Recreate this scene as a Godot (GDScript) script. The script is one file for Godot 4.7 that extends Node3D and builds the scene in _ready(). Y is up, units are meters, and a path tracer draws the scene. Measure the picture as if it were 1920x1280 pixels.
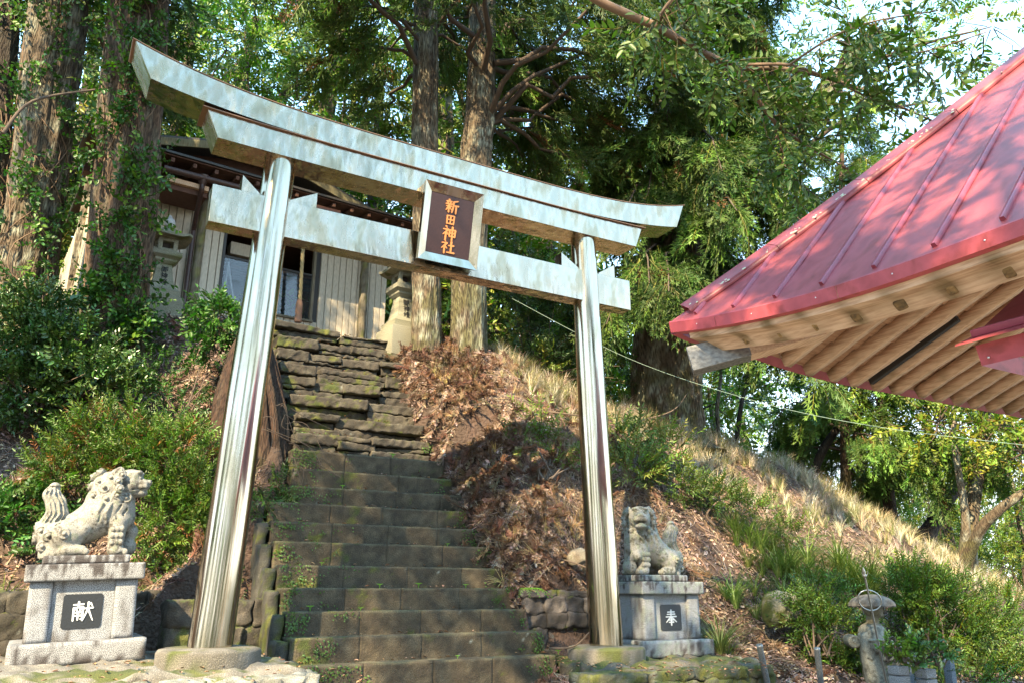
extends Node3D
# A stainless steel shrine gate before a mossy stairway, with guardian lions, a hall on the hill and a red roofed pavilion.
# Axes: x runs along the gate to the right, -z goes into the hill, y is up; metres.

const EYE := Vector3(0, 0.5, 0)
const FOCAL := 1493.0            # focal length of the photograph in its own pixels (1920 wide)
const YAW := 30.0
const PITCH := 17.404
var used := {}
var M := {}
var ns := FastNoiseLite.new()
var nf := FastNoiseLite.new()
var hg := PackedFloat32Array()   # terrain heights
const HX0 := -16.0
const HZ0 := -42.0
const HS := 0.25
const HNX := 200
const HNZ := 160


# ---------------------------------------------------------------- mesh collector
class MB:
	var v := PackedVector3Array()
	var uv := PackedVector2Array()
	var c := PackedColorArray()
	var ix := PackedInt32Array()
	var col := Color(1, 1, 1)

	func vert(p: Vector3, t := Vector2.ZERO) -> int:
		v.push_back(p)
		uv.push_back(t)
		c.push_back(col)
		return v.size() - 1

	func tri(a: int, b: int, d: int) -> void:      # counter-clockwise seen from outside
		ix.push_back(a)
		ix.push_back(d)
		ix.push_back(b)

	func quad(a: int, b: int, d: int, e: int) -> void:
		tri(a, b, d)
		tri(a, d, e)

	func face(p: Array, us := 1.0) -> void:
		var k := v.size()
		for i in p.size():
			var q: Vector3 = p[i]
			vert(q, Vector2(q.x + q.z, q.y) * us)
		for i in range(1, p.size() - 1):
			tri(k, k + i, k + i + 1)

	func rows(r: Array, closed := false, flip := false) -> void:   # r: rows of equally many points
		var k := v.size()
		var m: int = r[0].size()
		for j in r.size():
			for i in m:
				vert(r[j][i], Vector2(float(i) / m, float(j) / r.size()))
		for j in r.size() - 1:
			for i in (m if closed else m - 1):
				var a := k + j * m + i
				var b := k + j * m + (i + 1) % m
				if flip:
					quad(a, a + m, b + m, b)
				else:
					quad(a, b, b + m, a + m)

	func tube(p: PackedVector3Array, rad: PackedFloat32Array, sides := 8, cap := true) -> void:
		var k := v.size()
		var n := p.size()
		var t := (p[1] - p[0]).normalized()
		var u := t.cross(Vector3.UP if absf(t.y) < 0.9 else Vector3.RIGHT).normalized()
		var run := 0.0
		for j in n:
			var t2 := (p[mini(j + 1, n - 1)] - p[maxi(j - 1, 0)]).normalized()
			u = (u - t2 * u.dot(t2)).normalized()
			var w := t2.cross(u)
			if j > 0:
				run += p[j].distance_to(p[j - 1])
			for i in sides:
				var a := TAU * i / sides
				vert(p[j] + (u * cos(a) + w * sin(a)) * rad[j], Vector2(float(i) / sides, run))
		for j in n - 1:
			for i in sides:
				var a := k + j * sides + i
				var b := k + j * sides + (i + 1) % sides
				quad(a, b, b + sides, a + sides)
		if cap:
			for e in [0, n - 1]:
				var q := v.size()
				vert(p[e])
				for i in sides:
					vert(v[k + e * sides + i])
				for i in sides:
					if e == 0:
						tri(q, q + 1 + (i + 1) % sides, q + 1 + i)
					else:
						tri(q, q + 1 + i, q + 1 + (i + 1) % sides)

	func rod(a: Vector3, b: Vector3, r: float, sides := 8) -> void:
		tube(PackedVector3Array([a, b]), PackedFloat32Array([r, r]), sides)

	func box(xf: Transform3D, s: Vector3, bev := 0.004) -> void:
		var h := s * 0.5
		bev = minf(bev, minf(h.x, minf(h.y, h.z)) * 0.6)
		var id := {}
		for ax in 3:
			for sg in [-1.0, 1.0]:
				for a in [-1.0, 1.0]:
					for b in [-1.0, 1.0]:
						var q := Vector3.ZERO
						var a1 := (ax + 1) % 3
						var a2 := (ax + 2) % 3
						q[ax] = sg * h[ax]
						q[a1] = a * (h[a1] - bev)
						q[a2] = b * (h[a2] - bev)
						id[[ax, sg, a, b]] = vert(xf * q, Vector2(q[a1], q[a2]))
		for ax in 3:
			for sg in [-1.0, 1.0]:
				var q := [id[[ax, sg, -1.0, -1.0]], id[[ax, sg, 1.0, -1.0]], id[[ax, sg, 1.0, 1.0]], id[[ax, sg, -1.0, 1.0]]]
				if sg < 0:
					q.reverse()
				quad(q[0], q[1], q[2], q[3])
		for ax in 3:                                # edges parallel to axis ax
			var a1 := (ax + 1) % 3
			var a2 := (ax + 2) % 3
			for s1 in [-1.0, 1.0]:
				for s2 in [-1.0, 1.0]:
					# face a1 has params (a2, ax); face a2 has params (ax, a1)
					var p0: int = id[[a1, s1, s2, -1.0]]
					var p1: int = id[[a1, s1, s2, 1.0]]
					var q0: int = id[[a2, s2, -1.0, s1]]
					var q1: int = id[[a2, s2, 1.0, s1]]
					if s1 * s2 > 0:
						quad(p0, q0, q1, p1)
					else:
						quad(p0, p1, q1, q0)
		for sx in [-1.0, 1.0]:
			for sy in [-1.0, 1.0]:
				for sz in [-1.0, 1.0]:
					var p: int = id[[0, sx, sy, sz]]
					var q: int = id[[1, sy, sz, sx]]
					var r: int = id[[2, sz, sx, sy]]
					if sx * sy * sz > 0:
						tri(p, q, r)
					else:
						tri(p, r, q)

	func bx(lo: Vector3, hi: Vector3, bev := 0.004) -> void:
		box(Transform3D(Basis(), (lo + hi) * 0.5), hi - lo, bev)

	func lathe(prof: Array, sides: int, xf := Transform3D(), sq := 0.0) -> void:   # prof: [r, y]; sides 4/6 make prisms
		var rr := []
		var flat := sides <= 8
		for j in prof.size():
			var row := PackedVector3Array()
			for i in sides:
				var a := TAU * (i + sq) / sides
				row.push_back(xf * Vector3(cos(a) * prof[j][0], prof[j][1], -sin(a) * prof[j][0]))
			rr.push_back(row)
		if not flat:
			rows(rr, true)
		else:
			for j in rr.size() - 1:
				for i in sides:
					var b := (i + 1) % sides
					face([rr[j][i], rr[j][b], rr[j + 1][b], rr[j + 1][i]])
		for e in [0, prof.size() - 1]:
			if prof[e][0] > 0.0005:
				var pts := []
				for i in sides:
					pts.push_back(rr[e][i if e > 0 else sides - 1 - i])
				face(pts)

	func prism(poly: PackedVector2Array, depth: float, xf: Transform3D) -> void:   # front at z = +depth/2
		if Geometry2D.is_polygon_clockwise(poly):
			poly.reverse()
		var t := Geometry2D.triangulate_polygon(poly)
		for sg in [1.0, -1.0]:
			var k := v.size()
			for p in poly:
				vert(xf * Vector3(p.x, p.y, sg * depth * 0.5), p)
			for i in range(0, t.size(), 3):
				var q := [t[i], t[i + 1], t[i + 2]]
				if (poly[q[1]] - poly[q[0]]).cross(poly[q[2]] - poly[q[0]]) < 0:
					q.reverse()
				if sg > 0:
					tri(k + q[0], k + q[1], k + q[2])
				else:
					tri(k + q[0], k + q[2], k + q[1])
		for i in poly.size():
			var a := poly[i]
			var b := poly[(i + 1) % poly.size()]
			var d := depth * 0.5
			face([xf * Vector3(a.x, a.y, -d), xf * Vector3(b.x, b.y, -d), xf * Vector3(b.x, b.y, d), xf * Vector3(a.x, a.y, d)])

	# box of subdivided faces, moved by a vector noise (no cracks), coloured per vertex by paint(point, normal)
	func sbox(lo: Vector3, hi: Vector3, step: float, amp: float, nz: FastNoiseLite, paint: Callable, xf := Transform3D(), rnd := 0.0, fq := 5.0) -> void:
		var s := hi - lo
		var mid := (lo + hi) * 0.5
		for ax in 3:
			var a1 := (ax + 1) % 3
			var a2 := (ax + 2) % 3
			var n1 := maxi(1, int(round(s[a1] / step)))
			var n2 := maxi(1, int(round(s[a2] / step)))
			for sg in [-1.0, 1.0]:
				var k := v.size()
				var nn := Vector3.ZERO
				nn[ax] = sg
				for j in n2 + 1:
					for i in n1 + 1:
						var q := Vector3.ZERO
						q[ax] = lo[ax] if sg < 0 else hi[ax]
						q[a1] = lo[a1] + s[a1] * i / n1
						q[a2] = lo[a2] + s[a2] * j / n2
						if rnd > 0.0:                # round the edges
							var lo2 := lo + Vector3.ONE * rnd
							var hi2 := hi - Vector3.ONE * rnd
							var core := q.clamp(lo2.min(mid), hi2.max(mid))
							var dd := q - core
							if dd.length() > rnd:
								q = core + dd.normalized() * rnd
						var w := xf * q
						if amp > 0.0:
							var e := w * fq
							w += Vector3(nz.get_noise_3dv(e), nz.get_noise_3dv(e + Vector3(31, 7, 3)), nz.get_noise_3dv(e + Vector3(5, 77, 19))) * amp
						col = paint.call(w, xf.basis * nn)
						vert(w, Vector2(q[a1], q[a2]))
				for j in n2:
					for i in n1:
						var a := k + j * (n1 + 1) + i
						if sg > 0:
							quad(a, a + 1, a + n1 + 2, a + n1 + 1)
						else:
							quad(a, a + n1 + 1, a + n1 + 2, a + 1)
		col = Color(1, 1, 1)

	func add(o: MB, xf: Transform3D) -> void:
		var k := v.size()
		for i in o.v.size():
			v.push_back(xf * o.v[i])
			uv.push_back(o.uv[i])
			c.push_back(o.c[i])
		for i in o.ix:
			ix.push_back(i + k)

	func build(weld := 0.0) -> ArrayMesh:
		var n := PackedVector3Array()
		n.resize(v.size())
		for i in range(0, ix.size(), 3):
			var a := ix[i]
			var b := ix[i + 1]
			var d := ix[i + 2]
			var f := (v[d] - v[a]).cross(v[b] - v[a])
			n[a] += f
			n[b] += f
			n[d] += f
		if weld > 0.0:                              # share normals of points that coincide
			var at := {}
			for i in v.size():
				var key := Vector3i((v[i] / weld).round())
				at[key] = at.get(key, Vector3.ZERO) + n[i]
			for i in v.size():
				n[i] = at[Vector3i((v[i] / weld).round())]
		for i in n.size():
			n[i] = n[i].normalized() if n[i].length_squared() > 1e-20 else Vector3.UP
		var arr := []
		arr.resize(Mesh.ARRAY_MAX)
		arr[Mesh.ARRAY_VERTEX] = v
		arr[Mesh.ARRAY_NORMAL] = n
		arr[Mesh.ARRAY_TEX_UV] = uv
		arr[Mesh.ARRAY_COLOR] = c
		arr[Mesh.ARRAY_INDEX] = ix
		var m := ArrayMesh.new()
		m.add_surface_from_arrays(Mesh.PRIMITIVE_TRIANGLES, arr)
		return m


# ---------------------------------------------------------------- distance field for carved and living shapes
class Field:
	var o: Vector3
	var s: float
	var nx: int
	var ny: int
	var nz: int
	var d := PackedFloat32Array()

	func _init(lo: Vector3, hi: Vector3, cell: float) -> void:
		o = lo
		s = cell
		nx = int((hi.x - lo.x) / cell) + 2
		ny = int((hi.y - lo.y) / cell) + 2
		nz = int((hi.z - lo.z) / cell) + 2
		d.resize(nx * ny * nz)
		d.fill(0.5)

	func put(i: int, q: float, k: float, cut: bool) -> void:
		var a := d[i]
		if cut:
			q = -q
			var h := maxf(k - absf(a - q), 0.0) / k
			d[i] = maxf(a, q) + h * h * k * 0.25
		else:
			var h := maxf(k - absf(a - q), 0.0) / k
			d[i] = minf(a, q) - h * h * k * 0.25

	func cap(a: Vector3, b: Vector3, ra: float, rb: float, k := 0.02, cut := false) -> void:
		var m := k + 2.5 * s
		var lo := a.min(b) - Vector3.ONE * (maxf(ra, rb) + m)
		var hi := a.max(b) + Vector3.ONE * (maxf(ra, rb) + m)
		var ab := b - a
		var l2 := maxf(ab.length_squared(), 1e-9)
		for z in range(maxi(0, int((lo.z - o.z) / s)), mini(nz, int((hi.z - o.z) / s) + 1)):
			for y in range(maxi(0, int((lo.y - o.y) / s)), mini(ny, int((hi.y - o.y) / s) + 1)):
				var row := (z * ny + y) * nx
				for x in range(maxi(0, int((lo.x - o.x) / s)), mini(nx, int((hi.x - o.x) / s) + 1)):
					var p := o + Vector3(x, y, z) * s - a
					var t := clampf(p.dot(ab) / l2, 0.0, 1.0)
					put(row + x, (p - ab * t).length() - lerpf(ra, rb, t), k, cut)

	func ell(c: Vector3, r: Vector3, k := 0.02, bs := Basis(), cut := false) -> void:
		var big := maxf(r.x, maxf(r.y, r.z))
		var sm := minf(r.x, minf(r.y, r.z))
		var m := big + k + 2.5 * s
		var inv := bs.inverse()
		for z in range(maxi(0, int((c.z - m - o.z) / s)), mini(nz, int((c.z + m - o.z) / s) + 1)):
			for y in range(maxi(0, int((c.y - m - o.y) / s)), mini(ny, int((c.y + m - o.y) / s) + 1)):
				var row := (z * ny + y) * nx
				for x in range(maxi(0, int((c.x - m - o.x) / s)), mini(nx, int((c.x + m - o.x) / s) + 1)):
					var p := inv * (o + Vector3(x, y, z) * s - c)
					var q := p / r
					var k0 := q.length()
					var k1 := (q / r).length()
					var e := (k0 * (k0 - 1.0) / k1) if k1 > 1e-6 else -sm
					put(row + x, e, k, cut)

	func slab(c: Vector3, h: Vector3, rnd: float, k := 0.01, bs := Basis(), cut := false) -> void:     # rounded box
		var m := h.length() + k + 2.5 * s
		var inv := bs.inverse()
		var hh := h - Vector3.ONE * rnd
		for z in range(maxi(0, int((c.z - m - o.z) / s)), mini(nz, int((c.z + m - o.z) / s) + 1)):
			for y in range(maxi(0, int((c.y - m - o.y) / s)), mini(ny, int((c.y + m - o.y) / s) + 1)):
				var row := (z * ny + y) * nx
				for x in range(maxi(0, int((c.x - m - o.x) / s)), mini(nx, int((c.x + m - o.x) / s) + 1)):
					var q := (inv * (o + Vector3(x, y, z) * s - c)).abs() - hh
					put(row + x, q.max(Vector3.ZERO).length() + minf(maxf(q.x, maxf(q.y, q.z)), 0.0) - rnd, k, cut)

	func path(pts: Array, r0: float, r1: float, k := 0.01, cut := false) -> void:
		for i in pts.size() - 1:
			var t0 := float(i) / (pts.size() - 1)
			var t1 := float(i + 1) / (pts.size() - 1)
			cap(pts[i], pts[i + 1], lerpf(r0, r1, t0), lerpf(r0, r1, t1), k, cut)

	func into(mb: MB) -> void:
		var id := {}
		var plane := nx * ny
		for z in nz - 1:
			for y in ny - 1:
				for x in nx - 1:
					var i := z * plane + y * nx + x
					var a := d[i]
					var f := [a, d[i + 1], d[i + nx], d[i + nx + 1], d[i + plane], d[i + plane + 1], d[i + plane + nx], d[i + plane + nx + 1]]
					var neg := 0
					for q in f:
						if q < 0.0:
							neg += 1
					if neg == 0 or neg == 8:
						continue
					var sum := Vector3.ZERO
					var n := 0
					for e in EDGES:
						var f0: float = f[e[0]]
						var f1: float = f[e[1]]
						if (f0 < 0.0) != (f1 < 0.0):
							var t := f0 / (f0 - f1)
							sum += CORN[e[0]].lerp(CORN[e[1]], t)
							n += 1
					id[i] = mb.vert(o + (Vector3(x, y, z) + sum / n) * s)
		for i in id:
			var z: int = i / plane
			var y: int = (i % plane) / nx
			var x: int = i % nx
			if x == 0 or y == 0 or z == 0:
				continue
			for ax in 3:
				var st: int = [1, nx, plane][ax]
				var s1: int = [nx, plane, 1][ax]
				var s2: int = [plane, 1, nx][ax]
				var ins: bool = d[i] < 0.0
				if ins == (d[i + st] < 0.0):
					continue
				if not (id.has(i - s1) and id.has(i - s2) and id.has(i - s1 - s2)):
					continue
				if ins:
					mb.quad(id[i], id[i - s1], id[i - s1 - s2], id[i - s2])
				else:
					mb.quad(id[i], id[i - s2], id[i - s1 - s2], id[i - s1])

	const CORN: Array[Vector3] = [Vector3(0, 0, 0), Vector3(1, 0, 0), Vector3(0, 1, 0), Vector3(1, 1, 0), Vector3(0, 0, 1), Vector3(1, 0, 1), Vector3(0, 1, 1), Vector3(1, 1, 1)]
	const EDGES := [[0, 1], [2, 3], [4, 5], [6, 7], [0, 2], [1, 3], [4, 6], [5, 7], [0, 4], [1, 5], [2, 6], [3, 7]]


# ---------------------------------------------------------------- naming
func numbered(called: String) -> String:
	if not used.has(called):
		used[called] = 0
		return called
	used[called] += 1
	return "%s_%03d" % [called, used[called]]

func tag(o: Node, label := "", category := "", group := "", kind := "") -> Node:
	if label:
		o.set_meta("label", label)
	if category:
		o.set_meta("category", category)
	if group:
		o.set_meta("group", group)
	if kind:
		o.set_meta("kind", kind)
	return o

func thing(called: String, at: Vector3, label: String, category: String, group := "") -> Node3D:
	var o := Node3D.new()
	o.name = numbered(called)
	add_child(o)
	o.position = at
	tag(o, label, category, group)
	return o

# parts are modelled in world coordinates; put() moves them under their parent's own axes
func put(called: String, m, mat: Material, parent: Node = null, weld := 0.0) -> MeshInstance3D:
	var o := MeshInstance3D.new()
	if m is MB:
		m = m.build(weld)
	o.mesh = m
	o.material_override = mat
	if parent == null:
		o.name = numbered(called)
		add_child(o)
	else:
		var n := called
		var k := 0
		while parent.has_node(n):
			k += 1
			n = "%s_%03d" % [called, k]
		o.name = n
		parent.add_child(o)
		var t := Transform3D()
		var p := parent
		while p is Node3D and p != self:
			t = p.transform * t
			p = p.get_parent()
		o.transform = t.affine_inverse()
	return o

func own(called: String, m, mat: Material, parent: Node, xf := Transform3D()) -> MeshInstance3D:   # a part given in its parent's axes
	var o := put(called, m, mat, parent)
	o.transform = xf
	return o

func many(called: String, mesh: Mesh, mat: Material, xs: Array, cs: Array, parent: Node = null) -> MultiMeshInstance3D:
	var mm := MultiMesh.new()
	mm.transform_format = MultiMesh.TRANSFORM_3D
	mm.use_colors = cs.size() > 0
	mm.mesh = mesh
	mm.instance_count = xs.size()
	for i in xs.size():
		mm.set_instance_transform(i, xs[i])
		if cs.size() > 0:
			mm.set_instance_color(i, cs[i])
	var o := MultiMeshInstance3D.new()
	o.multimesh = mm
	o.material_override = mat
	o.set_meta("kind", "stuff")
	if parent == null:
		o.name = numbered(called)
		add_child(o)
	else:
		var n := called
		var k := 0
		while parent.has_node(n):
			k += 1
			n = "%s_%03d" % [called, k]
		o.name = n
		parent.add_child(o)
		o.transform = Transform3D(Basis(), -(parent as Node3D).position) if parent.get_parent() == self else Transform3D()
	return o

func spot(px: float, py: float, depth: float) -> Vector3:     # a point read off the photograph, at its own distance
	var a := deg_to_rad(YAW)
	var p := deg_to_rad(PITCH)
	var right := Vector3(cos(a), 0, sin(a))
	var fw := Vector3(sin(a), 0, -cos(a))
	var f := fw * cos(p) + Vector3.UP * sin(p)
	var u := Vector3.UP * cos(p) - fw * sin(p)
	return EYE + (right * (px - 960.0) / FOCAL + u * (640.0 - py) / FOCAL + f) * depth

func rng(s: int) -> RandomNumberGenerator:
	var r := RandomNumberGenerator.new()
	r.seed = s * 7919 + 13
	return r

func rv(r: RandomNumberGenerator) -> Vector3:                 # random direction
	var z := r.randf_range(-1, 1)
	var a := r.randf() * TAU
	var q := sqrt(1 - z * z)
	return Vector3(q * cos(a), z, q * sin(a))

func facing(dir: Vector3, roll := 0.0, sc := 1.0) -> Basis:   # y along dir
	var y := dir.normalized()
	var x := y.cross(Vector3.FORWARD if absf(y.z) < 0.9 else Vector3.RIGHT).normalized()
	var b := Basis(x, y, x.cross(y))
	return (Basis(y, roll) * b).scaled(Vector3.ONE * sc)

func smooth_path(p: Array, per := 6) -> PackedVector3Array:
	var out := PackedVector3Array()
	for i in p.size() - 1:
		var a: Vector3 = p[maxi(i - 1, 0)]
		var b: Vector3 = p[i]
		var c: Vector3 = p[i + 1]
		var d: Vector3 = p[mini(i + 2, p.size() - 1)]
		for k in per:
			out.push_back(b.cubic_interpolate(c, a, d, float(k) / per))
	out.push_back(p[p.size() - 1])
	return out

func taper(n: int, a: float, b: float) -> PackedFloat32Array:
	var r := PackedFloat32Array()
	for i in n:
		r.push_back(lerpf(a, b, float(i) / (n - 1)))
	return r


func _ready() -> void:
	var cam := Camera3D.new()
	cam.name = "camera"
	cam.fov = 46.406
	cam.near = 0.05
	cam.far = 900.0
	add_child(cam)
	cam.position = EYE
	cam.rotation = Vector3(deg_to_rad(PITCH), deg_to_rad(-YAW), 0)
	cam.current = true
	var env := Environment.new()
	var sky := Sky.new()
	var sm := ProceduralSkyMaterial.new()
	sm.sky_top_color = Color(0.52, 0.70, 0.84)
	sm.sky_horizon_color = Color(0.87, 0.89, 0.88)
	sm.sky_curve = 0.18
	sm.ground_bottom_color = Color(0.25, 0.25, 0.22)
	sm.ground_horizon_color = Color(0.7, 0.75, 0.75)
	sm.sun_angle_max = 12.0
	sm.sky_energy_multiplier = 1.1
	sky.sky_material = sm
	env.background_mode = Environment.BG_SKY
	env.sky = sky
	env.tonemap_mode = Environment.TONE_MAPPER_LINEAR
	env.tonemap_exposure = 4.2
	env.sdfgi_enabled = true
	env.ssao_enabled = true
	env.ssil_enabled = true
	var we := WorldEnvironment.new()
	we.name = "world_environment"
	we.environment = env
	add_child(we)
	var sun := DirectionalLight3D.new()
	sun.name = "sun"
	sun.light_color = Color(1.0, 0.91, 0.74)
	sun.light_energy = 1.4
	sun.light_angular_distance = 0.53
	sun.shadow_enabled = true
	add_child(sun)
	sun.look_at_from_position(Vector3(-0.62, 0.60, 0.50) * 10.0, Vector3.ZERO)
	ns.seed = 5
	ns.frequency = 1.0
	ns.noise_type = FastNoiseLite.TYPE_SIMPLEX
	ns.fractal_type = FastNoiseLite.FRACTAL_NONE
	nf.seed = 9
	nf.frequency = 1.0
	nf.noise_type = FastNoiseLite.TYPE_SIMPLEX
	nf.fractal_octaves = 2
	make_materials()
	mat("sprout", lin(0.14, 0.30, 0.03), 0.5, {"backlight_enabled": true, "backlight": Color(0.5, 0.7, 0.2)})
	var t0 := Time.get_ticks_msec()
	for step in [make_terrain, make_ground, make_stairs, make_walls, make_hall, make_gate, make_all_lions, make_all_lanterns, make_pavilion, make_monk, make_offerings, make_leaves, make_trees, make_ivy, make_bushes, make_grass, make_litter]:
		step.call()
		print(step.get_method(), " ", Time.get_ticks_msec() - t0)

func make_all_lions() -> void:
	var a := make_pedestal(Vector3(0.357, 0.012, -7.09), 0.04, KEN, "granite pedestal of the left lion, black plate with a white character, brown stains", 0.1)
	make_lion(a * Vector3(0.0, 0.746, 0.0), 0.03, 1.0, 0.25, false, "pale carved stone guardian lion on the left pedestal, mouth closed, looking right", Color(0.97, 0.97, 0.95), 0.0)
	var b := make_pedestal(Vector3(5.37, -0.092, -6.54), 0.0, HOU, "lichen spotted granite pedestal of the right lion, black plate with a white character", 0.6)
	make_lion(b * Vector3(0.05, 0.746, 0.0), 0.0, -1.0, 0.95, true, "greenish carved stone guardian lion on the right pedestal, mouth open, facing the viewer", Color(1.12, 1.15, 1.04), 0.25)

func make_all_lanterns() -> void:
	make_lantern(Vector3(0.90, 4.07, -11.0), 0.1, "stone lantern left of the hall front, half hidden by the ivy wrapped cedar", 0.93)
	make_lantern(Vector3(3.99, 3.86, -10.05), 0.1, "stone lantern at the stairway head, half hidden by the slim cedar", 0.93)


# ---------------------------------------------------------------- materials
func tex(s: int, freq: float, stops: Array, oct := 4, size := 512, kind := FastNoiseLite.TYPE_SIMPLEX_SMOOTH, warp := 0.0, normal := false) -> NoiseTexture2D:
	var n := FastNoiseLite.new()
	n.seed = s
	n.noise_type = kind
	n.frequency = freq
	n.fractal_octaves = oct
	n.fractal_type = FastNoiseLite.FRACTAL_FBM if oct > 1 else FastNoiseLite.FRACTAL_NONE
	if kind == FastNoiseLite.TYPE_CELLULAR:
		n.cellular_return_type = FastNoiseLite.RETURN_DISTANCE2_SUB
	if warp > 0.0:
		n.domain_warp_enabled = true
		n.domain_warp_amplitude = warp
		n.domain_warp_frequency = freq * 0.7
	var t := NoiseTexture2D.new()
	t.width = size
	t.height = size
	t.seamless = true
	t.seamless_blend_skirt = 0.15
	t.noise = n
	t.as_normal_map = normal
	if stops.size() > 0:
		var g := Gradient.new()
		var o := PackedFloat32Array()
		var c := PackedColorArray()
		for st in stops:
			o.push_back(st[0])
			c.push_back(st[1])
		g.offsets = o
		g.colors = c
		t.color_ramp = g
	return t

func grey(a: float) -> Color:
	return Color(a, a, a)

func lin(r: float, g: float, b: float) -> Color:
	return Color(r, g, b).linear_to_srgb()

func mat(called: String, color: Color, rough := 0.8, o := {}) -> StandardMaterial3D:
	var m := StandardMaterial3D.new()
	m.resource_name = called
	m.albedo_color = color
	m.roughness = rough
	for k in o:
		m.set(k, o[k])
	M[called] = m
	return m

func tri_mat(called: String, color: Color, rough: float, scale: Vector3, o := {}) -> StandardMaterial3D:
	var m := mat(called, color, rough, o)
	m.uv1_triplanar = true
	m.uv1_world_triplanar = true
	m.uv1_scale = scale
	return m

func make_materials() -> void:
	var speck := tex(1, 0.16, [[0.0, grey(0.25)], [0.38, grey(0.55)], [0.55, grey(0.92)], [1.0, grey(1.0)]], 3)
	var fine := tex(2, 0.08, [[0.0, grey(0.45)], [0.5, grey(0.8)], [1.0, grey(1.0)]], 5)
	var soft := tex(12, 0.06, [[0.0, grey(0.82)], [0.5, grey(0.94)], [1.0, grey(1.0)]], 4)
	var speck2 := tex(13, 0.14, [[0.0, grey(0.5)], [0.5, grey(0.66)], [0.64, grey(0.74)], [0.72, grey(1.0)], [1.0, grey(1.0)]], 3)
	var bump := tex(3, 0.05, [], 5)
	var rough_t := tex(4, 0.012, [[0.0, grey(0.38)], [0.45, grey(0.55)], [0.7, grey(0.85)], [1.0, grey(1.0)]], 5, 512, FastNoiseLite.TYPE_SIMPLEX_SMOOTH, 40.0)
	var patina := tex(5, 0.008, [[0.0, lin(0.58, 0.55, 0.49)], [0.36, lin(0.63, 0.61, 0.56)], [0.48, lin(0.70, 0.69, 0.67)], [0.56, lin(0.70, 0.68, 0.64)], [0.68, lin(0.62, 0.585, 0.50)], [0.85, lin(0.52, 0.475, 0.38)], [1.0, lin(0.56, 0.53, 0.46)]], 6, 512, FastNoiseLite.TYPE_SIMPLEX_SMOOTH, 60.0)
	var dents := tex(6, 0.006, [], 4, 512, FastNoiseLite.TYPE_SIMPLEX_SMOOTH, 30.0)
	tri_mat("steel_sheet", lin(0.68, 0.59, 0.485), 0.34, Vector3(1.1, 0.38, 1.1), {"metallic": 1.0, "albedo_texture": patina, "roughness_texture": rough_t, "heightmap_enabled": true, "heightmap_texture": dents, "heightmap_scale": 1.3})
	tri_mat("steel_pillar", lin(0.76, 0.67, 0.56), 0.22, Vector3(1.6, 0.22, 1.6), {"metallic": 1.0, "albedo_texture": patina, "roughness_texture": rough_t})
	mat("steel_edge", lin(0.23, 0.13, 0.08), 0.5, {"metallic": 0.6})
	tri_mat("plaque_board", lin(0.055, 0.022, 0.02), 0.5, Vector3(6, 0.8, 1), {"albedo_texture": fine})
	mat("plaque_letter", lin(0.50, 0.20, 0.06), 0.5)
	tri_mat("granite", lin(0.40, 0.41, 0.43), 0.75, Vector3(1.6, 1.6, 1.6), {"albedo_texture": speck, "vertex_color_use_as_albedo": true})
	tri_mat("black_granite", lin(0.02, 0.022, 0.026), 0.42, Vector3(2, 2, 2), {"heightmap_enabled": true, "heightmap_texture": bump, "heightmap_scale": 0.12})
	mat("white_letter", lin(0.55, 0.56, 0.57), 0.8)
	mat("dark_letter", lin(0.02, 0.02, 0.02), 0.8)
	tri_mat("carved_stone", lin(0.42, 0.40, 0.36), 0.88, Vector3(2.2, 2.2, 2.2), {"albedo_texture": fine, "vertex_color_use_as_albedo": true, "heightmap_enabled": true, "heightmap_texture": bump, "heightmap_scale": 0.1})
	tri_mat("old_stone", Color(1, 1, 1), 0.9, Vector3(1.8, 1.8, 1.8), {"albedo_texture": speck2, "vertex_color_use_as_albedo": true, "heightmap_enabled": true, "heightmap_texture": bump, "heightmap_scale": 0.4})
	var litter := tex(7, 0.05, [[0.0, lin(0.5, 0.42, 0.36)], [0.45, lin(0.8, 0.68, 0.6)], [0.6, lin(1, 0.9, 0.85)], [1.0, lin(1, 1, 1)]], 5)
	tri_mat("soil", Color(1, 1, 1), 0.95, Vector3(0.8, 0.8, 0.8), {"albedo_texture": litter, "vertex_color_use_as_albedo": true, "heightmap_enabled": true, "heightmap_texture": bump, "heightmap_scale": 3.0})
	var barkt := tex(8, 0.045, [[0.0, lin(0.12, 0.10, 0.09)], [0.38, lin(0.42, 0.38, 0.34)], [0.55, lin(0.95, 0.9, 0.85)], [1.0, lin(1.2, 1.15, 1.1)]], 4)
	tri_mat("bark", Color(1, 1, 1), 0.92, Vector3(2.2, 0.28, 2.2), {"albedo_texture": barkt, "vertex_color_use_as_albedo": true, "heightmap_enabled": true, "heightmap_texture": barkt, "heightmap_scale": 3.5})
	var grain := tex(9, 0.02, [[0.0, lin(0.55, 0.42, 0.33)], [0.4, lin(0.8, 0.72, 0.66)], [0.6, lin(1, 0.96, 0.92)], [1.0, lin(1, 1, 1)]], 4)
	tri_mat("rafter_wood", lin(0.64, 0.45, 0.31), 0.75, Vector3(7, 7, 0.5), {"albedo_texture": grain, "vertex_color_use_as_albedo": true})
	tri_mat("board_wood", lin(0.50, 0.305, 0.195), 0.75, Vector3(0.5, 5, 6), {"albedo_texture": grain, "vertex_color_use_as_albedo": true})
	tri_mat("post_wood", lin(0.20, 0.18, 0.13), 0.85, Vector3(6, 0.5, 6), {"albedo_texture": grain, "vertex_color_use_as_albedo": true})
	tri_mat("dark_wood", lin(0.10, 0.045, 0.028), 0.8, Vector3(1, 4, 4), {"albedo_texture": grain})
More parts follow.
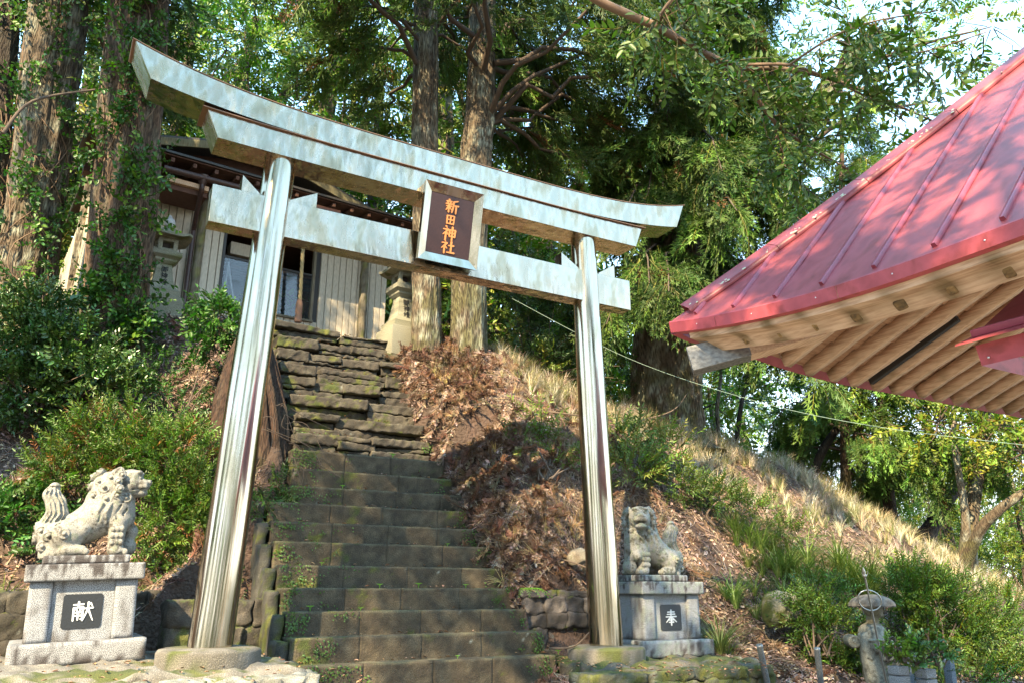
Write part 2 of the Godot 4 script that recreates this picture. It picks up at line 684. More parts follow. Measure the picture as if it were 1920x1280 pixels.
	var redt := tex(10, 0.012, [[0.0, lin(0.62, 0.54, 0.56)], [0.38, lin(0.88, 0.84, 0.86)], [0.55, lin(1, 1, 1)], [0.68, lin(0.86, 0.82, 0.78)], [0.80, lin(0.62, 0.56, 0.5)], [1.0, lin(0.5, 0.45, 0.4)]], 6, 512, FastNoiseLite.TYPE_SIMPLEX_SMOOTH, 30.0)
	tri_mat("red_roof", lin(0.33, 0.068, 0.076), 0.42, Vector3(0.9, 0.9, 0.9), {"albedo_texture": redt})
	tri_mat("red_seam", lin(0.32, 0.062, 0.09), 0.36, Vector3(0.9, 0.9, 0.9), {"albedo_texture": redt})
	tri_mat("red_trim", lin(0.42, 0.07, 0.085), 0.5, Vector3(0.9, 0.9, 0.9), {"albedo_texture": redt})
	mat("lichen", lin(0.52, 0.50, 0.36), 0.95)
	mat("screw", lin(0.6, 0.55, 0.55), 0.35, {"metallic": 0.8})
	tri_mat("cap_metal", lin(0.36, 0.34, 0.32), 0.5, Vector3(1, 1, 1), {"metallic": 0.5, "albedo_texture": fine})
	tri_mat("siding", lin(0.58, 0.50, 0.385), 0.55, Vector3(1, 0.3, 1), {"albedo_texture": soft})
	tri_mat("brown_paint", lin(0.085, 0.04, 0.032), 0.45, Vector3(1, 1, 1), {"albedo_texture": fine})
	tri_mat("roof_sheet", lin(0.10, 0.09, 0.08), 0.6, Vector3(1, 1, 1), {"albedo_texture": fine})
	mat("dark_frame", lin(0.03, 0.025, 0.022), 0.5)
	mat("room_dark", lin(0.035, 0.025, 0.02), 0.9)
	mat("window_glass", Color(0.3, 0.36, 0.4, 0.10), 0.05, {"transparency": BaseMaterial3D.TRANSPARENCY_ALPHA})
	mat("galvanised", lin(0.42, 0.45, 0.47), 0.42, {"metallic": 0.7, "albedo_texture": fine})
	mat("staff_metal", lin(0.45, 0.43, 0.40), 0.35, {"metallic": 0.9})
	mat("rope", lin(0.34, 0.26, 0.13), 0.95)
	mat("bell_tassel", lin(0.30, 0.16, 0.10), 0.9)
	mat("wire", lin(0.22, 0.30, 0.24), 0.6)
	# leaves: colour comes from each copy; light passes through
	for q in [["leaf", 0.42, Color(0.55, 0.8, 0.25)], ["glossy_leaf", 0.3, Color(0.3, 0.45, 0.15)], ["needle", 0.55, Color(0.4, 0.6, 0.2)], ["grass", 0.5, Color(0.6, 0.75, 0.35)], ["dry", 0.8, Color(0.35, 0.3, 0.22)]]:
		mat(q[0], Color(1, 1, 1), q[1], {"vertex_color_use_as_albedo": true, "backlight_enabled": true, "backlight": q[2], "cull_mode": BaseMaterial3D.CULL_DISABLED})
	mat("twig", lin(0.10, 0.07, 0.05), 0.9, {"vertex_color_use_as_albedo": true})
	mat("moss", Color(1, 1, 1), 0.95, {"vertex_color_use_as_albedo": true})


# ---------------------------------------------------------------- terrain
func make_terrain() -> void:
	var c: Array[Vector3] = []
	for q in [[985, 1075, 7.7], [930, 980, 8.3], [900, 900, 8.75], [860, 840, 9.05], [830, 760, 9.6], [800, 690, 10.2],
			[1050, 1000, 8.3], [1060, 900, 9.0], [1060, 800, 10.0], [1000, 720, 10.9], [900, 660, 11.0],
			[1150, 1040, 8.7], [1250, 950, 9.3], [1200, 870, 10], [1180, 800, 11.5], [1250, 805, 12.4],
			[1350, 1130, 8.6], [1400, 1000, 9.8], [1350, 900, 11], [1330, 840, 12.5],
			[1500, 1080, 9.5], [1500, 960, 11.5], [1480, 890, 13], [1600, 1150, 9], [1650, 1040, 11.5], [1620, 965, 13.5],
			[1750, 1180, 9], [1780, 1100, 11.5], [1770, 1045, 13.5], [1900, 1250, 8.5], [1900, 1180, 11], [1910, 1130, 13.5],
			[1380, 1230, 8], [1480, 1225, 8], [1560, 1260, 7.5], [1700, 1290, 7.3], [1900, 1300, 7.3],
			[250, 900, 8.1], [100, 800, 8.7], [350, 1060, 7.4], [150, 700, 9.2], [60, 590, 10], [230, 650, 9.8], [330, 590, 10.5],
			[380, 740, 9.3], [420, 900, 8.2], [480, 1000, 7.6], [20, 900, 7.8], [0, 1040, 7.4], [150, 1040, 7.5]]:
		c.push_back(spot(q[0], q[1], q[2]))
	for q in [[1.7, 0.4, -6.95], [1.68, 1.25, -7.75], [2.0, 2.0, -8.4], [2.05, 3.1, -9.35], [2.1, 3.7, -10.0],
			[2.95, -0.2, -6.5], [2.95, 0.25, -7.0], [2.95, 1.2, -7.95], [2.95, 2.3, -9.0], [2.95, 3.45, -10.0],
			[2.5, 3.75, -11.2], [0, 3.95, -12.5], [5, 3.65, -12], [2, 3.9, -16], [6, 3.5, -16], [9, 2.2, -19], [-3, 4.2, -13],
			[-2, 1.6, -9.2], [-2.5, 0.6, -7.5], [-5, 3.5, -11], [-16, 2, -42], [-16, 1.5, -9], [-8, 0.2, -7], [0, 4.0, -24], [8, 2.5, -26], [20, -0.5, -30],
			[34, -0.9, -42], [34, -0.9, -8], [22, -0.6, -13], [16, 0.5, -14], [12, 1.2, -15.5], [34, -1, -2], [20, -1, -3.5], [12, -0.9, -2], [-16, -1, -2], [0, 3, -42], [18, 0, -42],
			[8, -0.9, -2.5], [4, -1, -3.5], [0, -1, -3.5], [-4, -0.8, -4.5], [0, -0.06, -6.3], [1.2, -0.06, -6.3], [0.4, -0.02, -7.6], [-1, 0.1, -7.2],
			[4.6, -0.14, -5.9], [5.4, -0.12, -6.4], [5.3, 0.0, -7.0], [6.2, -0.2, -5.6]]:
		c.push_back(Vector3(q[0], q[1], q[2]))
	var n := c.size()
	var a := []
	for i in n + 3:
		var row := PackedFloat64Array()
		row.resize(n + 4)
		a.push_back(row)
	for i in n:
		for j in n:
			a[i][j] = tps(Vector2(c[i].x - c[j].x, c[i].z - c[j].z).length_squared())
		a[i][i] += 0.02
		a[i][n] = 1.0
		a[i][n + 1] = c[i].x
		a[i][n + 2] = c[i].z
		a[n][i] = 1.0
		a[n + 1][i] = c[i].x
		a[n + 2][i] = c[i].z
		a[i][n + 3] = c[i].y
	var m := n + 3
	for i in m:
		var p := i
		for j in range(i + 1, m):
			if absf(a[j][i]) > absf(a[p][i]):
				p = j
		var sw = a[i]
		a[i] = a[p]
		a[p] = sw
		var ri: PackedFloat64Array = a[i]
		for j in range(i + 1, m):
			var rj: PackedFloat64Array = a[j]
			var f := rj[i] / ri[i]
			if f != 0.0:
				for k in range(i, m + 1):
					rj[k] -= f * ri[k]
				a[j] = rj
	var w := PackedFloat64Array()
	w.resize(m)
	for i in range(m - 1, -1, -1):
		var s: float = a[i][m]
		for k in range(i + 1, m):
			s -= a[i][k] * w[k]
		w[i] = s / a[i][i]
	hg.resize(HNX * HNZ)
	for j in HNZ:
		for i in HNX:
			var x := HX0 + i * HS
			var z := HZ0 + j * HS
			var y := w[n] + w[n + 1] * x + w[n + 2] * z
			for k in n:
				y += w[k] * tps((x - c[k].x) * (x - c[k].x) + (z - c[k].z) * (z - c[k].z))
			hg[j * HNX + i] = clampf(y, -1.4, 6.0)

func tps(r2: float) -> float:
	return 0.5 * r2 * log(r2) if r2 > 1e-9 else 0.0

func land(x: float, z: float) -> float:
	var fx := clampf((x - HX0) / HS, 0, HNX - 1.001)
	var fz := clampf((z - HZ0) / HS, 0, HNZ - 1.001)
	var i := int(fx)
	var j := int(fz)
	fx -= i
	fz -= j
	var k := j * HNX + i
	return lerpf(lerpf(hg[k], hg[k + 1], fx), lerpf(hg[k + HNX], hg[k + HNX + 1], fx), fz)

# height of the finished ground: the terrain, kept below the stairs, terraces and walls
func lie(x: float, z: float) -> float:
	var y := land(x, z) + ns.get_noise_3d(x * 2.2, 0, z * 2.2) * 0.08 + nf.get_noise_3d(x * 2.0, 3, z * 2.0) * 0.03 + ns.get_noise_3d(x * 6.5, 7, z * 6.5) * 0.025
	if z > -10.2 and z < -5.9:
		var k := clampf((-6.35 - z) / 0.2, 0.0, 18.0)
		var sy: float = STEP_Y[int(k)]
		var l: float = STEP_L[int(k)] - 0.06
		var r: float = STEP_R[int(k)] - 0.03
		var out := maxf(l - x, x - r)
		if out < 0.0:
			y = minf(y, sy - 0.3)
		elif out < 0.7:
			y = minf(y, sy + 0.02 + out * (1.0 if k < 10.0 else 2.8) if x > r else sy - 0.06 + out * 0.8)
	if x < 1.74 and z > -7.72:
		y = minf(y, -0.12)
	if x > 4.05 and x < 5.9 and z > -6.88:
		y = minf(y, -0.2)
	return y

func on_land(x: float, z: float, up := 0.0) -> Vector3:
	return Vector3(x, lie(x, z) + up, z)

func land_normal(x: float, z: float) -> Vector3:
	return Vector3(land(x - 0.15, z) - land(x + 0.15, z), 0.3, land(x, z - 0.15) - land(x, z + 0.15)).normalized()

func make_ground() -> void:
	var g := MB.new()
	g.face([Vector3(-400, -1.45, 400), Vector3(400, -1.45, 400), Vector3(400, -1.45, -400), Vector3(-400, -1.45, -400)])
	var flat := mat("far_ground", lin(0.06, 0.06, 0.035), 0.95)
	tag(put("ground", g, flat), "", "", "", "structure")
	var h := MB.new()
	var step := 0.125
	# fine sheet where the photograph looks, coarse sheet around it
	for part in [[0.08, -3.0, 15.0, -13.0, -4.4], [0.5, -16.0, 33.5, -41.5, -2.5]]:
		var s: float = part[0]
		var nx := int((part[2] - part[1]) / s) + 1
		var nz := int((part[4] - part[3]) / s) + 1
		var rr := []
		var k := h.v.size()
		for j in nz:
			for i in nx:
				var x: float = part[1] + i * s
				var z: float = part[3] + j * s
				var y := lie(x, z)
				if s < 0.2:
					if i == 0 or j == 0 or i == nx - 1 or j == nz - 1:
						y -= 0.3
				elif x > -2.9 and x < 14.9 and z > -12.9 and z < -4.5:
					y -= 0.5
				var a := clampf(ns.get_noise_3d(x * 1.3, 9, z * 1.3) * 1.6 + 0.5, 0, 1)
				var b := clampf(nf.get_noise_3d(x * 3.0, 19, z * 3.0) * 1.5 + 0.4, 0, 1)
				h.col = Color(0.072, 0.050, 0.039).lerp(Color(0.115, 0.080, 0.064), a).lerp(Color(0.05, 0.038, 0.029), b * 0.6)
				h.vert(Vector3(x, y, z), Vector2(x, z))
		for j in nz - 1:
			for i in nx - 1:
				var a := k + j * nx + i
				h.quad(a, a + nx, a + nx + 1, a + 1)
	h.col = Color(1, 1, 1)
	tag(put("hillside", h, M.soil), "", "", "", "structure")
	var pv := MB.new()  # unseen pale ground, added to bounce warm light up to the soffit
	pv.face([Vector3(-9, -0.93, 9), Vector3(14, -0.93, 9), Vector3(14, -0.93, -4.6), Vector3(-9, -0.93, -4.6)])
	tri_mat("gravel", lin(0.40, 0.36, 0.30), 0.95, Vector3(1, 1, 1), {"albedo_texture": M.granite.albedo_texture})
	tag(put("gravel_court", pv, M.gravel), "", "", "", "structure")


# ---------------------------------------------------------------- the stairway and its stones
func mossy(p: Vector3, n: Vector3, base: Color, pale: Color, amount: float) -> Color:
	var a := ns.get_noise_3dv(p * 2.0) * 0.55 + ns.get_noise_3dv(p * 6.0) * 0.5 + nf.get_noise_3dv(p * 18.0) * 0.4
	var c := base.lerp(pale, clampf(nf.get_noise_3dv(p * 5.0) * 1.2 + 0.25, 0, 1) * 0.5)
	c = c * (1.0 + 0.35 * nf.get_noise_3dv(p * 14.0))
	var lich := nf.get_noise_3dv(p * 4.0 + Vector3(50, 0, 0)) * 0.5 + ns.get_noise_3dv(p * 17.0) * 0.55
	if lich > 0.78:
		c = c.lerp(Color(0.40, 0.42, 0.36), clampf((lich - 0.78) * 9.0, 0, 0.75))
	var ms := a + amount + n.y * 0.25
	if ms > 0.3:
		var gm := Color(0.075, 0.095, 0.018).lerp(Color(0.15, 0.15, 0.025), clampf(nf.get_noise_3dv(p * 6.0) + 0.4, 0, 1))
		c = c.lerp(gm, clampf((ms - 0.3) * 3.5, 0, 0.95))
	return c * 1.35

const STEP_Y := [-0.04, 0.15, 0.34, 0.525, 0.715, 0.925, 1.115, 1.31, 1.50, 1.70, 1.925, 2.155, 2.41, 2.655, 2.90, 3.11, 3.35, 3.57, 3.80]
const STEP_L := [1.80, 1.80, 1.81, 1.81, 1.81, 1.81, 1.82, 1.83, 2.08, 2.13, 2.16, 2.20, 2.24, 2.22, 2.15, 2.16, 2.18, 2.2, 2.22]
const STEP_R := [4.12, 4.10, 4.05, 4.04, 4.01, 3.98, 3.97, 3.95, 3.96, 3.95, 3.92, 3.84, 3.76, 3.79, 3.77, 3.84, 3.84, 3.84, 3.84]

func make_stairs() -> void:
	var st := Node3D.new()
	st.name = "stone_stairway"
	add_child(st)
	st.position = Vector3(2.95, -0.2, -6.35)
	tag(st, "mossy grey stone stairway climbing the bank between the gate pillars", "stairway")
	var r := rng(11)
	for k in 19:
		var z0 := -6.35 - 0.2 * k
		var y1: float = STEP_Y[k]
		var y0: float = y1 - 0.24
		var x: float = STEP_L[k]
		var x1: float = STEP_R[k]
		var i := 0
		while x < x1 - 0.05:
			var w := r.randf_range(0.52, 0.62) if k < 11 else r.randf_range(0.35, 1.0)
			if x + w > x1 - 0.25:
				w = x1 - x
			var m := MB.new()
			if k < 11:
				var ends := (0.28 if i == 0 else 0.0) + (0.22 if x + w > x1 - 0.05 else 0.0)
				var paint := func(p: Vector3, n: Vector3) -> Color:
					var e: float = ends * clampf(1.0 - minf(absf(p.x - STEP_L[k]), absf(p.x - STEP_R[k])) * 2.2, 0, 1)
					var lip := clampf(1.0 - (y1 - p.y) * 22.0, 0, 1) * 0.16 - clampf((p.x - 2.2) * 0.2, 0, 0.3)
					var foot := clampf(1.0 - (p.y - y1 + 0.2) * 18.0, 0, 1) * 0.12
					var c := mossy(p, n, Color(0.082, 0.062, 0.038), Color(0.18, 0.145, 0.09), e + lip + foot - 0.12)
					var edge := 1.0 if n.y > 0.5 else clampf(1.0 - (y1 - p.y) * 45.0, 0, 1)  # paler treads and lips: mossy edge plus sky light painted into the colour
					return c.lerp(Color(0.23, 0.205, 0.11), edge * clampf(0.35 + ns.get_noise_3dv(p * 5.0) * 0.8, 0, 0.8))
				var dy := r.randf_range(-0.0015, 0.0015)
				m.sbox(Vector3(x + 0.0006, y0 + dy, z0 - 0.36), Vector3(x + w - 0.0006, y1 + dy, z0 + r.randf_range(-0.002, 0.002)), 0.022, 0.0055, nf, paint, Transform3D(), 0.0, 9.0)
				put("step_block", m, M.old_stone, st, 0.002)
			else:
				var tone := r.randf_range(0.8, 1.3)
				var paint2 := func(p: Vector3, n: Vector3) -> Color:
					return mossy(p, n, Color(0.062, 0.050, 0.037) * tone, Color(0.19, 0.165, 0.12), 0.04 + n.y * 0.16)
				var cuts := 3 if r.randf() < 0.45 else 2      # rough layered slabs
				var yy := y0 - 0.02
				for q in cuts:
					var last: bool = q == cuts - 1
					var yt := y1 + r.randf_range(-0.025, 0.025) if last else lerpf(y0, y1, (q + 1.0) / cuts + r.randf_range(-0.1, 0.1))
					var xf := Transform3D(Basis(Vector3(0, 0, 1), r.randf_range(-0.05, 0.045)) * Basis(Vector3.UP, r.randf_range(-0.13, 0.13)), Vector3(x + w * 0.5 + r.randf_range(-0.03, 0.03), (yy + yt) * 0.5, z0 - 0.2 + r.randf_range(-0.035, 0.05) + (0.03 if last else 0.0)))
					var hs := Vector3(w * 0.5 + r.randf_range(-0.02, 0.03), (yt - yy) * 0.5 - 0.006, 0.2)
					m = MB.new()
					m.sbox(-hs, hs, 0.02, 0.014, nf, paint2, xf, 0.004, 9.0)
					put("step_stone", m, M.old_stone, st, 0.002)
					yy = yt
			x += w
			i += 1
	# side kerb of the lower flight on the left
	for k in 8:
		var m := MB.new()
		var z0 := -6.35 - 0.2 * k
		var y1: float = STEP_Y[k] - 0.02
		m.sbox(Vector3(1.70, y1 - 0.5, z0 - 0.25), Vector3(1.795, y1, z0 - 0.02), 0.04, 0.015, nf, func(p: Vector3, n: Vector3) -> Color: return mossy(p, n, Color(0.06, 0.055, 0.045), Color(0.15, 0.14, 0.11), 0.3), Transform3D(), 0.015)
		put("kerb_stone", m, M.old_stone, st, 0.002)

func rubble(parent: Node, lo: Vector3, hi: Vector3, s: int, size: float, dark: Color, pale: Color, amount: float, called := "stone") -> void:   # dry stone courses on the face z = hi.z
	var r := rng(s)
	var y := lo.y
	while y < hi.y - 0.03:
		var h := minf(r.randf_range(0.55, 1.1) * size, hi.y - y)
		var x := lo.x
		while x < hi.x - 0.03:
			var w := minf(r.randf_range(0.8, 2.0) * size, hi.x - x)
			var t := r.randf_range(0.7, 1.4)
			var xf := Transform3D(Basis(Vector3(0, 0, 1), r.randf_range(-0.08, 0.08)) * Basis(Vector3.UP, r.randf_range(-0.12, 0.12)), Vector3(x + w * 0.5, y + h * 0.5, (lo.z + hi.z) * 0.5 + r.randf_range(-0.03, 0.03)))
			var hs := Vector3(w * 0.5 + 0.004, h * 0.5 + 0.004, (hi.z - lo.z) * 0.5)
			var m := MB.new()
			m.sbox(-hs, hs, 0.025, 0.02, nf, func(p: Vector3, n: Vector3) -> Color: return mossy(p, n, dark * t, pale * t, amount), xf, minf(h, w) * 0.05, 7.0)
			put(called, m, M.old_stone, parent, 0.002)
			x += w
		y += h

func make_walls() -> void:
	var a := thing("retaining_wall", Vector3(0.6, 0, -7.75), "low dry stone retaining wall behind the left lion pedestal", "wall")
	rubble(a, Vector3(-1.4, -0.1, -8.05), Vector3(1.75, 0.5, -7.75), 21, 0.22, Color(0.045, 0.038, 0.027), Color(0.15, 0.13, 0.10), 0.05)
	rubble(a, Vector3(0.95, -0.1, -7.35), Vector3(1.72, 0.45, -7.1), 25, 0.2, Color(0.045, 0.038, 0.028), Color(0.18, 0.15, 0.12), 0.05)
	var b := thing("retaining_wall", Vector3(4.5, 0, -6.9), "short rough stone wall right of the lower steps, under the leaf bank", "wall")
	rubble(b, Vector3(4.08, -0.15, -7.15), Vector3(5.0, 0.5, -6.85), 22, 0.2, Color(0.06, 0.05, 0.045), Color(0.25, 0.21, 0.19), -0.05)
	# terraces that carry the gate
	var l := thing("stone_terrace", Vector3(0.4, 0, -6.2), "pale mossy stone terrace under the left lion and the left pillar", "terrace")
	var m := MB.new()
	m.sbox(Vector3(-2.2, -0.5, -7.9), Vector3(1.72, 0.012, -5.78), 0.06, 0.03, ns, func(p: Vector3, n: Vector3) -> Color: return mossy(p, n, Color(0.24, 0.21, 0.17), Color(0.42, 0.38, 0.33), -0.15 + (0.35 if p.z > -5.95 else 0.0) - (0.3 if n.z > 0.5 else 0.0)), Transform3D(), 0.05)
	put("slab", m, M.old_stone, l, 0.002)
	rubble(l, Vector3(-2.2, -0.5, -5.85), Vector3(1.78, -0.03, -5.6), 23, 0.3, Color(0.25, 0.24, 0.2), Color(0.5, 0.5, 0.45), 0.1, "edge_stone")
	var q := thing("stone_terrace", Vector3(4.7, -0.1, -5.8), "moss covered stone terrace under the right pillar and the right lion", "terrace")
	m = MB.new()
	m.sbox(Vector3(4.16, -0.6, -7.2), Vector3(5.75, -0.09, -5.42), 0.05, 0.04, ns, func(p: Vector3, n: Vector3) -> Color: return mossy(p, n, Color(0.12, 0.10, 0.08), Color(0.3, 0.27, 0.22), 0.28), Transform3D(), 0.05)
	put("slab", m, M.old_stone, q, 0.002)
	rubble(q, Vector3(3.78, -0.62, -5.62), Vector3(5.7, -0.115, -5.3), 24, 0.34, Color(0.07, 0.07, 0.04), Color(0.3, 0.3, 0.25), 0.42, "edge_stone")


# ---------------------------------------------------------------- brush lettering: strokes "x,y x,y|..." on a 100 x 100 field, y down
const SHIN := "28,6 29,16|10,20 46,19|17,25 21,34|38,24 34,33|6,39 50,36|11,54 47,52|28,40 28,94|27,56 10,80|30,58 46,74|90,8 62,18|61,18 60,52 52,92|61,45 97,42|81,44 81,96"
const DEN := "20,18 20,88|20,18 82,16 80,88|50,18 50,86|20,52 80,50|20,85 80,84"
const JIN := "24,4 31,14|8,27 42,25|42,25 8,62|26,44 26,96|30,48 43,60|52,26 53,72|52,26 94,24 92,72|52,48 92,46|52,70 92,69|72,4 72,98"
const SHA := "24,4 31,14|8,27 42,25|42,25 8,62|26,44 26,96|30,48 43,60|56,40 93,37|74,10 74,86|46,88 99,86"
const KEN := "10,19 54,17|32,5 32,32|12,33 12,94|12,33 53,31|53,31 52,90 45,86|23,40 28,50|43,39 37,50|19,56 46,55|17,71 47,70|32,56 32,90|58,38 97,35|75,8 75,40|75,40 54,94|76,42 99,94|84,13 93,26"
const HOU := "22,16 78,15|18,30 82,29|7,46 93,44|50,3 49,46|46,46 9,79|53,46 93,78|34,66 66,65|31,80 69,79|50,54 50,99"
const GYO := "21,6 7,28|23,31 5,56|15,48 15,96|37,8 30,26|31,24 59,23|28,41 62,40|46,24 46,84|46,61 60,60|34,57 34,88|27,92 62,83|70,16 70,98|70,17 94,15|94,15 92,68 84,62"
const TOU := "8,38 14,56|37,32 28,52|22,10 22,56|22,56 5,94|24,60 39,88|46,14 62,12|62,12 42,42|92,6 70,24|66,12 97,40|52,44 88,43|58,54 58,72|58,54 84,53|84,53 84,71|58,71 84,70|62,76 66,88|82,75 76,88|46,95 99,94"

func letters(m: MB, strokes: String, xf: Transform3D, size: float, w := 9.0) -> void:
	var zz := 0.0
	for st in strokes.split("|"):
		var p := PackedVector2Array()
		for q in st.split(" "):
			var n := q.split(",")
			p.push_back(Vector2(float(n[0]) - 50.0, 50.0 - float(n[1])) * size / 100.0)
		for i in p.size() - 1:
			var a := p[i]
			var b := p[i + 1]
			var d := (b - a).normalized()
			var n := Vector2(-d.y, d.x) * size * w / 200.0
			var horizontal := absf(d.x) > 0.85
			var w0 := 0.75 if horizontal else 1.15
			var w1 := 1.0 if horizontal else (0.55 if absf(d.x) > 0.25 and i == p.size() - 2 else 0.9)
			var e := d * size * w / 260.0
			var poly := PackedVector2Array([a - e - n * w0 * 0.5, a - n * w0, b - n * w1, b + e - n * w1 * 0.3, b + e * 1.1 + n * w1 * 0.5, b + n * w1, a + n * w0, a - e * 0.8 + n * w0 * 0.6])
			zz += 0.0003
			m.prism(poly, 0.006, xf * Transform3D(Basis(), Vector3(0, 0, zz)))


# ---------------------------------------------------------------- the gate
func make_gate() -> void:
	var g := thing("torii_gate", Vector3(2.85, 0, -6.2), "large stainless steel shrine gate straddling the stone stairway", "shrine gate")
	for q in [[1.143, 1.30, 0.127, 0.01], [4.56, 4.43, 0.033, -0.09]]:
		var m := MB.new()
		var a := Vector3(q[0], q[2] - 0.02, -6.2)
		var b := Vector3(q[1], 4.02, -6.2)
		var p := PackedVector3Array()
		for i in 13:
			p.push_back(a.lerp(b, i / 12.0))
		m.tube(p, taper(13, 0.152, 0.128), 48)
		put("pillar", m, M.steel_pillar, g)
		m = MB.new()
		m.lathe([[0.345, q[3] - 0.05], [0.35, q[2] - 0.03], [0.335, q[2] - 0.008], [0.30, q[2]], [0.1, q[2] + 0.004]], 40, Transform3D(Basis(), Vector3(q[0], 0, -6.2)))
		for i in m.v.size():
			m.c[i] = mossy(m.v[i], Vector3(0, 1, 0) * float(m.v[i].y > q[2] - 0.012), Color(0.17, 0.15, 0.12), Color(0.36, 0.32, 0.27), 0.02)
		put("footing", m, M.old_stone, g)
	# beams: bottom and top edge curves, from the front face back
	put("upper_lintel", beam(0.216, 5.585, 0.07, 5.70, func(u): return 4.188 + 0.17 * pow(u, 4.0), func(u): return 4.40 + 0.22 * pow(u, 4.0), -6.03, -6.36), M.steel_sheet, g)
	put("lower_lintel", beam(0.76, 5.01, 0.66, 5.10, func(u): return 3.965 + 0.035 * pow(u, 3.0), func(u): return 4.184 + 0.07 * pow(u, 4.0), -6.05, -6.345), M.steel_sheet, g)
	put("lintel_seam", beam(0.62, 5.14, 0.62, 5.14, func(u): return 4.184 + 0.072 * pow(u, 4.0), func(u): return 4.190 + 0.072 * pow(u, 4.0), -6.026, -6.362), M.steel_edge, g)
	put("lintel_cap", beam(0.05, 5.72, 0.045, 5.725, func(u): return 4.401 + 0.22 * pow(u, 4.0), func(u): return 4.407 + 0.22 * pow(u, 4.0), -6.022, -6.368), M.steel_edge, g)
	var m := MB.new()
	m.bx(Vector3(0.775, 3.272, -6.285), Vector3(4.955, 3.60, -6.115), 0.004)
	put("tie_beam", m, M.steel_sheet, g)
	for q in [[1.00, 1.145], [1.62, 1.385], [4.12, 4.33], [4.78, 4.575]]:
		m = MB.new()
		var poly := PackedVector2Array([Vector2(q[0], 3.603), Vector2(q[1], 3.603), Vector2(q[1], 3.62), Vector2(q[0], 3.75)])
		m.prism(poly, 0.12, Transform3D(Basis(), Vector3(0, 0, -6.2)))
		put("wedge", m, M.steel_sheet, g)
	# name plaque, leaning forward
	var c := Vector3(2.808, 3.66, -5.985)
	var up := Vector3(0, 0.72, 0.135).normalized()
	var pl := Transform3D(Basis(Vector3.RIGHT, up, Vector3.RIGHT.cross(up)), c)
	var hw := 0.292
	var hh := 0.362
	m = MB.new()
	var o := [Vector3(-hw, -hh, 0.035), Vector3(hw, -hh, 0.035), Vector3(hw, hh, 0.035), Vector3(-hw, hh, 0.035)]
	var n := []
	var bk := []
	for q in o:
		n.push_back(Vector3(q.x - signf(q.x) * 0.075, q.y - signf(q.y) * 0.082, 0.0))
		bk.push_back(Vector3(q.x * 0.98, q.y * 0.98, -0.03))
	for i in 4:
		var j := (i + 1) % 4
		m.face([pl * o[i], pl * o[j], pl * n[j], pl * n[i]])
		m.face([pl * bk[i], pl * bk[j], pl * o[j], pl * o[i]])
	m.face([pl * bk[3], pl * bk[2], pl * bk[1], pl * bk[0]])
	var fr := put("plaque_frame", m, M.steel_sheet, g)
	m = MB.new()
	m.box(pl * Transform3D(Basis(), Vector3(0, 0, -0.012)), Vector3(0.432, 0.556, 0.02), 0.001)
	var bd := put("plaque_board", m, M.plaque_board, g)
	var row := 0
	for ch in [SHIN, DEN, JIN, SHA]:
		m = MB.new()
		var s: float = 0.135 if ch != DEN else 0.11
		letters(m, ch, pl * Transform3D(Basis(), Vector3(-0.005, 0.185 - row * 0.127, 0.0)), s, 12.0)
		put("gold_character", m, M.plaque_letter, bd)
		row += 1
	for sx in [-1.0, 1.0]:
		m = MB.new()
		m.box(Transform3D(Basis(), Vector3(c.x + sx * 0.27, 3.95, -6.0)), Vector3(0.03, 0.12, 0.16), 0.003)
		put("plaque_bracket", m, M.steel_sheet, fr)

func beam(b0: float, b1: float, t0: float, t1: float, yb: Callable, yt: Callable, zf: float, zb: float) -> MB:
	var m := MB.new()
	var n := 48
	var front := [PackedVector3Array(), PackedVector3Array()]
	var back := [PackedVector3Array(), PackedVector3Array()]
	for i in n + 1:
		var t := float(i) / n
		var xb := lerpf(b0, b1, t)
		var xt := lerpf(t0, t1, t)
		var ub := absf(xb - 2.885) / 2.80
		var ut := absf(xt - 2.885) / 2.80
		var y0: float = yb.call(ub)
		var y1: float = yt.call(ut)
		front[0].push_back(Vector3(xb, y0, zf))
		front[1].push_back(Vector3(xt, y1, zf))
		back[0].push_back(Vector3(xb, y0, zb))
		back[1].push_back(Vector3(xt, y1, zb))
	m.rows([front[0], front[1]])
	m.rows([front[1], back[1]])
	m.rows([back[1], back[0]])
	m.rows([back[0], front[0]])
	m.face([back[0][0], front[0][0], front[1][0], back[1][0]])
	m.face([front[0][n], back[0][n], back[1][n], front[1][n]])
	return m


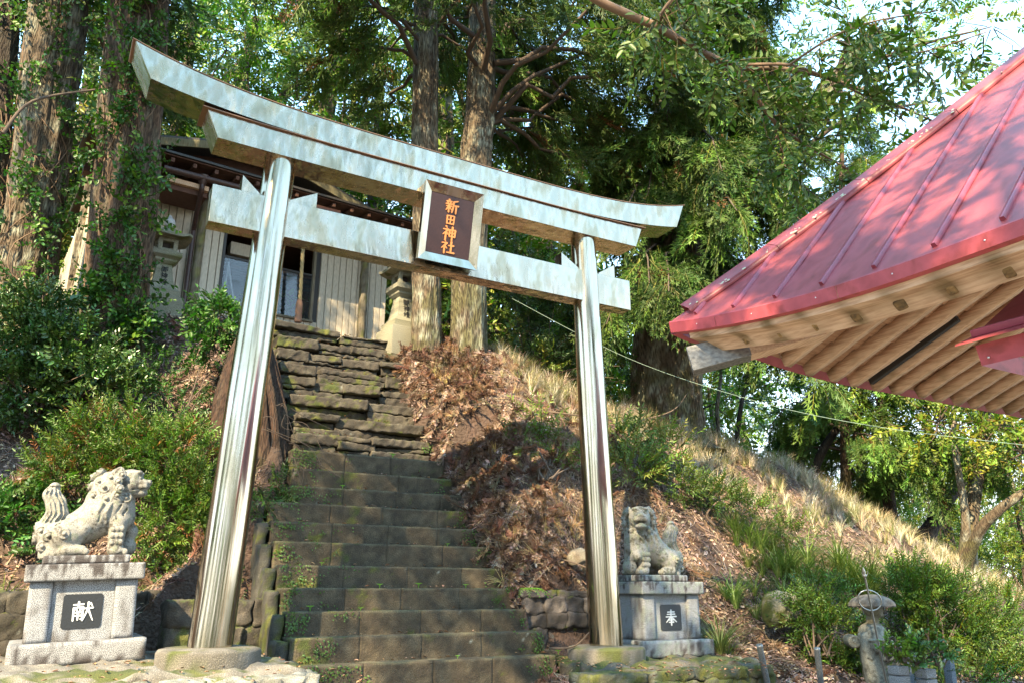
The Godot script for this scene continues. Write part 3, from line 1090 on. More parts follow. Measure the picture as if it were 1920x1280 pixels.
# ---------------------------------------------------------------- pedestals and lions
func make_pedestal(at: Vector3, lean: float, ch: String, label: String, weather: float) -> Transform3D:
	var t := thing("lion_pedestal", at, label, "pedestal", "granite pedestals of the two lions")
	var b := Basis(Vector3(0, 0, 1), lean)
	var xf := Transform3D(b, at)
	var clean := func(p: Vector3, n: Vector3) -> Color:
		var q := xf.affine_inverse() * p
		var s := nf.get_noise_3dv(p * 4.0) * 0.6 + ns.get_noise_3dv(p * Vector3(30, 5, 30)) * 0.45
		var dirt := clampf(s + clampf(1.0 - (q.y - 0.15) * 9.0, 0, 1) * 0.4 - 0.22 + weather * 0.25, 0, 1)
		var c := Color(1.0, 1.0, 1.02).lerp(Color(0.30, 0.24, 0.19), clampf(dirt * 1.6, 0, 0.85))
		if weather > 0.3:
			var l := ns.get_noise_3dv(p * 12.0) + nf.get_noise_3dv(p * 3.0) * 0.7
			if l > 0.35:
				c = c.lerp(Color(0.95, 1.0, 0.85), 0.7)
		return c
	var stained := func(p: Vector3, n: Vector3) -> Color:
		var q := xf.affine_inverse() * p
		var run := ns.get_noise_3d(p.x * 26.0, p.y * 4.0, p.z * 26.0) * 0.7 + nf.get_noise_3dv(p * 6.0) * 0.5 + nf.get_noise_3dv(p * 22.0) * 0.25
		var down := clampf((q.y - 0.60) * 12.0, -0.3, 1.0) if q.y > 0.5 else clampf((0.12 - q.y) * 6.0, -0.1, 0.45)
		var c := Color(0.98, 0.95, 0.92).lerp(Color(0.16, 0.115, 0.095), clampf((run + down * 0.55 - 0.12) * 2.2, 0, 0.92))
		if weather > 0.3:
			var l := ns.get_noise_3dv(p * 10.0) + nf.get_noise_3dv(p * 26.0) * 0.6
			if l > 0.22:
				c = c.lerp(Color(0.88, 0.95, 0.78), clampf((l - 0.22) * 6.0, 0, 0.8))
		return c
	var blocks := [["base", Vector3(-0.436, 0.0, -0.4), Vector3(0.436, 0.152, 0.4), stained, 0.03], ["top_slab", Vector3(-0.388, 0.564, -0.36), Vector3(0.388, 0.682, 0.36), stained, 0.015], ["plinth", Vector3(-0.287, 0.684, -0.25), Vector3(0.287, 0.745, 0.25), stained, 0.015]]
	for q in blocks:
		var m := MB.new()
		m.sbox(q[1], q[2], q[4], 0.0, ns, q[3], xf, 0.008)
		put(q[0], m, M.granite, t, 0.001)
	for s in [-1.0, 1.0]:
		var m := MB.new()
		m.sbox(Vector3(minf(s * 0.35, s * 0.202), 0.153, -0.31), Vector3(maxf(s * 0.35, s * 0.202), 0.563, 0.318), 0.03, 0.0, ns, clean, xf, 0.005)
		put("corner_post", m, M.granite, t, 0.001)
	var m2 := MB.new()
	m2.sbox(Vector3(-0.2, 0.153, -0.29), Vector3(0.2, 0.563, 0.292), 0.03, 0.0, ns, clean, xf)
	put("centre_panel", m2, M.granite, t)
	# inset black plate with clipped corners
	var w := 0.128
	var h := 0.118
	var k := 0.014
	m2 = MB.new()
	m2.prism(PackedVector2Array([Vector2(-w + k, -h), Vector2(w - k, -h), Vector2(w, -h + k), Vector2(w, h - k), Vector2(w - k, h), Vector2(-w + k, h), Vector2(-w, h - k), Vector2(-w, -h + k)]), 0.008, xf * Transform3D(Basis(), Vector3(0, 0.352, 0.294)))
	var pl := put("name_plate", m2, M.black_granite, t)
	m2 = MB.new()
	letters(m2, ch, xf * Transform3D(Basis(), Vector3(0, 0.352, 0.298)), 0.145, 9.0)
	put("carved_character", m2, M.white_letter, pl)
	return xf

# dir: +1 faces +x, -1 faces -x; the head turns by yaw towards the viewer
func make_lion(at: Vector3, lean: float, dir: float, yaw: float, open_mouth: bool, label: String, tone: Color, lichen: float) -> void:
	var f := Field.new(Vector3(-0.42, -0.02, -0.24), Vector3(0.47, 0.80, 0.30), 0.0066)
	# trunk, haunch and legs, seen from +z
	f.cap(Vector3(-0.18, 0.17, 0), Vector3(0.04, 0.32, 0), 0.13, 0.14, 0.03)
	f.cap(Vector3(0.04, 0.32, 0), Vector3(0.16, 0.43, 0), 0.14, 0.15, 0.05)
	f.cap(Vector3(-0.12, 0.17, 0), Vector3(0.13, 0.30, 0), 0.11, 0.12, 0.03)
	f.ell(Vector3(0.22, 0.37, 0), Vector3(0.125, 0.17, 0.122), 0.05)
	f.ell(Vector3(0.275, 0.30, 0.0), Vector3(0.07, 0.08, 0.10), 0.03)
	f.cap(Vector3(-0.24, 0.02, 0), Vector3(-0.24, 0.15, 0), 0.12, 0.12, 0.04)
	for s in [-1.0, 1.0]:
		f.ell(Vector3(-0.17, 0.165, s * 0.09), Vector3(0.14, 0.125, 0.085), 0.02)
		f.ell(Vector3(-0.06, 0.205, s * 0.105), Vector3(0.07, 0.07, 0.055), 0.015)
		f.cap(Vector3(-0.16, 0.045, s * 0.11), Vector3(-0.045, 0.04, s * 0.125), 0.055, 0.042, 0.02)
		for q in 3:
			f.ell(Vector3(-0.015, 0.03, s * 0.125 + (q - 1) * 0.028), Vector3(0.026, 0.028, 0.015), 0.006)
	f.cap(Vector3(0.215, 0.27, 0.075), Vector3(0.205, 0.06, 0.085), 0.075, 0.058, 0.03)
	f.ell(Vector3(0.225, 0.035, 0.085), Vector3(0.075, 0.045, 0.062), 0.02)
	for q in 4:
		f.ell(Vector3(0.285, 0.028, 0.043 + q * 0.028), Vector3(0.024, 0.028, 0.014), 0.006)
	for q in 9:                                       # curls down the near foreleg
		f.ell(Vector3(0.175 + 0.034 * (q % 3), 0.215 - 0.055 * (q / 3), 0.142 - 0.004 * (q / 3)), Vector3(0.022, 0.026, 0.02), 0.008)
	# far foreleg: straight on the left lion, raised on a ball on the right one
	if open_mouth:
		f.cap(Vector3(0.23, 0.27, -0.08), Vector3(0.255, 0.05, -0.085), 0.07, 0.05, 0.03)
		f.ell(Vector3(0.275, 0.035, -0.085), Vector3(0.07, 0.045, 0.055), 0.02)
	else:
		f.cap(Vector3(0.23, 0.28, -0.07), Vector3(0.33, 0.21, -0.07), 0.075, 0.06, 0.03)
		f.cap(Vector3(0.33, 0.20, -0.07), Vector3(0.325, 0.15, -0.07), 0.055, 0.048, 0.02)
		f.ell(Vector3(0.315, 0.075, -0.07), Vector3(0.075, 0.08, 0.075), 0.006)
	# chest locks: raised flames of hair
	for s in [-1.0, 1.0]:
		for q in [[0.07, 0.425, 0.035, 0.27], [0.13, 0.41, 0.115, 0.26], [0.185, 0.40, 0.18, 0.25], [0.235, 0.37, 0.25, 0.27]]:
			var zc: float = 0.128 - maxf(q[0] - 0.13, 0.0) * 0.4
			f.path([Vector3(q[0], q[1], s * (zc + 0.012)), Vector3(q[0] - 0.025, (q[1] + q[3]) * 0.5 + 0.02, s * (zc + 0.018)), Vector3(q[2], q[3], s * (zc - 0.004))], 0.022, 0.008, 0.006)
			f.path([Vector3(q[0] + 0.026, q[1] + 0.01, s * (zc + 0.028)), Vector3(q[0] + 0.0, (q[1] + q[3]) * 0.5 + 0.015, s * (zc + 0.036)), Vector3(q[2] + 0.02, q[3], s * (zc + 0.016))], 0.011, 0.008, 0.003, true)
	# tail: swirls at the rump and a wavy upright plume
	f.ell(Vector3(-0.30, 0.19, 0), Vector3(0.105, 0.13, 0.105), 0.03)
	var tail := [Vector3(-0.29, 0.27, 0), Vector3(-0.255, 0.34, 0), Vector3(-0.275, 0.43, 0), Vector3(-0.315, 0.50, 0), Vector3(-0.30, 0.56, 0)]
	for i in 4:
		f.cap(tail[i], tail[i + 1], [0.085, 0.082, 0.076, 0.066][i], [0.082, 0.076, 0.066, 0.045][i], 0.02)
	for q in 5:
		for s in [-1.0, 1.0]:
			var off := (q - 2) * 0.034
			var pts := []
			for w in tail.size():
				var e: float = 0.55 if w == 4 else 1.0
				pts.push_back(tail[w] + Vector3(off * e, 0, s * ([0.086, 0.083, 0.078, 0.066, 0.046][w] - absf(off) * 0.35)))
			f.path(pts, 0.014, 0.012, 0.003, true)
	for q in [[-0.235, 0.235, 0.036, 0.10], [-0.19, 0.17, 0.047, 0.165], [-0.30, 0.155, 0.045, 0.10], [-0.335, 0.075, 0.045, 0.075], [-0.36, 0.20, 0.04, 0.06]]:
		for s in [-1.0, 1.0]:
			curl(f, Vector3(q[0], q[1], s * q[3]), q[2], Vector3(0, 0, s))
	for q in [[-0.395, 0.14], [-0.385, 0.23]]:
		curl(f, Vector3(q[0], q[1], 0), 0.05, Vector3(-1, 0, 0))
	f.path([Vector3(-0.40, 0.13, 0.07), Vector3(-0.36, 0.24, 0.098), Vector3(-0.27, 0.285, 0.10), Vector3(-0.17, 0.27, 0.13)], 0.008, 0.006, 0.005, true)
	f.path([Vector3(-0.30, 0.035, 0.12), Vector3(-0.17, 0.05, 0.18), Vector3(-0.06, 0.10, 0.155), Vector3(-0.02, 0.18, 0.14)], 0.009, 0.006, 0.005, true)
	# mane
	var hd := Transform3D(Basis(Vector3.UP, -yaw), Vector3(0.17, 0.0, 0.0))
	var H := func(x: float, y: float, z: float) -> Vector3: return hd * Vector3((x - 0.17) * 1.08, 0.6 + (y - 0.6) * 1.1, z * 1.14)
	f.ell(H.call(0.13, 0.555, 0.0), Vector3(0.155, 0.165, 0.15), 0.03, hd.basis)
	f.ell(Vector3(0.06, 0.46, 0), Vector3(0.12, 0.11, 0.12), 0.04)
	f.ell(H.call(0.27, 0.60, 0.0), Vector3(0.12, 0.125, 0.115), 0.03, hd.basis)
	f.ell(H.call(0.275, 0.665, 0.0), Vector3(0.095, 0.06, 0.10), 0.02, hd.basis)     # forehead
	f.ell(H.call(0.37, 0.60, 0.0), Vector3(0.062, 0.05, 0.078), 0.02, hd.basis)       # muzzle
	f.ell(H.call(0.418, 0.622, 0.0), Vector3(0.022, 0.02, 0.034), 0.008, hd.basis)     # nose
	for s in [-1.0, 1.0]:
		f.ell(H.call(0.425, 0.612, s * 0.022), Vector3(0.012, 0.01, 0.011), 0.004, hd.basis)
		f.ell(H.call(0.335, 0.69, s * 0.045), Vector3(0.035, 0.02, 0.036), 0.01, hd.basis)   # brow
		f.ell(H.call(0.352, 0.645, s * 0.045), Vector3(0.022, 0.018, 0.024), 0.004, hd.basis, true)
		f.ell(H.call(0.347, 0.645, s * 0.045), Vector3(0.018, 0.016, 0.019), 0.003, hd.basis)   # eye
		f.ell(H.call(0.375, 0.58, s * 0.045), Vector3(0.045, 0.03, 0.03), 0.01, hd.basis)       # lips
		# ear
		f.ell(H.call(0.19, 0.675, s * 0.095), Vector3(0.058, 0.045, 0.036), 0.012, hd.basis)
		f.ell(H.call(0.205, 0.675, s * 0.125), Vector3(0.034, 0.024, 0.016), 0.005, hd.basis, true)
		for q in 6:                                # curls ringing the face
			var an := -1.15 + q * 0.44
			curl(f, H.call(0.225 - 0.02 * (q % 2), 0.585 + 0.125 * sin(an), s * (0.052 + 0.092 * cos(an))), 0.038, hd.basis * Vector3(0.5, 0.2 * sin(an), s))
		for q in [[0.145, 0.64, 0.041, 0.10], [0.20, 0.635, 0.03, 0.112], [0.11, 0.56, 0.05, 0.115], [0.20, 0.575, 0.028, 0.115], [0.135, 0.475, 0.052, 0.115], [0.205, 0.525, 0.03, 0.11], [0.06, 0.61, 0.036, 0.095], [0.03, 0.50, 0.046, 0.09], [0.215, 0.47, 0.034, 0.105], [0.275, 0.485, 0.042, 0.082]]:
			var c: Vector3 = H.call(q[0], q[1], s * q[3])
			curl(f, c, q[2], hd.basis * Vector3(0, 0.1, s))
	for q in [[0.0, 0.66, 0.0], [0.0, 0.58, 0.05], [0.0, 0.58, -0.05], [0.05, 0.69, 0.04], [0.05, 0.69, -0.04]]:
		curl(f, H.call(q[0], q[1], q[2]), 0.042, hd.basis * Vector3(-1, 0.4, 0))
	if open_mouth:
		f.ell(H.call(0.365, 0.515, 0.0), Vector3(0.065, 0.032, 0.062), 0.012, hd.basis)
		f.ell(H.call(0.39, 0.552, 0.0), Vector3(0.06, 0.024, 0.048), 0.006, hd.basis, true)
		for q in 6:
			f.ell(H.call(0.413 - absf(q - 2.5) * 0.006, 0.57, (q - 2.5) * 0.016), Vector3(0.006, 0.011, 0.007), 0.002, hd.basis)
		f.ell(H.call(0.375, 0.538, 0.0), Vector3(0.045, 0.012, 0.03), 0.006, hd.basis)
	else:
		f.ell(H.call(0.355, 0.535, 0.0), Vector3(0.06, 0.038, 0.058), 0.015, hd.basis)
		f.path([H.call(0.30, 0.555, 0.078), H.call(0.37, 0.56, 0.074), H.call(0.42, 0.572, 0.03), H.call(0.425, 0.575, 0.0), H.call(0.42, 0.572, -0.03), H.call(0.37, 0.56, -0.074), H.call(0.30, 0.555, -0.078)], 0.008, 0.008, 0.004, true)
	if open_mouth:
		f.ell(Vector3(0.34, 0.085, 0.02), Vector3(0.075, 0.085, 0.075), 0.004)
		f.cap(Vector3(0.24, 0.27, 0.06), Vector3(0.31, 0.20, 0.10), 0.07, 0.06, 0.03)
		f.cap(Vector3(0.31, 0.20, 0.10), Vector3(0.34, 0.165, 0.05), 0.05, 0.04, 0.02)
	var m := MB.new()
	f.into(m)
	var xf := Transform3D(Basis(Vector3(0, 0, 1), lean) * Basis.from_scale(Vector3(dir * 0.9, 0.91, 1.0)), at)
	if dir < 0:
		for i in range(0, m.ix.size(), 3):
			var q := m.ix[i]
			m.ix[i] = m.ix[i + 1]
			m.ix[i + 1] = q
	for i in m.v.size():
		m.v[i] = xf * m.v[i]
		var p := m.v[i]
		var s := nf.get_noise_3dv(p * 5.0) * 0.7 + ns.get_noise_3dv(p * 26.0) * 0.5 + nf.get_noise_3dv(p * 60.0) * 0.35
		var c := tone.lerp(tone * Color(0.22, 0.19, 0.16), clampf((s - 0.12) * 1.9, 0, 0.8))
		var l := ns.get_noise_3dv(p * 13.0) + nf.get_noise_3dv(p * 30.0) * 0.5
		if l > 0.5 - lichen:
			c = c.lerp(Color(0.70, 0.80, 0.62), clampf((l - 0.5 + lichen) * 4.0, 0, 0.65))
		m.c[i] = c
	tag(put("guardian_lion", m, M.carved_stone), label, "statue", "stone guardian lions")

func curl(f: Field, c: Vector3, r: float, out: Vector3) -> void:
	var n := out.normalized()
	var u := n.cross(Vector3.UP if absf(n.y) < 0.9 else Vector3.RIGHT).normalized()
	var w := n.cross(u)
	var b := Basis(u, w, n)
	f.ell(c, Vector3(r, r, r * 0.8), 0.004, b)
	if r > 0.034:
		var pts := []
		for i in 9:
			var a := TAU * i / 8.0
			pts.push_back(c + n * r * 0.62 + (u * cos(a) + w * sin(a)) * r * 0.58)
		f.path(pts, r * 0.24, r * 0.24, 0.002, true)
		f.ell(c + n * r * 0.62, Vector3.ONE * r * 0.34, 0.003)


# ---------------------------------------------------------------- stone lanterns
func make_lantern(at: Vector3, turn: float, label: String, s: float) -> void:
	var t := thing("stone_lantern", at, label, "stone lantern", "stone lanterns before the hall")
	var xf := Transform3D(Basis(Vector3.UP, turn).scaled(Vector3.ONE * s), at)
	var paint := func(p: Vector3, n: Vector3) -> Color: return mossy(p, n, Color(0.33, 0.31, 0.22), Color(0.52, 0.49, 0.38), -0.1)
	var add := func(called: String, prof: Array) -> Node:
		var m := MB.new()
		m.lathe(prof, 4, xf, 0.5)
		for i in m.v.size():
			m.c[i] = paint.call(m.v[i], Vector3.ZERO)
		return put(called, m, M.old_stone, t)
	var q := 1.414 * 0.5
	add.call("plinth", [[q * 0.56, -0.3], [q * 0.56, 0.14], [q * 0.52, 0.15]])
	add.call("foot", [[q * 0.46, 0.15], [q * 0.46, 0.25], [q * 0.36, 0.29]])
	# flared shaft
	var prof := []
	for i in 9:
		var h := i / 8.0
		prof.push_back([q * lerpf(0.36, 0.20, pow(h, 0.55)), 0.29 + h * 0.38])
	var sh: Node = add.call("shaft", prof)
	add.call("bracket", [[q * 0.22, 0.67], [q * 0.30, 0.71], [q * 0.30, 0.74], [q * 0.40, 0.78], [q * 0.40, 0.85], [q * 0.36, 0.86]])
	var m := MB.new()
	for sx in [-1.0, 1.0]:                              # fire box: four posts, lintel and sill with a square opening
		for sz in [-1.0, 1.0]:
			m.box(xf * Transform3D(Basis(), Vector3(sx * 0.105, 0.96, sz * 0.105)), Vector3(0.06, 0.20, 0.06), 0.004)
	m.box(xf * Transform3D(Basis(), Vector3(0, 0.883, 0)), Vector3(0.262, 0.046, 0.262), 0.004)
	m.box(xf * Transform3D(Basis(), Vector3(0, 1.04, 0)), Vector3(0.262, 0.05, 0.262), 0.004)
	for i in m.v.size():
		m.c[i] = paint.call(m.v[i], Vector3.ZERO)
	put("fire_box", m, M.old_stone, t)
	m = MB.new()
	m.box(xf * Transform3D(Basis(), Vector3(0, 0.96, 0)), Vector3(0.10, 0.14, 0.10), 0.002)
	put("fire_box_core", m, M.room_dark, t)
	# roof with upturned corners
	m = MB.new()
	var rr := []
	var under := []
	for j in 7:
		var h := j / 6.0
		var row := PackedVector3Array()
		var low := PackedVector3Array()
		for i in 32:
			var a := TAU * (i + 0.5) / 32.0
			var d := Vector2(cos(a), sin(a))
			var sq := 1.0 / maxf(absf(d.x), absf(d.y))
			var e := pow((sq - 1.0) / 0.414, 2.0)
			var r := lerpf(0.30 * sq, 0.05, pow(h, 0.8))
			row.push_back(xf * Vector3(d.x * r, 1.10 + 0.07 * e * (1.0 - h) * (1.0 - h) + 0.20 * pow(h, 1.5), -d.y * r))
			var rl := lerpf(0.12 * sq, 0.30 * sq, h)
			low.push_back(xf * Vector3(d.x * rl, 1.065 + 0.07 * e * h * h, -d.y * rl))
		rr.push_back(row)
		under.push_back(low)
	m.rows(under, true)
	m.rows([under[6], rr[0]], true)
	m.rows(rr, true)
	for i in m.v.size():
		m.c[i] = paint.call(m.v[i], Vector3(0, 0.6, 0))
	put("lantern_roof", m, M.old_stone, t)
	m = MB.new()
	m.lathe([[0.05, 1.29], [0.075, 1.32], [0.085, 1.36], [0.07, 1.40], [0.035, 1.44], [0.012, 1.48]], 20, xf)
	put("finial", m, M.old_stone, t)
	var row2 := 0
	for ch in [GYO, JIN, TOU]:
		m = MB.new()
		var d := 0.118 + row2 * 0.016
		letters(m, ch, xf * Transform3D(Basis(Vector3.RIGHT, -0.12), Vector3(0, 0.585 - row2 * 0.105, d)), 0.10, 8.0)
		put("carved_character", m, M.dark_letter, sh)
		row2 += 1


# ---------------------------------------------------------------- the hall on the hill
func make_hall() -> void:
	var rc := Vector3(4.343, 0, -11.666)
	var t := thing("shrine_hall", rc + Vector3(0, 3.6, 0), "beige metal sided hall with brown roof at the top of the stairway", "shrine building")
	var b := Basis(Vector3.UP, deg_to_rad(5.0))
	var xf := Transform3D(b, rc)
	var BX := func(called: String, lo: Vector3, hi: Vector3, mt: Material, par: Node = t, bev := 0.004) -> Node:
		var m := MB.new()
		m.box(xf * Transform3D(Basis(), (lo + hi) * 0.5), hi - lo, bev)
		return put(called, m, mt, par)
	# back wall of siding, panel by panel, round the wide window
	var r := rng(31)
	var s := -4.4
	while s < -0.001:
		var w := minf(0.105, -s)
		var spans := [[3.4, 5.95]]
		if s > -2.68 and s < -1.24:
			spans = [[3.4, 4.44], [5.86, 5.95]]
		for sp in spans:
			BX.call("siding_board", Vector3(s + 0.004, sp[0], -0.05), Vector3(s + w - 0.004, sp[1], r.randf_range(-0.002, 0.002)), M.siding, t, 0.006)
		s += w
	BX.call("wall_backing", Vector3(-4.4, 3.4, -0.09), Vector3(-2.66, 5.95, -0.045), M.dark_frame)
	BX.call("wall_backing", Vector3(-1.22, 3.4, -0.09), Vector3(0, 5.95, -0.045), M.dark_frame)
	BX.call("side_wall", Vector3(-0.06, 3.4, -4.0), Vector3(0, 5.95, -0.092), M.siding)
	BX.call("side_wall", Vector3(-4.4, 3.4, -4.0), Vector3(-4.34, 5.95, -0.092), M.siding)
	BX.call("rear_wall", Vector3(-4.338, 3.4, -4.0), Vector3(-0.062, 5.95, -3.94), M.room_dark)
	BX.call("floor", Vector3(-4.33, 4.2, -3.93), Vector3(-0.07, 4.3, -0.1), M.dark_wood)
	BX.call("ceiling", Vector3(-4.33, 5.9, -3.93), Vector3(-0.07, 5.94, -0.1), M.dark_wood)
	for k in 4:
		BX.call("inner_beam", Vector3(-4.3, 5.45 + k * 0.1, -0.9 - k * 0.5), Vector3(-0.1, 5.53 + k * 0.1, -0.8 - k * 0.5), M.dark_wood)
	BX.call("air_conditioner", Vector3(-2.45, 5.42, -0.6), Vector3(-1.85, 5.62, -0.4), M.siding)
	# window: frame, mullion, two panes of dark glass, handrail behind it
	var win: Node = BX.call("window", Vector3(-2.66, 4.44, -0.06), Vector3(-2.62, 5.86, 0.02), M.dark_frame)
	BX.call("jamb", Vector3(-1.27, 4.44, -0.06), Vector3(-1.23, 5.86, 0.02), M.post_wood, win)
	BX.call("sill", Vector3(-2.66, 4.42, -0.06), Vector3(-1.22, 4.455, 0.035), M.post_wood, win)
	BX.call("head", Vector3(-2.62, 5.82, -0.06), Vector3(-1.27, 5.86, 0.015), M.dark_frame, win)
	BX.call("mullion", Vector3(-1.97, 4.455, -0.045), Vector3(-1.93, 5.2, -0.01), M.dark_frame, win)
	BX.call("transom", Vector3(-2.62, 5.18, -0.045), Vector3(-1.27, 5.215, -0.012), M.dark_frame, win)
	BX.call("pane", Vector3(-2.62, 4.455, -0.03), Vector3(-1.97, 5.18, -0.024), M.window_glass, win, 0.0005)
	BX.call("pane", Vector3(-1.93, 4.455, -0.03), Vector3(-1.27, 5.18, -0.024), M.window_glass, win, 0.0005)
	for q in [[-2.5, 4.3, -2.47, 5.25], [-2.47, 5.2, -2.25, 4.3]]:
		var m := MB.new()
		m.rod(xf * Vector3(q[0], q[1], -0.35), xf * Vector3(q[2], q[3], -0.35), 0.02)
		put("metal_pole", m, M.galvanised, t)
	# posts on the wall
	for sp in [-3.0, -0.434]:
		var m := MB.new()
		m.sbox(Vector3(sp - 0.055, 3.4, 0.005), Vector3(sp + 0.055, 5.95, 0.12), 0.05, 0.01, nf, func(p: Vector3, _n: Vector3) -> Color: return Color(1, 1, 1).lerp(Color(0.9, 1.1, 0.5), clampf(ns.get_noise_3dv(p * Vector3(9, 3, 9)) * 2.0, 0, 1)) * (1.0 + nf.get_noise_3dv(p * Vector3(20, 8, 20)) * 0.7), xf, 0.02)
		put("wall_post", m, M.post_wood, t, 0.001)
	# pent roof along the wall: plate, rafters, boards, edge
	BX.call("wall_plate", Vector3(-4.6, 5.93, -0.1), Vector3(0.25, 6.05, 0.08), M.dark_wood)
	for k in 17:
		var m := MB.new()
		var x := -4.5 + k * 0.29
		m.box(xf * Transform3D(Basis(Vector3.RIGHT, 0.16), Vector3(x, 6.14, 0.33)), Vector3(0.05, 0.06, 0.95), 0.004)
		put("eave_rafter", m, M.dark_wood, t)
	for k in 6:
		var m := MB.new()
		m.box(xf * Transform3D(Basis(Vector3.RIGHT, 0.16), Vector3(-2.15, 6.262 - k * 0.0258, -0.05 + k * 0.158)), Vector3(5.0, 0.015, 0.155), 0.002)
		put("eave_board", m, M.dark_wood, t)
	var m3 := MB.new()
	m3.box(xf * Transform3D(Basis(Vector3.RIGHT, 0.16), Vector3(-2.15, 6.232, 0.34)), Vector3(5.1, 0.03, 1.02), 0.003)
	put("pent_roof", m3, M.roof_sheet, t)
	m3 = MB.new()
	m3.box(xf * Transform3D(Basis(), Vector3(-2.15, 6.15, 0.835)), Vector3(5.1, 0.035, 0.025), 0.003)
	put("eave_edge", m3, M.dark_frame, t)
	# upper wall with battens and gable roof
	BX.call("upper_wall", Vector3(-4.3, 6.2, -0.35), Vector3(-0.25, 6.62, -0.25), M.dark_wood)
	for k in 10:
		BX.call("batten", Vector3(-4.2 + k * 0.42, 6.2, -0.248), Vector3(-4.16 + k * 0.42, 6.75, -0.22), M.post_wood)
	for sd in [[-0.35, 6.42, -2.3, 7.0], [-4.5, 6.45, -2.3, 7.0]]:
		var a := Vector2(sd[0], sd[1])
		var c := Vector2(sd[2], sd[3])
		var d := (c - a)
		var m := MB.new()
		var bb := Basis(Vector3(0, 0, 1), atan2(d.y, d.x) if d.x > 0 else atan2(-d.y, -d.x))
		m.box(xf * Transform3D(bb, Vector3((a.x + c.x) * 0.5, (a.y + c.y) * 0.5 + 0.05, -1.6)), Vector3(d.length(), 0.05, 3.6), 0.004)
		put("gable_roof", m, M.roof_sheet, t)
		m = MB.new()
		m.box(xf * Transform3D(bb, Vector3((a.x + c.x) * 0.5, (a.y + c.y) * 0.5 - 0.02, 0.19)), Vector3(d.length(), 0.12, 0.03), 0.004)
		for i in m.c.size():
			m.c[i] = Color(1.6, 1.9, 0.8)
		put("barge_board", m, M.post_wood, t)
	m3 = MB.new()
	m3.prism(PackedVector2Array([Vector2(-4.3, 6.6), Vector2(-0.4, 6.42), Vector2(-2.3, 6.97)]), 0.05, xf * Transform3D(Basis(), Vector3(0, 0, -0.3)))
	put("gable_wall", m3, M.dark_wood, t)
	# lower porch beam on the left, gutter and downpipe
	BX.call("porch_beam", Vector3(-4.4, 5.72, 0.1), Vector3(-3.1, 5.82, 0.62), M.dark_wood)
	BX.call("porch_beam", Vector3(-3.66, 5.80, 0.5), Vector3(-3.1, 5.87, 0.68), M.rafter_wood)
	m3 = MB.new()
	var gp := PackedVector3Array([xf * Vector3(-3.72, 5.93, 0.75), xf * Vector3(-1.2, 5.975, 0.75)])
	m3.tube(gp, PackedFloat32Array([0.045, 0.045]), 10)
	var gut := put("gutter", m3, M.brown_paint, t)
	m3 = MB.new()
	m3.lathe([[0.03, -0.1], [0.045, -0.06], [0.075, 0.0], [0.085, 0.05]], 12, xf * Transform3D(Basis(), Vector3(-3.2, 5.93, 0.72)))
	put("hopper", m3, M.brown_paint, gut)
	m3 = MB.new()
	var dp := smooth_path([xf * Vector3(-3.2, 5.85, 0.72), xf * Vector3(-3.2, 5.76, 0.70), xf * Vector3(-3.16, 5.6, 0.4), xf * Vector3(-3.12, 5.46, 0.12), xf * Vector3(-3.11, 5.3, 0.09), xf * Vector3(-3.11, 4.4, 0.09), xf * Vector3(-3.1, 3.5, 0.09)], 5)
	m3.tube(dp, taper(dp.size(), 0.034, 0.034), 10)
	var pipe := put("downpipe", m3, M.brown_paint, gut)
	# bell rope in front of the window
	var rope := thing("bell_rope", xf * Vector3(-1.58, 4.4, 0.35), "braided straw bell rope hanging before the dark hall window", "bell rope")
	m3 = MB.new()
	var pts := PackedVector3Array()
	for k in 41:
		pts.push_back(xf * Vector3(-1.6 + 0.04 * (1 - k / 40.0), 4.62 + k * 0.037, 0.35))
	for st in 3:
		var q := PackedVector3Array()
		for k in 41:
			var an := k * 0.9 + st * TAU / 3.0
			q.push_back(pts[k] + Vector3(cos(an), 0, sin(an)) * 0.014)
		m3.tube(q, taper(41, 0.017, 0.017), 6)
	put("rope", m3, M.rope, rope)
	m3 = MB.new()
	m3.lathe([[0.05, 4.27], [0.055, 4.3], [0.045, 4.42], [0.05, 4.43], [0.05, 4.56], [0.03, 4.62]], 14, xf * Transform3D(Basis(), Vector3(-1.565, 0, 0.35)))
	put("tassel", m3, M.bell_tassel, rope)


# ---------------------------------------------------------------- the pavilion with the red roof
const CX := 2.723
const CZ := -3.017
func eave(d: float) -> float:
	return 1.71 + 0.154 * pow(clampf(1.0 - d / 1.45, 0, 1), 2.0)

func roof_pt(plane: int, d: float, r: float, up := 0.0) -> Vector3:     # d along the eave from the corner, r up the slope (horizontal run)
	var y := eave(d) + 1.08 * r
	var n := Vector3(-1.08, 1, 0).normalized() * up if plane == 0 else Vector3(0, 1, -1.08).normalized() * up
	return (Vector3(CX + r, y, CZ + d) if plane == 0 else Vector3(CX + d, y, CZ + r)) + n

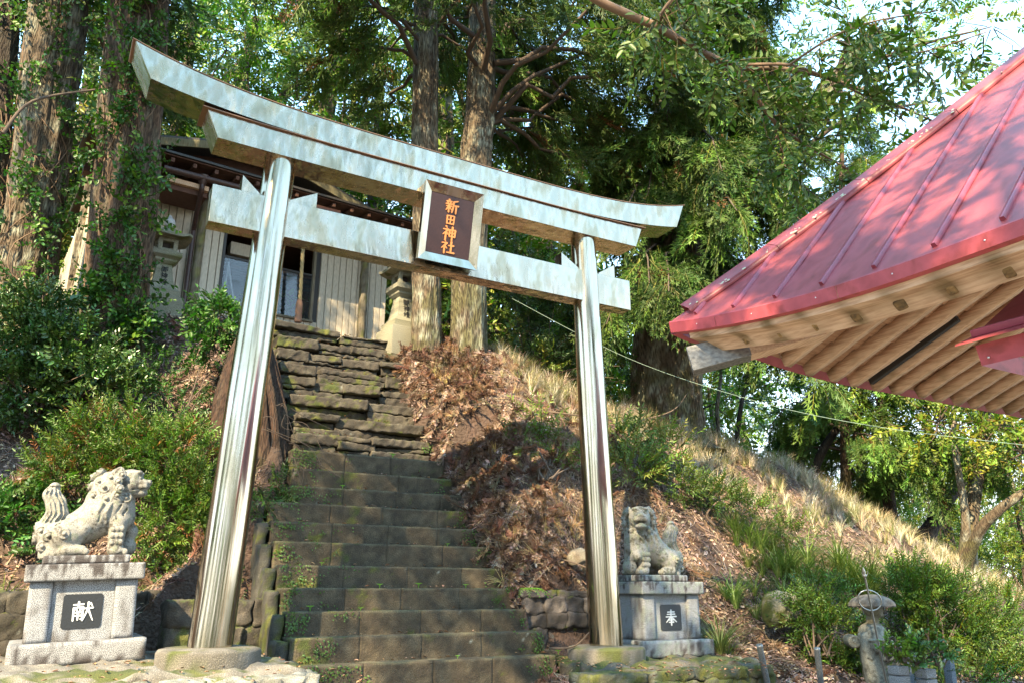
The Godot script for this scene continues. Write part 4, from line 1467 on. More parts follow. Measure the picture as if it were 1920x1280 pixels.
func make_pavilion() -> void:
	var t := thing("red_roofed_pavilion", Vector3(5.2, -0.9, -0.6), "pavilion with dappled red standing seam roof and bare wooden rafters", "pavilion")
	var r := rng(41)
	for plane in 2:
		var edges := [0.0, 0.10, 0.16, 0.42]
		for k in range(1, 18):
			edges.push_back(0.42 + 0.255 * k)
		for k in edges.size() - 1:                      # sheet by sheet between the seams
			var m := MB.new()
			var d0: float = edges[k]
			var d1: float = edges[k + 1]
			var rr := []
			for j in 15:
				var row := PackedVector3Array()
				for i in 4:
					var d := lerpf(d0, d1, i / 3.0)
					var top := minf(d, 2.2)
					row.push_back(roof_pt(plane, d, -0.02 + (top + 0.02) * j / 14.0, ns.get_noise_3d(d * 5, j * 0.3, plane * 9) * 0.004))
				rr.push_back(row)
			m.rows(rr, false, plane == 1)
			if d1 > 0.05:
				put("roof_sheet", m, M.red_roof, t)
		for k in range(2, edges.size()):
			var d: float = edges[k]
			var top := minf(d, 2.2)
			var m := MB.new()
			var p := []
			for j in 9:
				var rr2 := lerpf(0.015, top, j / 8.0)
				var along := (roof_pt(plane, d + 0.01, rr2) - roof_pt(plane, d - 0.01, rr2)).normalized()
				var base := roof_pt(plane, d, rr2)
				var up := Vector3(-1.08, 1, 0).normalized() if plane == 0 else Vector3(0, 1, -1.08).normalized()
				p.push_back(PackedVector3Array([base - along * 0.010, base - along * 0.008 + up * 0.018, base + along * 0.008 + up * 0.018, base + along * 0.010]))
			m.rows(p, false, plane == 1)
			m.face([p[0][0], p[0][1], p[0][2], p[0][3]])
			put("standing_seam", m, M.red_seam, t)
		# eave flashing: flat face with a folded lower lip, in lengths
		var d0 := 0.0
		while d0 < 4.4:
			var d1 := minf(d0 + r.randf_range(0.55, 0.8), 4.4) if d0 > 0.0 else 0.33
			var m := MB.new()
			var rr := [PackedVector3Array(), PackedVector3Array(), PackedVector3Array(), PackedVector3Array()]
			for i in 9:
				var d := lerpf(d0, d1 - 0.002, i / 8.0)
				var y := eave(d)
				for q in [[0, -0.022, -0.012], [1, -0.030, -0.02], [2, -0.020, -0.074], [3, 0.03, -0.079]]:
					var off: float = q[1]
					var dd := maxf(d, off)
					var lift := 0.0 if plane == 0 else 0.15 * smoothstep(0.1, 0.6, d)
					rr[q[0]].push_back(Vector3(CX + off, y + q[2], CZ + dd) if plane == 0 else Vector3(CX + dd, y + q[2] + lift, CZ + off))
			for q in 3:
				m.rows([rr[q], rr[q + 1]], false, plane == 0)
			put("eave_flashing", m, M.red_trim, t)
			d0 = d1
		for k in 11:
			var d := 0.2 + k * 0.36
			for q in [[-0.024, -0.045]]:
				var m := MB.new()
				var c := Vector3(CX + q[0], eave(d) + q[1], CZ + d) if plane == 0 else Vector3(CX + d, eave(d) + q[1], CZ + q[0])
				var nb := facing(Vector3(-1, 0.1, 0) if plane == 0 else Vector3(0, 0.1, -1))
				m.lathe([[0.0035, -0.003], [0.0035, 0.002], [0.002, 0.003]], 8, Transform3D(nb, c))
				put("screw", m, M.screw, t)
	# hip cap: two narrow folded strips either side of the ridge, lichen on the edge
	for q in 7:
		var a := 0.03 + q * 0.33
		var b := minf(a + 0.328, 2.2)
		var m := MB.new()
		for side in 2:
			var rr := []
			for j in 5:
				var h := lerpf(a, b, j / 4.0)
				var ridge := Vector3(CX + h, eave(h) + 1.08 * h + 0.055, CZ + h)
				var low := roof_pt(side, h + 0.085, h, 0.032)
				var lip := roof_pt(side, h + 0.085, h, 0.004)
				rr.push_back(PackedVector3Array([ridge, low, lip]))
			m.rows(rr, false, side == 1)
		put("hip_cap", m, M.red_roof, t)
	var spots := MB.new()
	for k in 150:
		var h := r.randf_range(0.05, 1.0) if k < 120 else r.randf_range(1.0, 2.0)
		if ns.get_noise_1d(h * 14.0) < -0.05:
			continue
		var p := roof_pt(0, h + r.randf_range(0.04, 0.088), h, 0.031 + r.randf() * 0.003)
		var up := Vector3(-1.08, 1, 0).normalized()
		var sz := r.randf_range(0.003, 0.010)
		spots.lathe([[sz, -0.001], [sz * 0.8, 0.0022], [sz * 0.2, 0.003]], 7, Transform3D(facing(up), p), r.randf())
	tag(put("lichen_spots", spots, M.lichen, t), "", "", "", "stuff")
	# wooden eave board under the flashing, with rafter ends in it
	var m2 := MB.new()
	for plane in 1:
		var rr := [PackedVector3Array(), PackedVector3Array(), PackedVector3Array(), PackedVector3Array(), PackedVector3Array()]
		for i in 221:
			var d := 0.10 + i * 0.02
			var y := eave(d)
			for q in [[0, 0.012, -0.075], [1, 0.02, -0.105], [2, 0.075, -0.115], [3, 0.13, -0.16], [4, 0.15, -0.14]]:
				var off: float = q[1]
				var dd := maxf(d, off)
				rr[q[0]].push_back(Vector3(CX + off, y + q[2], CZ + dd) if plane == 0 else Vector3(CX + dd, y + q[2] + (0.05 if plane == 1 else 0.0), CZ + off))
		m2 = MB.new()
		for q in 4:
			m2.rows([rr[q], rr[q + 1]], false, plane == 0)
		for i in m2.v.size():
			var p := m2.v[i]
			var d := p.z - CZ if plane == 0 else p.x - CX
			var near := absf(fposmod(d - 0.40 + 0.1025, 0.205) - 0.1025)
			var st := exp(-near * near * 500.0) * (0.35 + 0.9 * clampf(ns.get_noise_3dv(p * Vector3(9, 30, 5)) + 0.2, 0, 1)) + clampf(nf.get_noise_3d(p.x * 20.0, p.y * 30.0, p.z * 2.5) * 1.6 - 0.25, 0, 0.5)
			m2.c[i] = Color(1, 1, 1).lerp(Color(0.25, 0.24, 0.14), clampf(st, 0, 0.9))
		put("eave_board", m2, M.rafter_wood, t)
	for k in 15:                                         # dark weathered rafter ends in the eave board
		var d := 0.40 + k * 0.205
		var y := eave(d)
		m2 = MB.new()
		var c := Vector3(CX + 0.102, y - 0.136, CZ + d)
		var nn := Vector3(-0.63, -0.77, 0).normalized()
		var bb := Basis(nn.cross(Vector3(0, 0, 1)).normalized(), nn, Vector3(0, 0, 1))
		var es := r.randf_range(0.018, 0.029)
		var tn := r.randf_range(0.7, 1.5)
		m2.sbox(Vector3(-es, -0.03, -es * r.randf_range(0.8, 1.2)), Vector3(es, r.randf_range(0.001, 0.010), es), 0.008, 0.007, nf, func(p: Vector3, _n: Vector3) -> Color: return Color(0.30, 0.27, 0.16) * tn * (1.0 + nf.get_noise_3dv(p * 40.0) * 0.9), Transform3D(bb, c), 0.01)
		put("rafter_end", m2, M.rafter_wood, t, 0.001)
	# rafters of the far eave run towards the viewer, boards lie across them
	for k in 17:
		var x := 3.06 + k * 0.196 + r.randf_range(-0.008, 0.008)
		var d := x - CX
		var lift := eave(d) - 1.71
		var a := Vector3(x, 1.678 + lift, CZ + 0.075 + r.randf_range(-0.02, 0.02))
		var b := Vector3(x, 1.678 + lift * 0.3 + 0.86, CZ + 2.3)
		var l := minf(a.distance_to(b), (d + 0.02) * 1.08) if d < 2.1 else a.distance_to(b)
		var z := (b - a).normalized()
		var bs := Basis(Vector3.RIGHT, z.cross(Vector3.RIGHT), z)
		m2 = MB.new()
		var tone := r.randf_range(0.85, 1.12)
		m2.sbox(Vector3(-0.029, -0.032, 0), Vector3(0.029, 0.036, l), 0.05, 0.004, nf, func(p: Vector3, _n: Vector3) -> Color:
			var e := clampf(1.0 - (p.z - a.z) * 3.2, 0, 1)
			var st := clampf(e * 0.9 + ns.get_noise_3dv(p * Vector3(16, 16, 5)) * 0.9 - 0.55, 0, 1)
			return Color(tone, tone, tone).lerp(Color(0.30, 0.30, 0.18), st * 0.9), Transform3D(bs, a), 0.004)
		put("rafter", m2, M.rafter_wood, t, 0.001)
	for k in 21:
		var z0 := CZ + 0.06 + k * 0.108
		var y0 := 1.732 + (z0 - CZ - 0.085) * 0.388
		m2 = MB.new()
		var pts := []
		for i in 25:
			var x := CX + 0.13 + maxf(0.0, z0 - CZ - 0.12) + i * 0.15
			var lift := (eave(x - CX) - 1.71) * clampf(1.0 - (z0 - CZ) / 1.4, 0, 1)
			pts.push_back(Vector3(x, y0 + lift, z0))
		var f := PackedVector3Array()
		var g := PackedVector3Array()
		var h := PackedVector3Array()
		for p in pts:
			f.push_back(p + Vector3(0, -0.016, 0.0))
			g.push_back(p + Vector3(0, 0.107 * 0.388 - 0.001, 0.109))
			h.push_back(p + Vector3(0, 0.107 * 0.388 + 0.012, 0.109))
		var tone := r.randf_range(0.5, 0.95)
		m2.col = Color(tone, tone * 0.97, tone * 0.93)
		m2.rows([f, g, h], false)
		put("soffit_board", m2, M.board_wood, t)
	# metal clad end of the hip rafter
	var ha := Vector3(CX + 0.0, 1.66, CZ + 0.155)
	var hdir := Vector3(1, 0.30, 1).normalized()
	var hx := Vector3(1, 0, -1).normalized()
	var hb := Basis(hx, hdir.cross(hx), hdir)
	m2 = MB.new()
	m2.box(Transform3D(hb, Vector3(CX + 0.30, 1.70, CZ + 0.30)), Vector3(0.105, 0.12, 0.62), 0.004)
	put("hip_rafter", m2, M.rafter_wood, t)
	m2 = MB.new()
	m2.box(Transform3D(hb, Vector3(CX + 0.155, 1.662, CZ + 0.155)), Vector3(0.115, 0.132, 0.30), 0.004)
	put("hip_rafter_cap", m2, M.cap_metal, t)
	# a dark strip beside one rafter and a hook
	m2 = MB.new()
	m2.box(Transform3D(Basis(Vector3.RIGHT, -0.37), Vector3(4.14, 1.80, CZ + 0.40)), Vector3(0.03, 0.04, 0.62), 0.003)
	put("dark_batten", m2, M.dark_frame, t)
	m2 = MB.new()
	var hk := Vector3(3.14, 1.66, CZ + 0.32)
	m2.tube(smooth_path([hk + Vector3(-0.02, 0.045, 0), hk + Vector3(0.015, 0.045, 0), hk + Vector3(0, 0.04, 0), hk + Vector3(0, -0.01, 0), hk + Vector3(0.015, -0.02, 0)], 3), taper(13, 0.004, 0.004), 6)
	put("hook", m2, M.steel_edge, t)
	# lower canopy of the pavilion, reaching in from the right
	var lc := MB.new()
	var zs := PackedFloat32Array([-1.62, -1.3, -0.9, -0.4])
	var f0 := []
	for z in zs:
		f0.push_back(PackedVector3Array([Vector3(2.985, 1.312, z), Vector3(2.965, 1.388, z)]))
	lc.rows(f0, false, true)
	lc.face([Vector3(3.6, 1.312, -1.62), Vector3(2.985, 1.312, -1.62), Vector3(2.965, 1.388, -1.62), Vector3(3.6, 1.388, -1.62)])
	put("canopy_fascia", lc, M.red_trim, t)
	lc = MB.new()
	var tp := [PackedVector3Array(), PackedVector3Array(), PackedVector3Array(), PackedVector3Array()]
	for z in [-1.66, -1.3, -0.9, -0.4]:
		tp[0].push_back(Vector3(2.90, 1.385, z))
		tp[1].push_back(Vector3(2.905, 1.393, z))
		tp[2].push_back(Vector3(3.04, 1.45, z))
		tp[3].push_back(Vector3(3.6, 1.80, z))
	lc.rows(tp, false, false)
	put("canopy_sheet", lc, M.red_roof, t)
	lc = MB.new()
	lc.box(Transform3D(Basis(Vector3(0, 0, 1), 0.35), Vector3(2.98, 1.44, -1.0)), Vector3(0.035, 0.03, 1.26), 0.003)
	put("canopy_lip", lc, M.red_seam, t)
	for y in [1.335, 1.37]:
		lc = MB.new()
		lc.lathe([[0.005, -0.002], [0.005, 0.002], [0.002, 0.004]], 8, Transform3D(facing(Vector3(-1, 0.2, 0)), Vector3(2.976, y, -1.585)))
		put("screw", lc, M.screw, t)
	# posts and beams that carry it, outside the picture
	for q in [[4.4, -1.35], [4.4, 1.4], [6.6, -1.35], [6.6, 1.4]]:
		lc = MB.new()
		lc.bx(Vector3(q[0] - 0.08, -1.2, q[1] - 0.08), Vector3(q[0] + 0.08, 2.2, q[1] + 0.08))
		put("post", lc, M.rafter_wood, t)


# ---------------------------------------------------------------- the stone monk and what stands before him
func make_monk() -> void:
	var at := Vector3(6.93, -0.52, -5.2)
	var b := Basis(Vector3.UP, deg_to_rad(-40.0))      # local +x is where he faces, +z his right side (towards the viewer)
	var xf := Transform3D(b, at)
	var ped := thing("statue_base", at, "rough low stone block under the travelling monk statue", "stone base")
	var m := MB.new()
	m.sbox(Vector3(-0.2, -0.35, -0.2), Vector3(0.2, 0.0, 0.2), 0.04, 0.03, ns, func(p: Vector3, n: Vector3) -> Color: return mossy(p, n, Color(0.14, 0.13, 0.1), Color(0.3, 0.28, 0.22), 0.1), xf, 0.04)
	put("block", m, M.old_stone, ped, 0.001)
	var f := Field.new(Vector3(-0.26, -0.01, -0.26), Vector3(0.36, 0.90, 0.28), 0.0075)
	# robe: a column widening to the hem, square shoulders
	f.cap(Vector3(0.005, 0.02, 0.0), Vector3(0.0, 0.42, 0), 0.128, 0.118, 0.02)
	f.cap(Vector3(0, 0.42, 0), Vector3(-0.005, 0.62, 0), 0.118, 0.115, 0.03)
	f.ell(Vector3(-0.005, 0.665, 0), Vector3(0.10, 0.075, 0.15), 0.02)
	f.cap(Vector3(0.0, 0.72, 0), Vector3(0.02, 0.79, 0), 0.045, 0.038, 0.015)
	for q in 7:                                       # deep folds down the front of the robe
		f.path([Vector3(0.115 + q * 0.002, 0.46 - q * 0.015, 0.10 - q * 0.03), Vector3(0.135, 0.26, 0.09 - q * 0.032), Vector3(0.132, 0.03, 0.095 - q * 0.034)], 0.010, 0.015, 0.003, true)
	# mantle: a thick flat panel hanging over the near side, straight front edge, rounded lower corners
	f.slab(Vector3(-0.035, 0.37, 0.10), Vector3(0.098, 0.29, 0.048), 0.03, 0.006, Basis(Vector3.UP, 0.25) * Basis(Vector3(0, 0, 1), 0.05))
	f.path([Vector3(0.035, 0.60, 0.165), Vector3(0.038, 0.35, 0.17), Vector3(0.03, 0.10, 0.165)], 0.010, 0.010, 0.002, true)
	f.slab(Vector3(0.075, 0.34, 0.115), Vector3(0.03, 0.25, 0.03), 0.02, 0.004, Basis(Vector3.UP, 0.4))
	# near arm: sleeve, elbow, forearm reaching to the staff
	f.cap(Vector3(-0.02, 0.66, 0.125), Vector3(0.005, 0.535, 0.165), 0.062, 0.060, 0.01)
	f.cap(Vector3(0.005, 0.53, 0.165), Vector3(0.135, 0.53, 0.140), 0.056, 0.036, 0.008)
	f.slab(Vector3(0.06, 0.47, 0.165), Vector3(0.055, 0.06, 0.018), 0.015, 0.008, Basis(Vector3.UP, 0.2))
	# far arm, bowl hand
	f.cap(Vector3(-0.01, 0.66, -0.12), Vector3(0.06, 0.52, -0.13), 0.06, 0.055, 0.01)
	f.cap(Vector3(0.06, 0.52, -0.13), Vector3(0.21, 0.50, -0.07), 0.052, 0.036, 0.008)
	f.slab(Vector3(0.12, 0.44, -0.11), Vector3(0.05, 0.06, 0.018), 0.015, 0.008)
	# collar, strap and carved loops on the mantle
	f.path([Vector3(0.035, 0.75, 0.06), Vector3(0.095, 0.68, 0.03), Vector3(0.12, 0.6, 0.0)], 0.012, 0.012, 0.003, true)
	f.path([Vector3(0.035, 0.75, -0.06), Vector3(0.095, 0.68, -0.01), Vector3(0.13, 0.56, 0.02)], 0.012, 0.012, 0.003, true)
	f.path([Vector3(-0.13, 0.595, 0.06), Vector3(-0.06, 0.59, 0.185), Vector3(0.02, 0.59, 0.222), Vector3(0.10, 0.59, 0.15)], 0.012, 0.012, 0.002)
	for q in [[-0.07, 0.40], [-0.03, 0.29], [-0.075, 0.20]]:
		f.path([Vector3(q[0] - 0.03, q[1] + 0.03, 0.158), Vector3(q[0], q[1], 0.158), Vector3(q[0] + 0.03, q[1] + 0.04, 0.155)], 0.009, 0.009, 0.002, true)
	# feet
	for s in [-1.0, 1.0]:
		f.ell(Vector3(0.10, 0.02, s * 0.055), Vector3(0.075, 0.028, 0.035), 0.01)
	m = MB.new()
	f.into(m)
	# head on a finer grid
	var h := Field.new(Vector3(-0.09, 0.74, -0.09), Vector3(0.12, 0.93, 0.09), 0.0045)
	h.ell(Vector3(0.015, 0.855, 0), Vector3(0.066, 0.075, 0.058), 0.01)
	h.ell(Vector3(0.035, 0.815, 0), Vector3(0.045, 0.04, 0.042), 0.015)
	h.cap(Vector3(0.0, 0.75, 0), Vector3(0.01, 0.80, 0), 0.04, 0.04, 0.01)
	h.cap(Vector3(0.078, 0.865, 0), Vector3(0.09, 0.835, 0), 0.006, 0.011, 0.008)     # nose
	h.ell(Vector3(0.075, 0.80, 0), Vector3(0.014, 0.012, 0.016), 0.008)
	h.cap(Vector3(0.084, 0.815, -0.014), Vector3(0.084, 0.815, 0.014), 0.0035, 0.0035, 0.003, true)
	for s in [-1.0, 1.0]:
		h.ell(Vector3(0.074, 0.857, s * 0.022), Vector3(0.012, 0.009, 0.013), 0.004, Basis(), true)
		h.ell(Vector3(0.068, 0.857, s * 0.022), Vector3(0.01, 0.008, 0.011), 0.003)
		h.cap(Vector3(0.076, 0.872, s * 0.012), Vector3(0.066, 0.872, s * 0.035), 0.005, 0.004, 0.005)
		h.ell(Vector3(0.005, 0.845, s * 0.06), Vector3(0.014, 0.03, 0.009), 0.004)
		h.ell(Vector3(0.01, 0.848, s * 0.067), Vector3(0.007, 0.018, 0.005), 0.003, Basis(), true)
	var hm := MB.new()
	h.into(hm)
	m.add(hm, Transform3D(Basis.from_scale(Vector3.ONE * 1.16), Vector3(0.0, -0.125, 0.0)))
	# hands: near one closed round the staff, far one under the bowl
	var sx := 0.155
	var hand := Field.new(Vector3(0.10, 0.47, 0.07), Vector3(0.21, 0.59, 0.19), 0.003)
	hand.ell(Vector3(0.150, 0.53, 0.148), Vector3(0.026, 0.03, 0.014), 0.006)
	hand.cap(Vector3(0.115, 0.53, 0.142), Vector3(0.14, 0.53, 0.146), 0.02, 0.019, 0.006)
	for q in 4:
		var y := 0.552 - q * 0.0145
		var l: float = [0.9, 1.0, 0.95, 0.8][q]
		hand.path([Vector3(0.165, y, 0.15), Vector3(0.182, y - 0.001, 0.143), Vector3(0.184, y - 0.002, 0.143 - 0.018 * l), Vector3(0.17, y - 0.003, 0.143 - 0.026 * l)], 0.0078, 0.0066, 0.002)
	hand.path([Vector3(0.145, 0.55, 0.14), Vector3(0.152, 0.562, 0.125), Vector3(0.168, 0.564, 0.115)], 0.009, 0.007, 0.002)
	hand.into(m)
	var h2 := Field.new(Vector3(0.17, 0.44, -0.14), Vector3(0.33, 0.58, 0.0), 0.003)
	h2.ell(Vector3(0.245, 0.492, -0.062), Vector3(0.032, 0.012, 0.027), 0.006)
	h2.cap(Vector3(0.20, 0.498, -0.072), Vector3(0.235, 0.492, -0.065), 0.022, 0.02, 0.006)
	for q in 4:
		var z := -0.084 + q * 0.0145
		var l: float = [0.8, 0.95, 1.0, 0.9][q]
		h2.path([Vector3(0.265, 0.492, z), Vector3(0.265 + 0.022 * l, 0.497, z), Vector3(0.265 + 0.036 * l, 0.512, z)], 0.0075, 0.0062, 0.002)
	h2.path([Vector3(0.23, 0.497, -0.04), Vector3(0.245, 0.51, -0.028), Vector3(0.26, 0.524, -0.028)], 0.0085, 0.0068, 0.002)
	h2.into(m)
	for i in m.v.size():
		m.v[i] = xf * (m.v[i] * Vector3(1.14, 1.0, 1.14))
		var p := m.v[i]
		var s := nf.get_noise_3dv(p * 6.0) * 0.8 + ns.get_noise_3dv(p * 24.0) * 0.5
		m.c[i] = Color(0.85, 0.86, 0.78).lerp(Color(0.55, 0.46, 0.26), clampf(nf.get_noise_3dv(p * 3.0 + Vector3(4, 0, 0)) * 2.0, 0, 0.8)).lerp(Color(0.20, 0.18, 0.14), clampf((s - 0.15) * 1.4, 0, 0.7))
	var st := thing("monk_statue", at, "weathered stone statue of a walking monk in a wide hat", "statue")
	put("body", m, M.carved_stone, st)
	# hat: shallow ribbed dome
	m = MB.new()
	var rr := []
	for j in 8:
		var a := j / 7.0
		var row := PackedVector3Array()
		for i in 48:
			var an := TAU * i / 48.0
			var rad := 0.205 * sin(a * PI * 0.5) + 0.004
			if i % 6 == 0:
				rad *= 1.035
			row.push_back(xf * Vector3(0.02 + cos(an) * rad, 0.888 + 0.105 * cos(a * PI * 0.5), -sin(an) * rad))
		rr.push_back(row)
	rr.reverse()
	var inner := []
	for j in 3:
		var row := PackedVector3Array()
		for i in 48:
			var an := TAU * i / 48.0
			var rad: float = [0.05, 0.19, 0.204][j]
			row.push_back(xf * Vector3(0.02 + cos(an) * rad, [0.925, 0.892, 0.878][j], -sin(an) * rad))
		inner.push_back(row)
	m.rows(inner, true)
	m.rows([inner[2], rr[0]], true)
	m.rows(rr, true)
	for i in m.v.size():
		m.c[i] = Color(0.42, 0.39, 0.37) * (1.0 + nf.get_noise_3dv(m.v[i] * 14.0) * 0.9)
	put("hat", m, M.carved_stone, st)
	# roll slung on the back, seen end on
	m = MB.new()
	var rb := Transform3D(b * Basis(Vector3.RIGHT, PI / 2), xf * Vector3(-0.205, 0.575, 0.02))
	m.lathe([[0.052, -0.13], [0.058, -0.12], [0.058, 0.12], [0.054, 0.13], [0.04, 0.132], [0.038, 0.127], [0.02, 0.128], [0.012, 0.136]], 24, rb)
	for i in m.v.size():
		m.c[i] = Color(0.75, 0.72, 0.6) * (1.0 + nf.get_noise_3dv(m.v[i] * 20.0) * 0.5)
	put("bedroll", m, M.carved_stone, st)
	m = MB.new()
	m.lathe([[0.02, 0.515], [0.045, 0.525], [0.058, 0.55], [0.06, 0.578], [0.052, 0.578], [0.04, 0.54]], 20, xf * Transform3D(Basis(), Vector3(0.262, 0, -0.055)))
	for i in m.c.size():
		m.c[i] = Color(0.3, 0.2, 0.15)
	put("bowl", m, M.carved_stone, st)
	# ringed staff held in the hand
	var sf := thing("ringed_staff", xf * Vector3(0.2, 0, 0.125), "thin metal staff with a large ring, held by the monk", "staff")
	var s0 := spot(1664, 1285, 7.05)
	var s1 := spot(1622, 1080, 7.05)
	m = MB.new()
	m.rod(s0 + (s0 - s1) * 0.1, s1, 0.0085, 10)
	put("shaft", m, M.staff_metal, sf)
	var dirv := (s1 - s0).normalized()
	m = MB.new()
	m.lathe([[0.009, -0.01], [0.02, 0.0], [0.02, 0.012], [0.01, 0.02], [0.016, 0.035], [0.012, 0.055], [0.002, 0.085]], 12, Transform3D(facing(dirv), s1))
	put("finial", m, M.staff_metal, sf)
	for k in 3:
		m = MB.new()
		var an := k * TAU / 3.0
		var fb := facing(dirv)
		var o := fb.x * cos(an) + fb.z * sin(an)
		m.tube(smooth_path([s1, s1 + o * 0.028 + dirv * 0.02, s1 + o * 0.03 + dirv * 0.045], 3), taper(7, 0.006, 0.002), 6)
		put("finial_leaf", m, M.staff_metal, sf)
	m = MB.new()
	var ring := PackedVector3Array()
	var rc := s1.lerp(s0, 0.22)
	var right := Vector3(cos(deg_to_rad(YAW)), 0, sin(deg_to_rad(YAW)))
	for k in 33:
		var an := TAU * k / 32.0
		ring.push_back(rc + right * cos(an) * 0.102 + dirv * sin(an) * 0.092)
	m.tube(ring, taper(33, 0.006, 0.006), 8, false)
	put("ring", m, M.staff_metal, sf)

func make_offerings() -> void:
	var right := Vector3(cos(deg_to_rad(YAW)), 0, sin(deg_to_rad(YAW)))
	# two short granite posts with steel cups for sakaki
	for q in [[1684, 1248, 6.4, "short granite post with a steel cup, left of the pair before the monk"], [1735, 1254, 6.4, "short granite post with a steel cup under the dark sprigs, right of the pair"]]:
		var top := spot(q[0], q[1], q[2])
		var t := thing("granite_post", Vector3(top.x, -0.7, top.z), q[3], "stone post", "granite flower posts")
		var bs := Basis(Vector3.UP, deg_to_rad(-8.0))
		for k in 3:
			var m := MB.new()
			m.box(Transform3D(bs, top + Vector3(0, -0.032 - 0.075 * k, 0)), Vector3(0.115, 0.068, 0.115), 0.006)
			for i in m.c.size():
				m.c[i] = Color(1.5, 1.5, 1.5)
			put("block", m, M.granite, t)
		var m2 := MB.new()
		m2.lathe([[0.022, 0.0], [0.024, 0.03], [0.03, 0.036], [0.03, 0.042], [0.02, 0.04]], 16, Transform3D(Basis(), top + Vector3(0, 0.002, 0)))
		put("cup", m2, M.staff_metal, t)
	for q in [[1708, 1228, 7.0, 0.05, "narrow blue grey stone marker standing behind the left granite post"], [1778, 1235, 6.9, 0.035, "thin blue grey stone marker right of the granite posts"]]:
		var top := spot(q[0], q[1], q[2])
		var m := MB.new()
		m.bx(top - Vector3(q[3], 0.8, q[3]), top + Vector3(q[3], 0, q[3]), 0.006)
		for i in m.c.size():
			m.c[i] = Color(0.45, 0.55, 0.65)
		tag(put("stone_marker", m, M.granite), q[4], "stone marker", "thin stone markers")
	# two galvanised pipes
	for q in [[1424, 1208, 1434, 1256, 6.8, 0.026, "galvanised pipe stub standing beside the mossy terrace edge"], [1532, 1214, 1542, 1300, 6.4, 0.024, "taller galvanised pipe between the terrace and the monk"]]:
		var a := spot(q[0], q[1], q[4])
		var bb := spot(q[2], q[3], q[4])
		bb += (bb - a) * 0.8
		var t := thing("steel_pipe", bb, q[6], "pipe", "galvanised pipes")
		var m := MB.new()
		var d := (a - bb).normalized()
		m.rod(bb, a - d * 0.012, q[5], 16)
		put("tube", m, M.galvanised, t)
		m = MB.new()
		m.lathe([[q[5] * 1.08, -0.016], [q[5] * 1.08, -0.002], [q[5] * 0.8, 0.0]], 16, Transform3D(facing(d), a))
		put("pipe_cap", m, M.galvanised, t)
	# boulders
	for q in [[1462, 1142, 8.2, Vector3(0.19, 0.18, 0.16), 0.35, "half mossy boulder lying on the slope right of the lion", 0.26], [1082, 1043, 8.0, Vector3(0.095, 0.07, 0.08), 0.25, "small tan boulder in the leaves behind the right pillar", 0.0], [1282, 1170, 8.1, Vector3(0.05, 0.035, 0.04), 0.3, "fist sized pale stone on the leaf bed beside the right pedestal", -0.2]]:
		var c := spot(q[0], q[1], q[2])
		var m := MB.new()
		var hs: Vector3 = q[3]
		var tint := Color(0.20, 0.15, 0.10) if q[6] <= 0.0 else Color(0.2, 0.19, 0.13)
		m.sbox(-hs, hs, 0.025, 0.03, nf, func(p: Vector3, n: Vector3) -> Color: return mossy(p, n, tint, Color(0.5, 0.47, 0.38), q[6] - clampf((p.x - c.x) * 1.5, -0.2, 0.5)), Transform3D(Basis(Vector3(0, 0, 1), q[4]), c), minf(hs.y, hs.x) * 0.85)
		tag(put("boulder", m, M.old_stone, null, 0.001), q[5], "boulder")
	# wire strung across the slope
	var m3 := MB.new()
	var pts := smooth_path([spot(960, 560, 11.5), spot(1180, 672, 11.0), spot(1420, 752, 10.5), spot(1650, 800, 10.0), spot(1960, 838, 9.5)], 8)
	m3.tube(pts, taper(pts.size(), 0.003, 0.003), 5)
	tag(put("wire", m3, M.wire), "thin pale green wire strung across the slope past the big cedar", "wire")


# ---------------------------------------------------------------- leaves and sprays
var L := {}

func leaf(m: MB, p: Vector3, dir: Vector3, nrm: Vector3, l: float, w: float, fold := 0.25, shape := 0) -> void:
	var d := dir.normalized()
	var s := d.cross(nrm).normalized()
	var n := s.cross(d)
	var k := m.v.size()
	var a := 0.30
	var b := 0.66
	var wa := 0.9
	var wb := 0.85
	if shape == 1:                                   # lance shaped
		wa = 0.95
		wb = 0.6
	for q in [[0.0, 0.0], [a, wa], [b, wb], [1.0, 0.0], [b, -wb], [a, -wa]]:
		var x: float = q[0]
		m.vert(p + d * l * x + s * w * 0.5 * q[1] + n * (absf(q[1]) * w * fold - l * 0.16 * x * x))
	m.tri(k, k + 1, k + 2)
	m.tri(k, k + 2, k + 3)
	m.tri(k, k + 3, k + 4)
	m.tri(k, k + 4, k + 5)

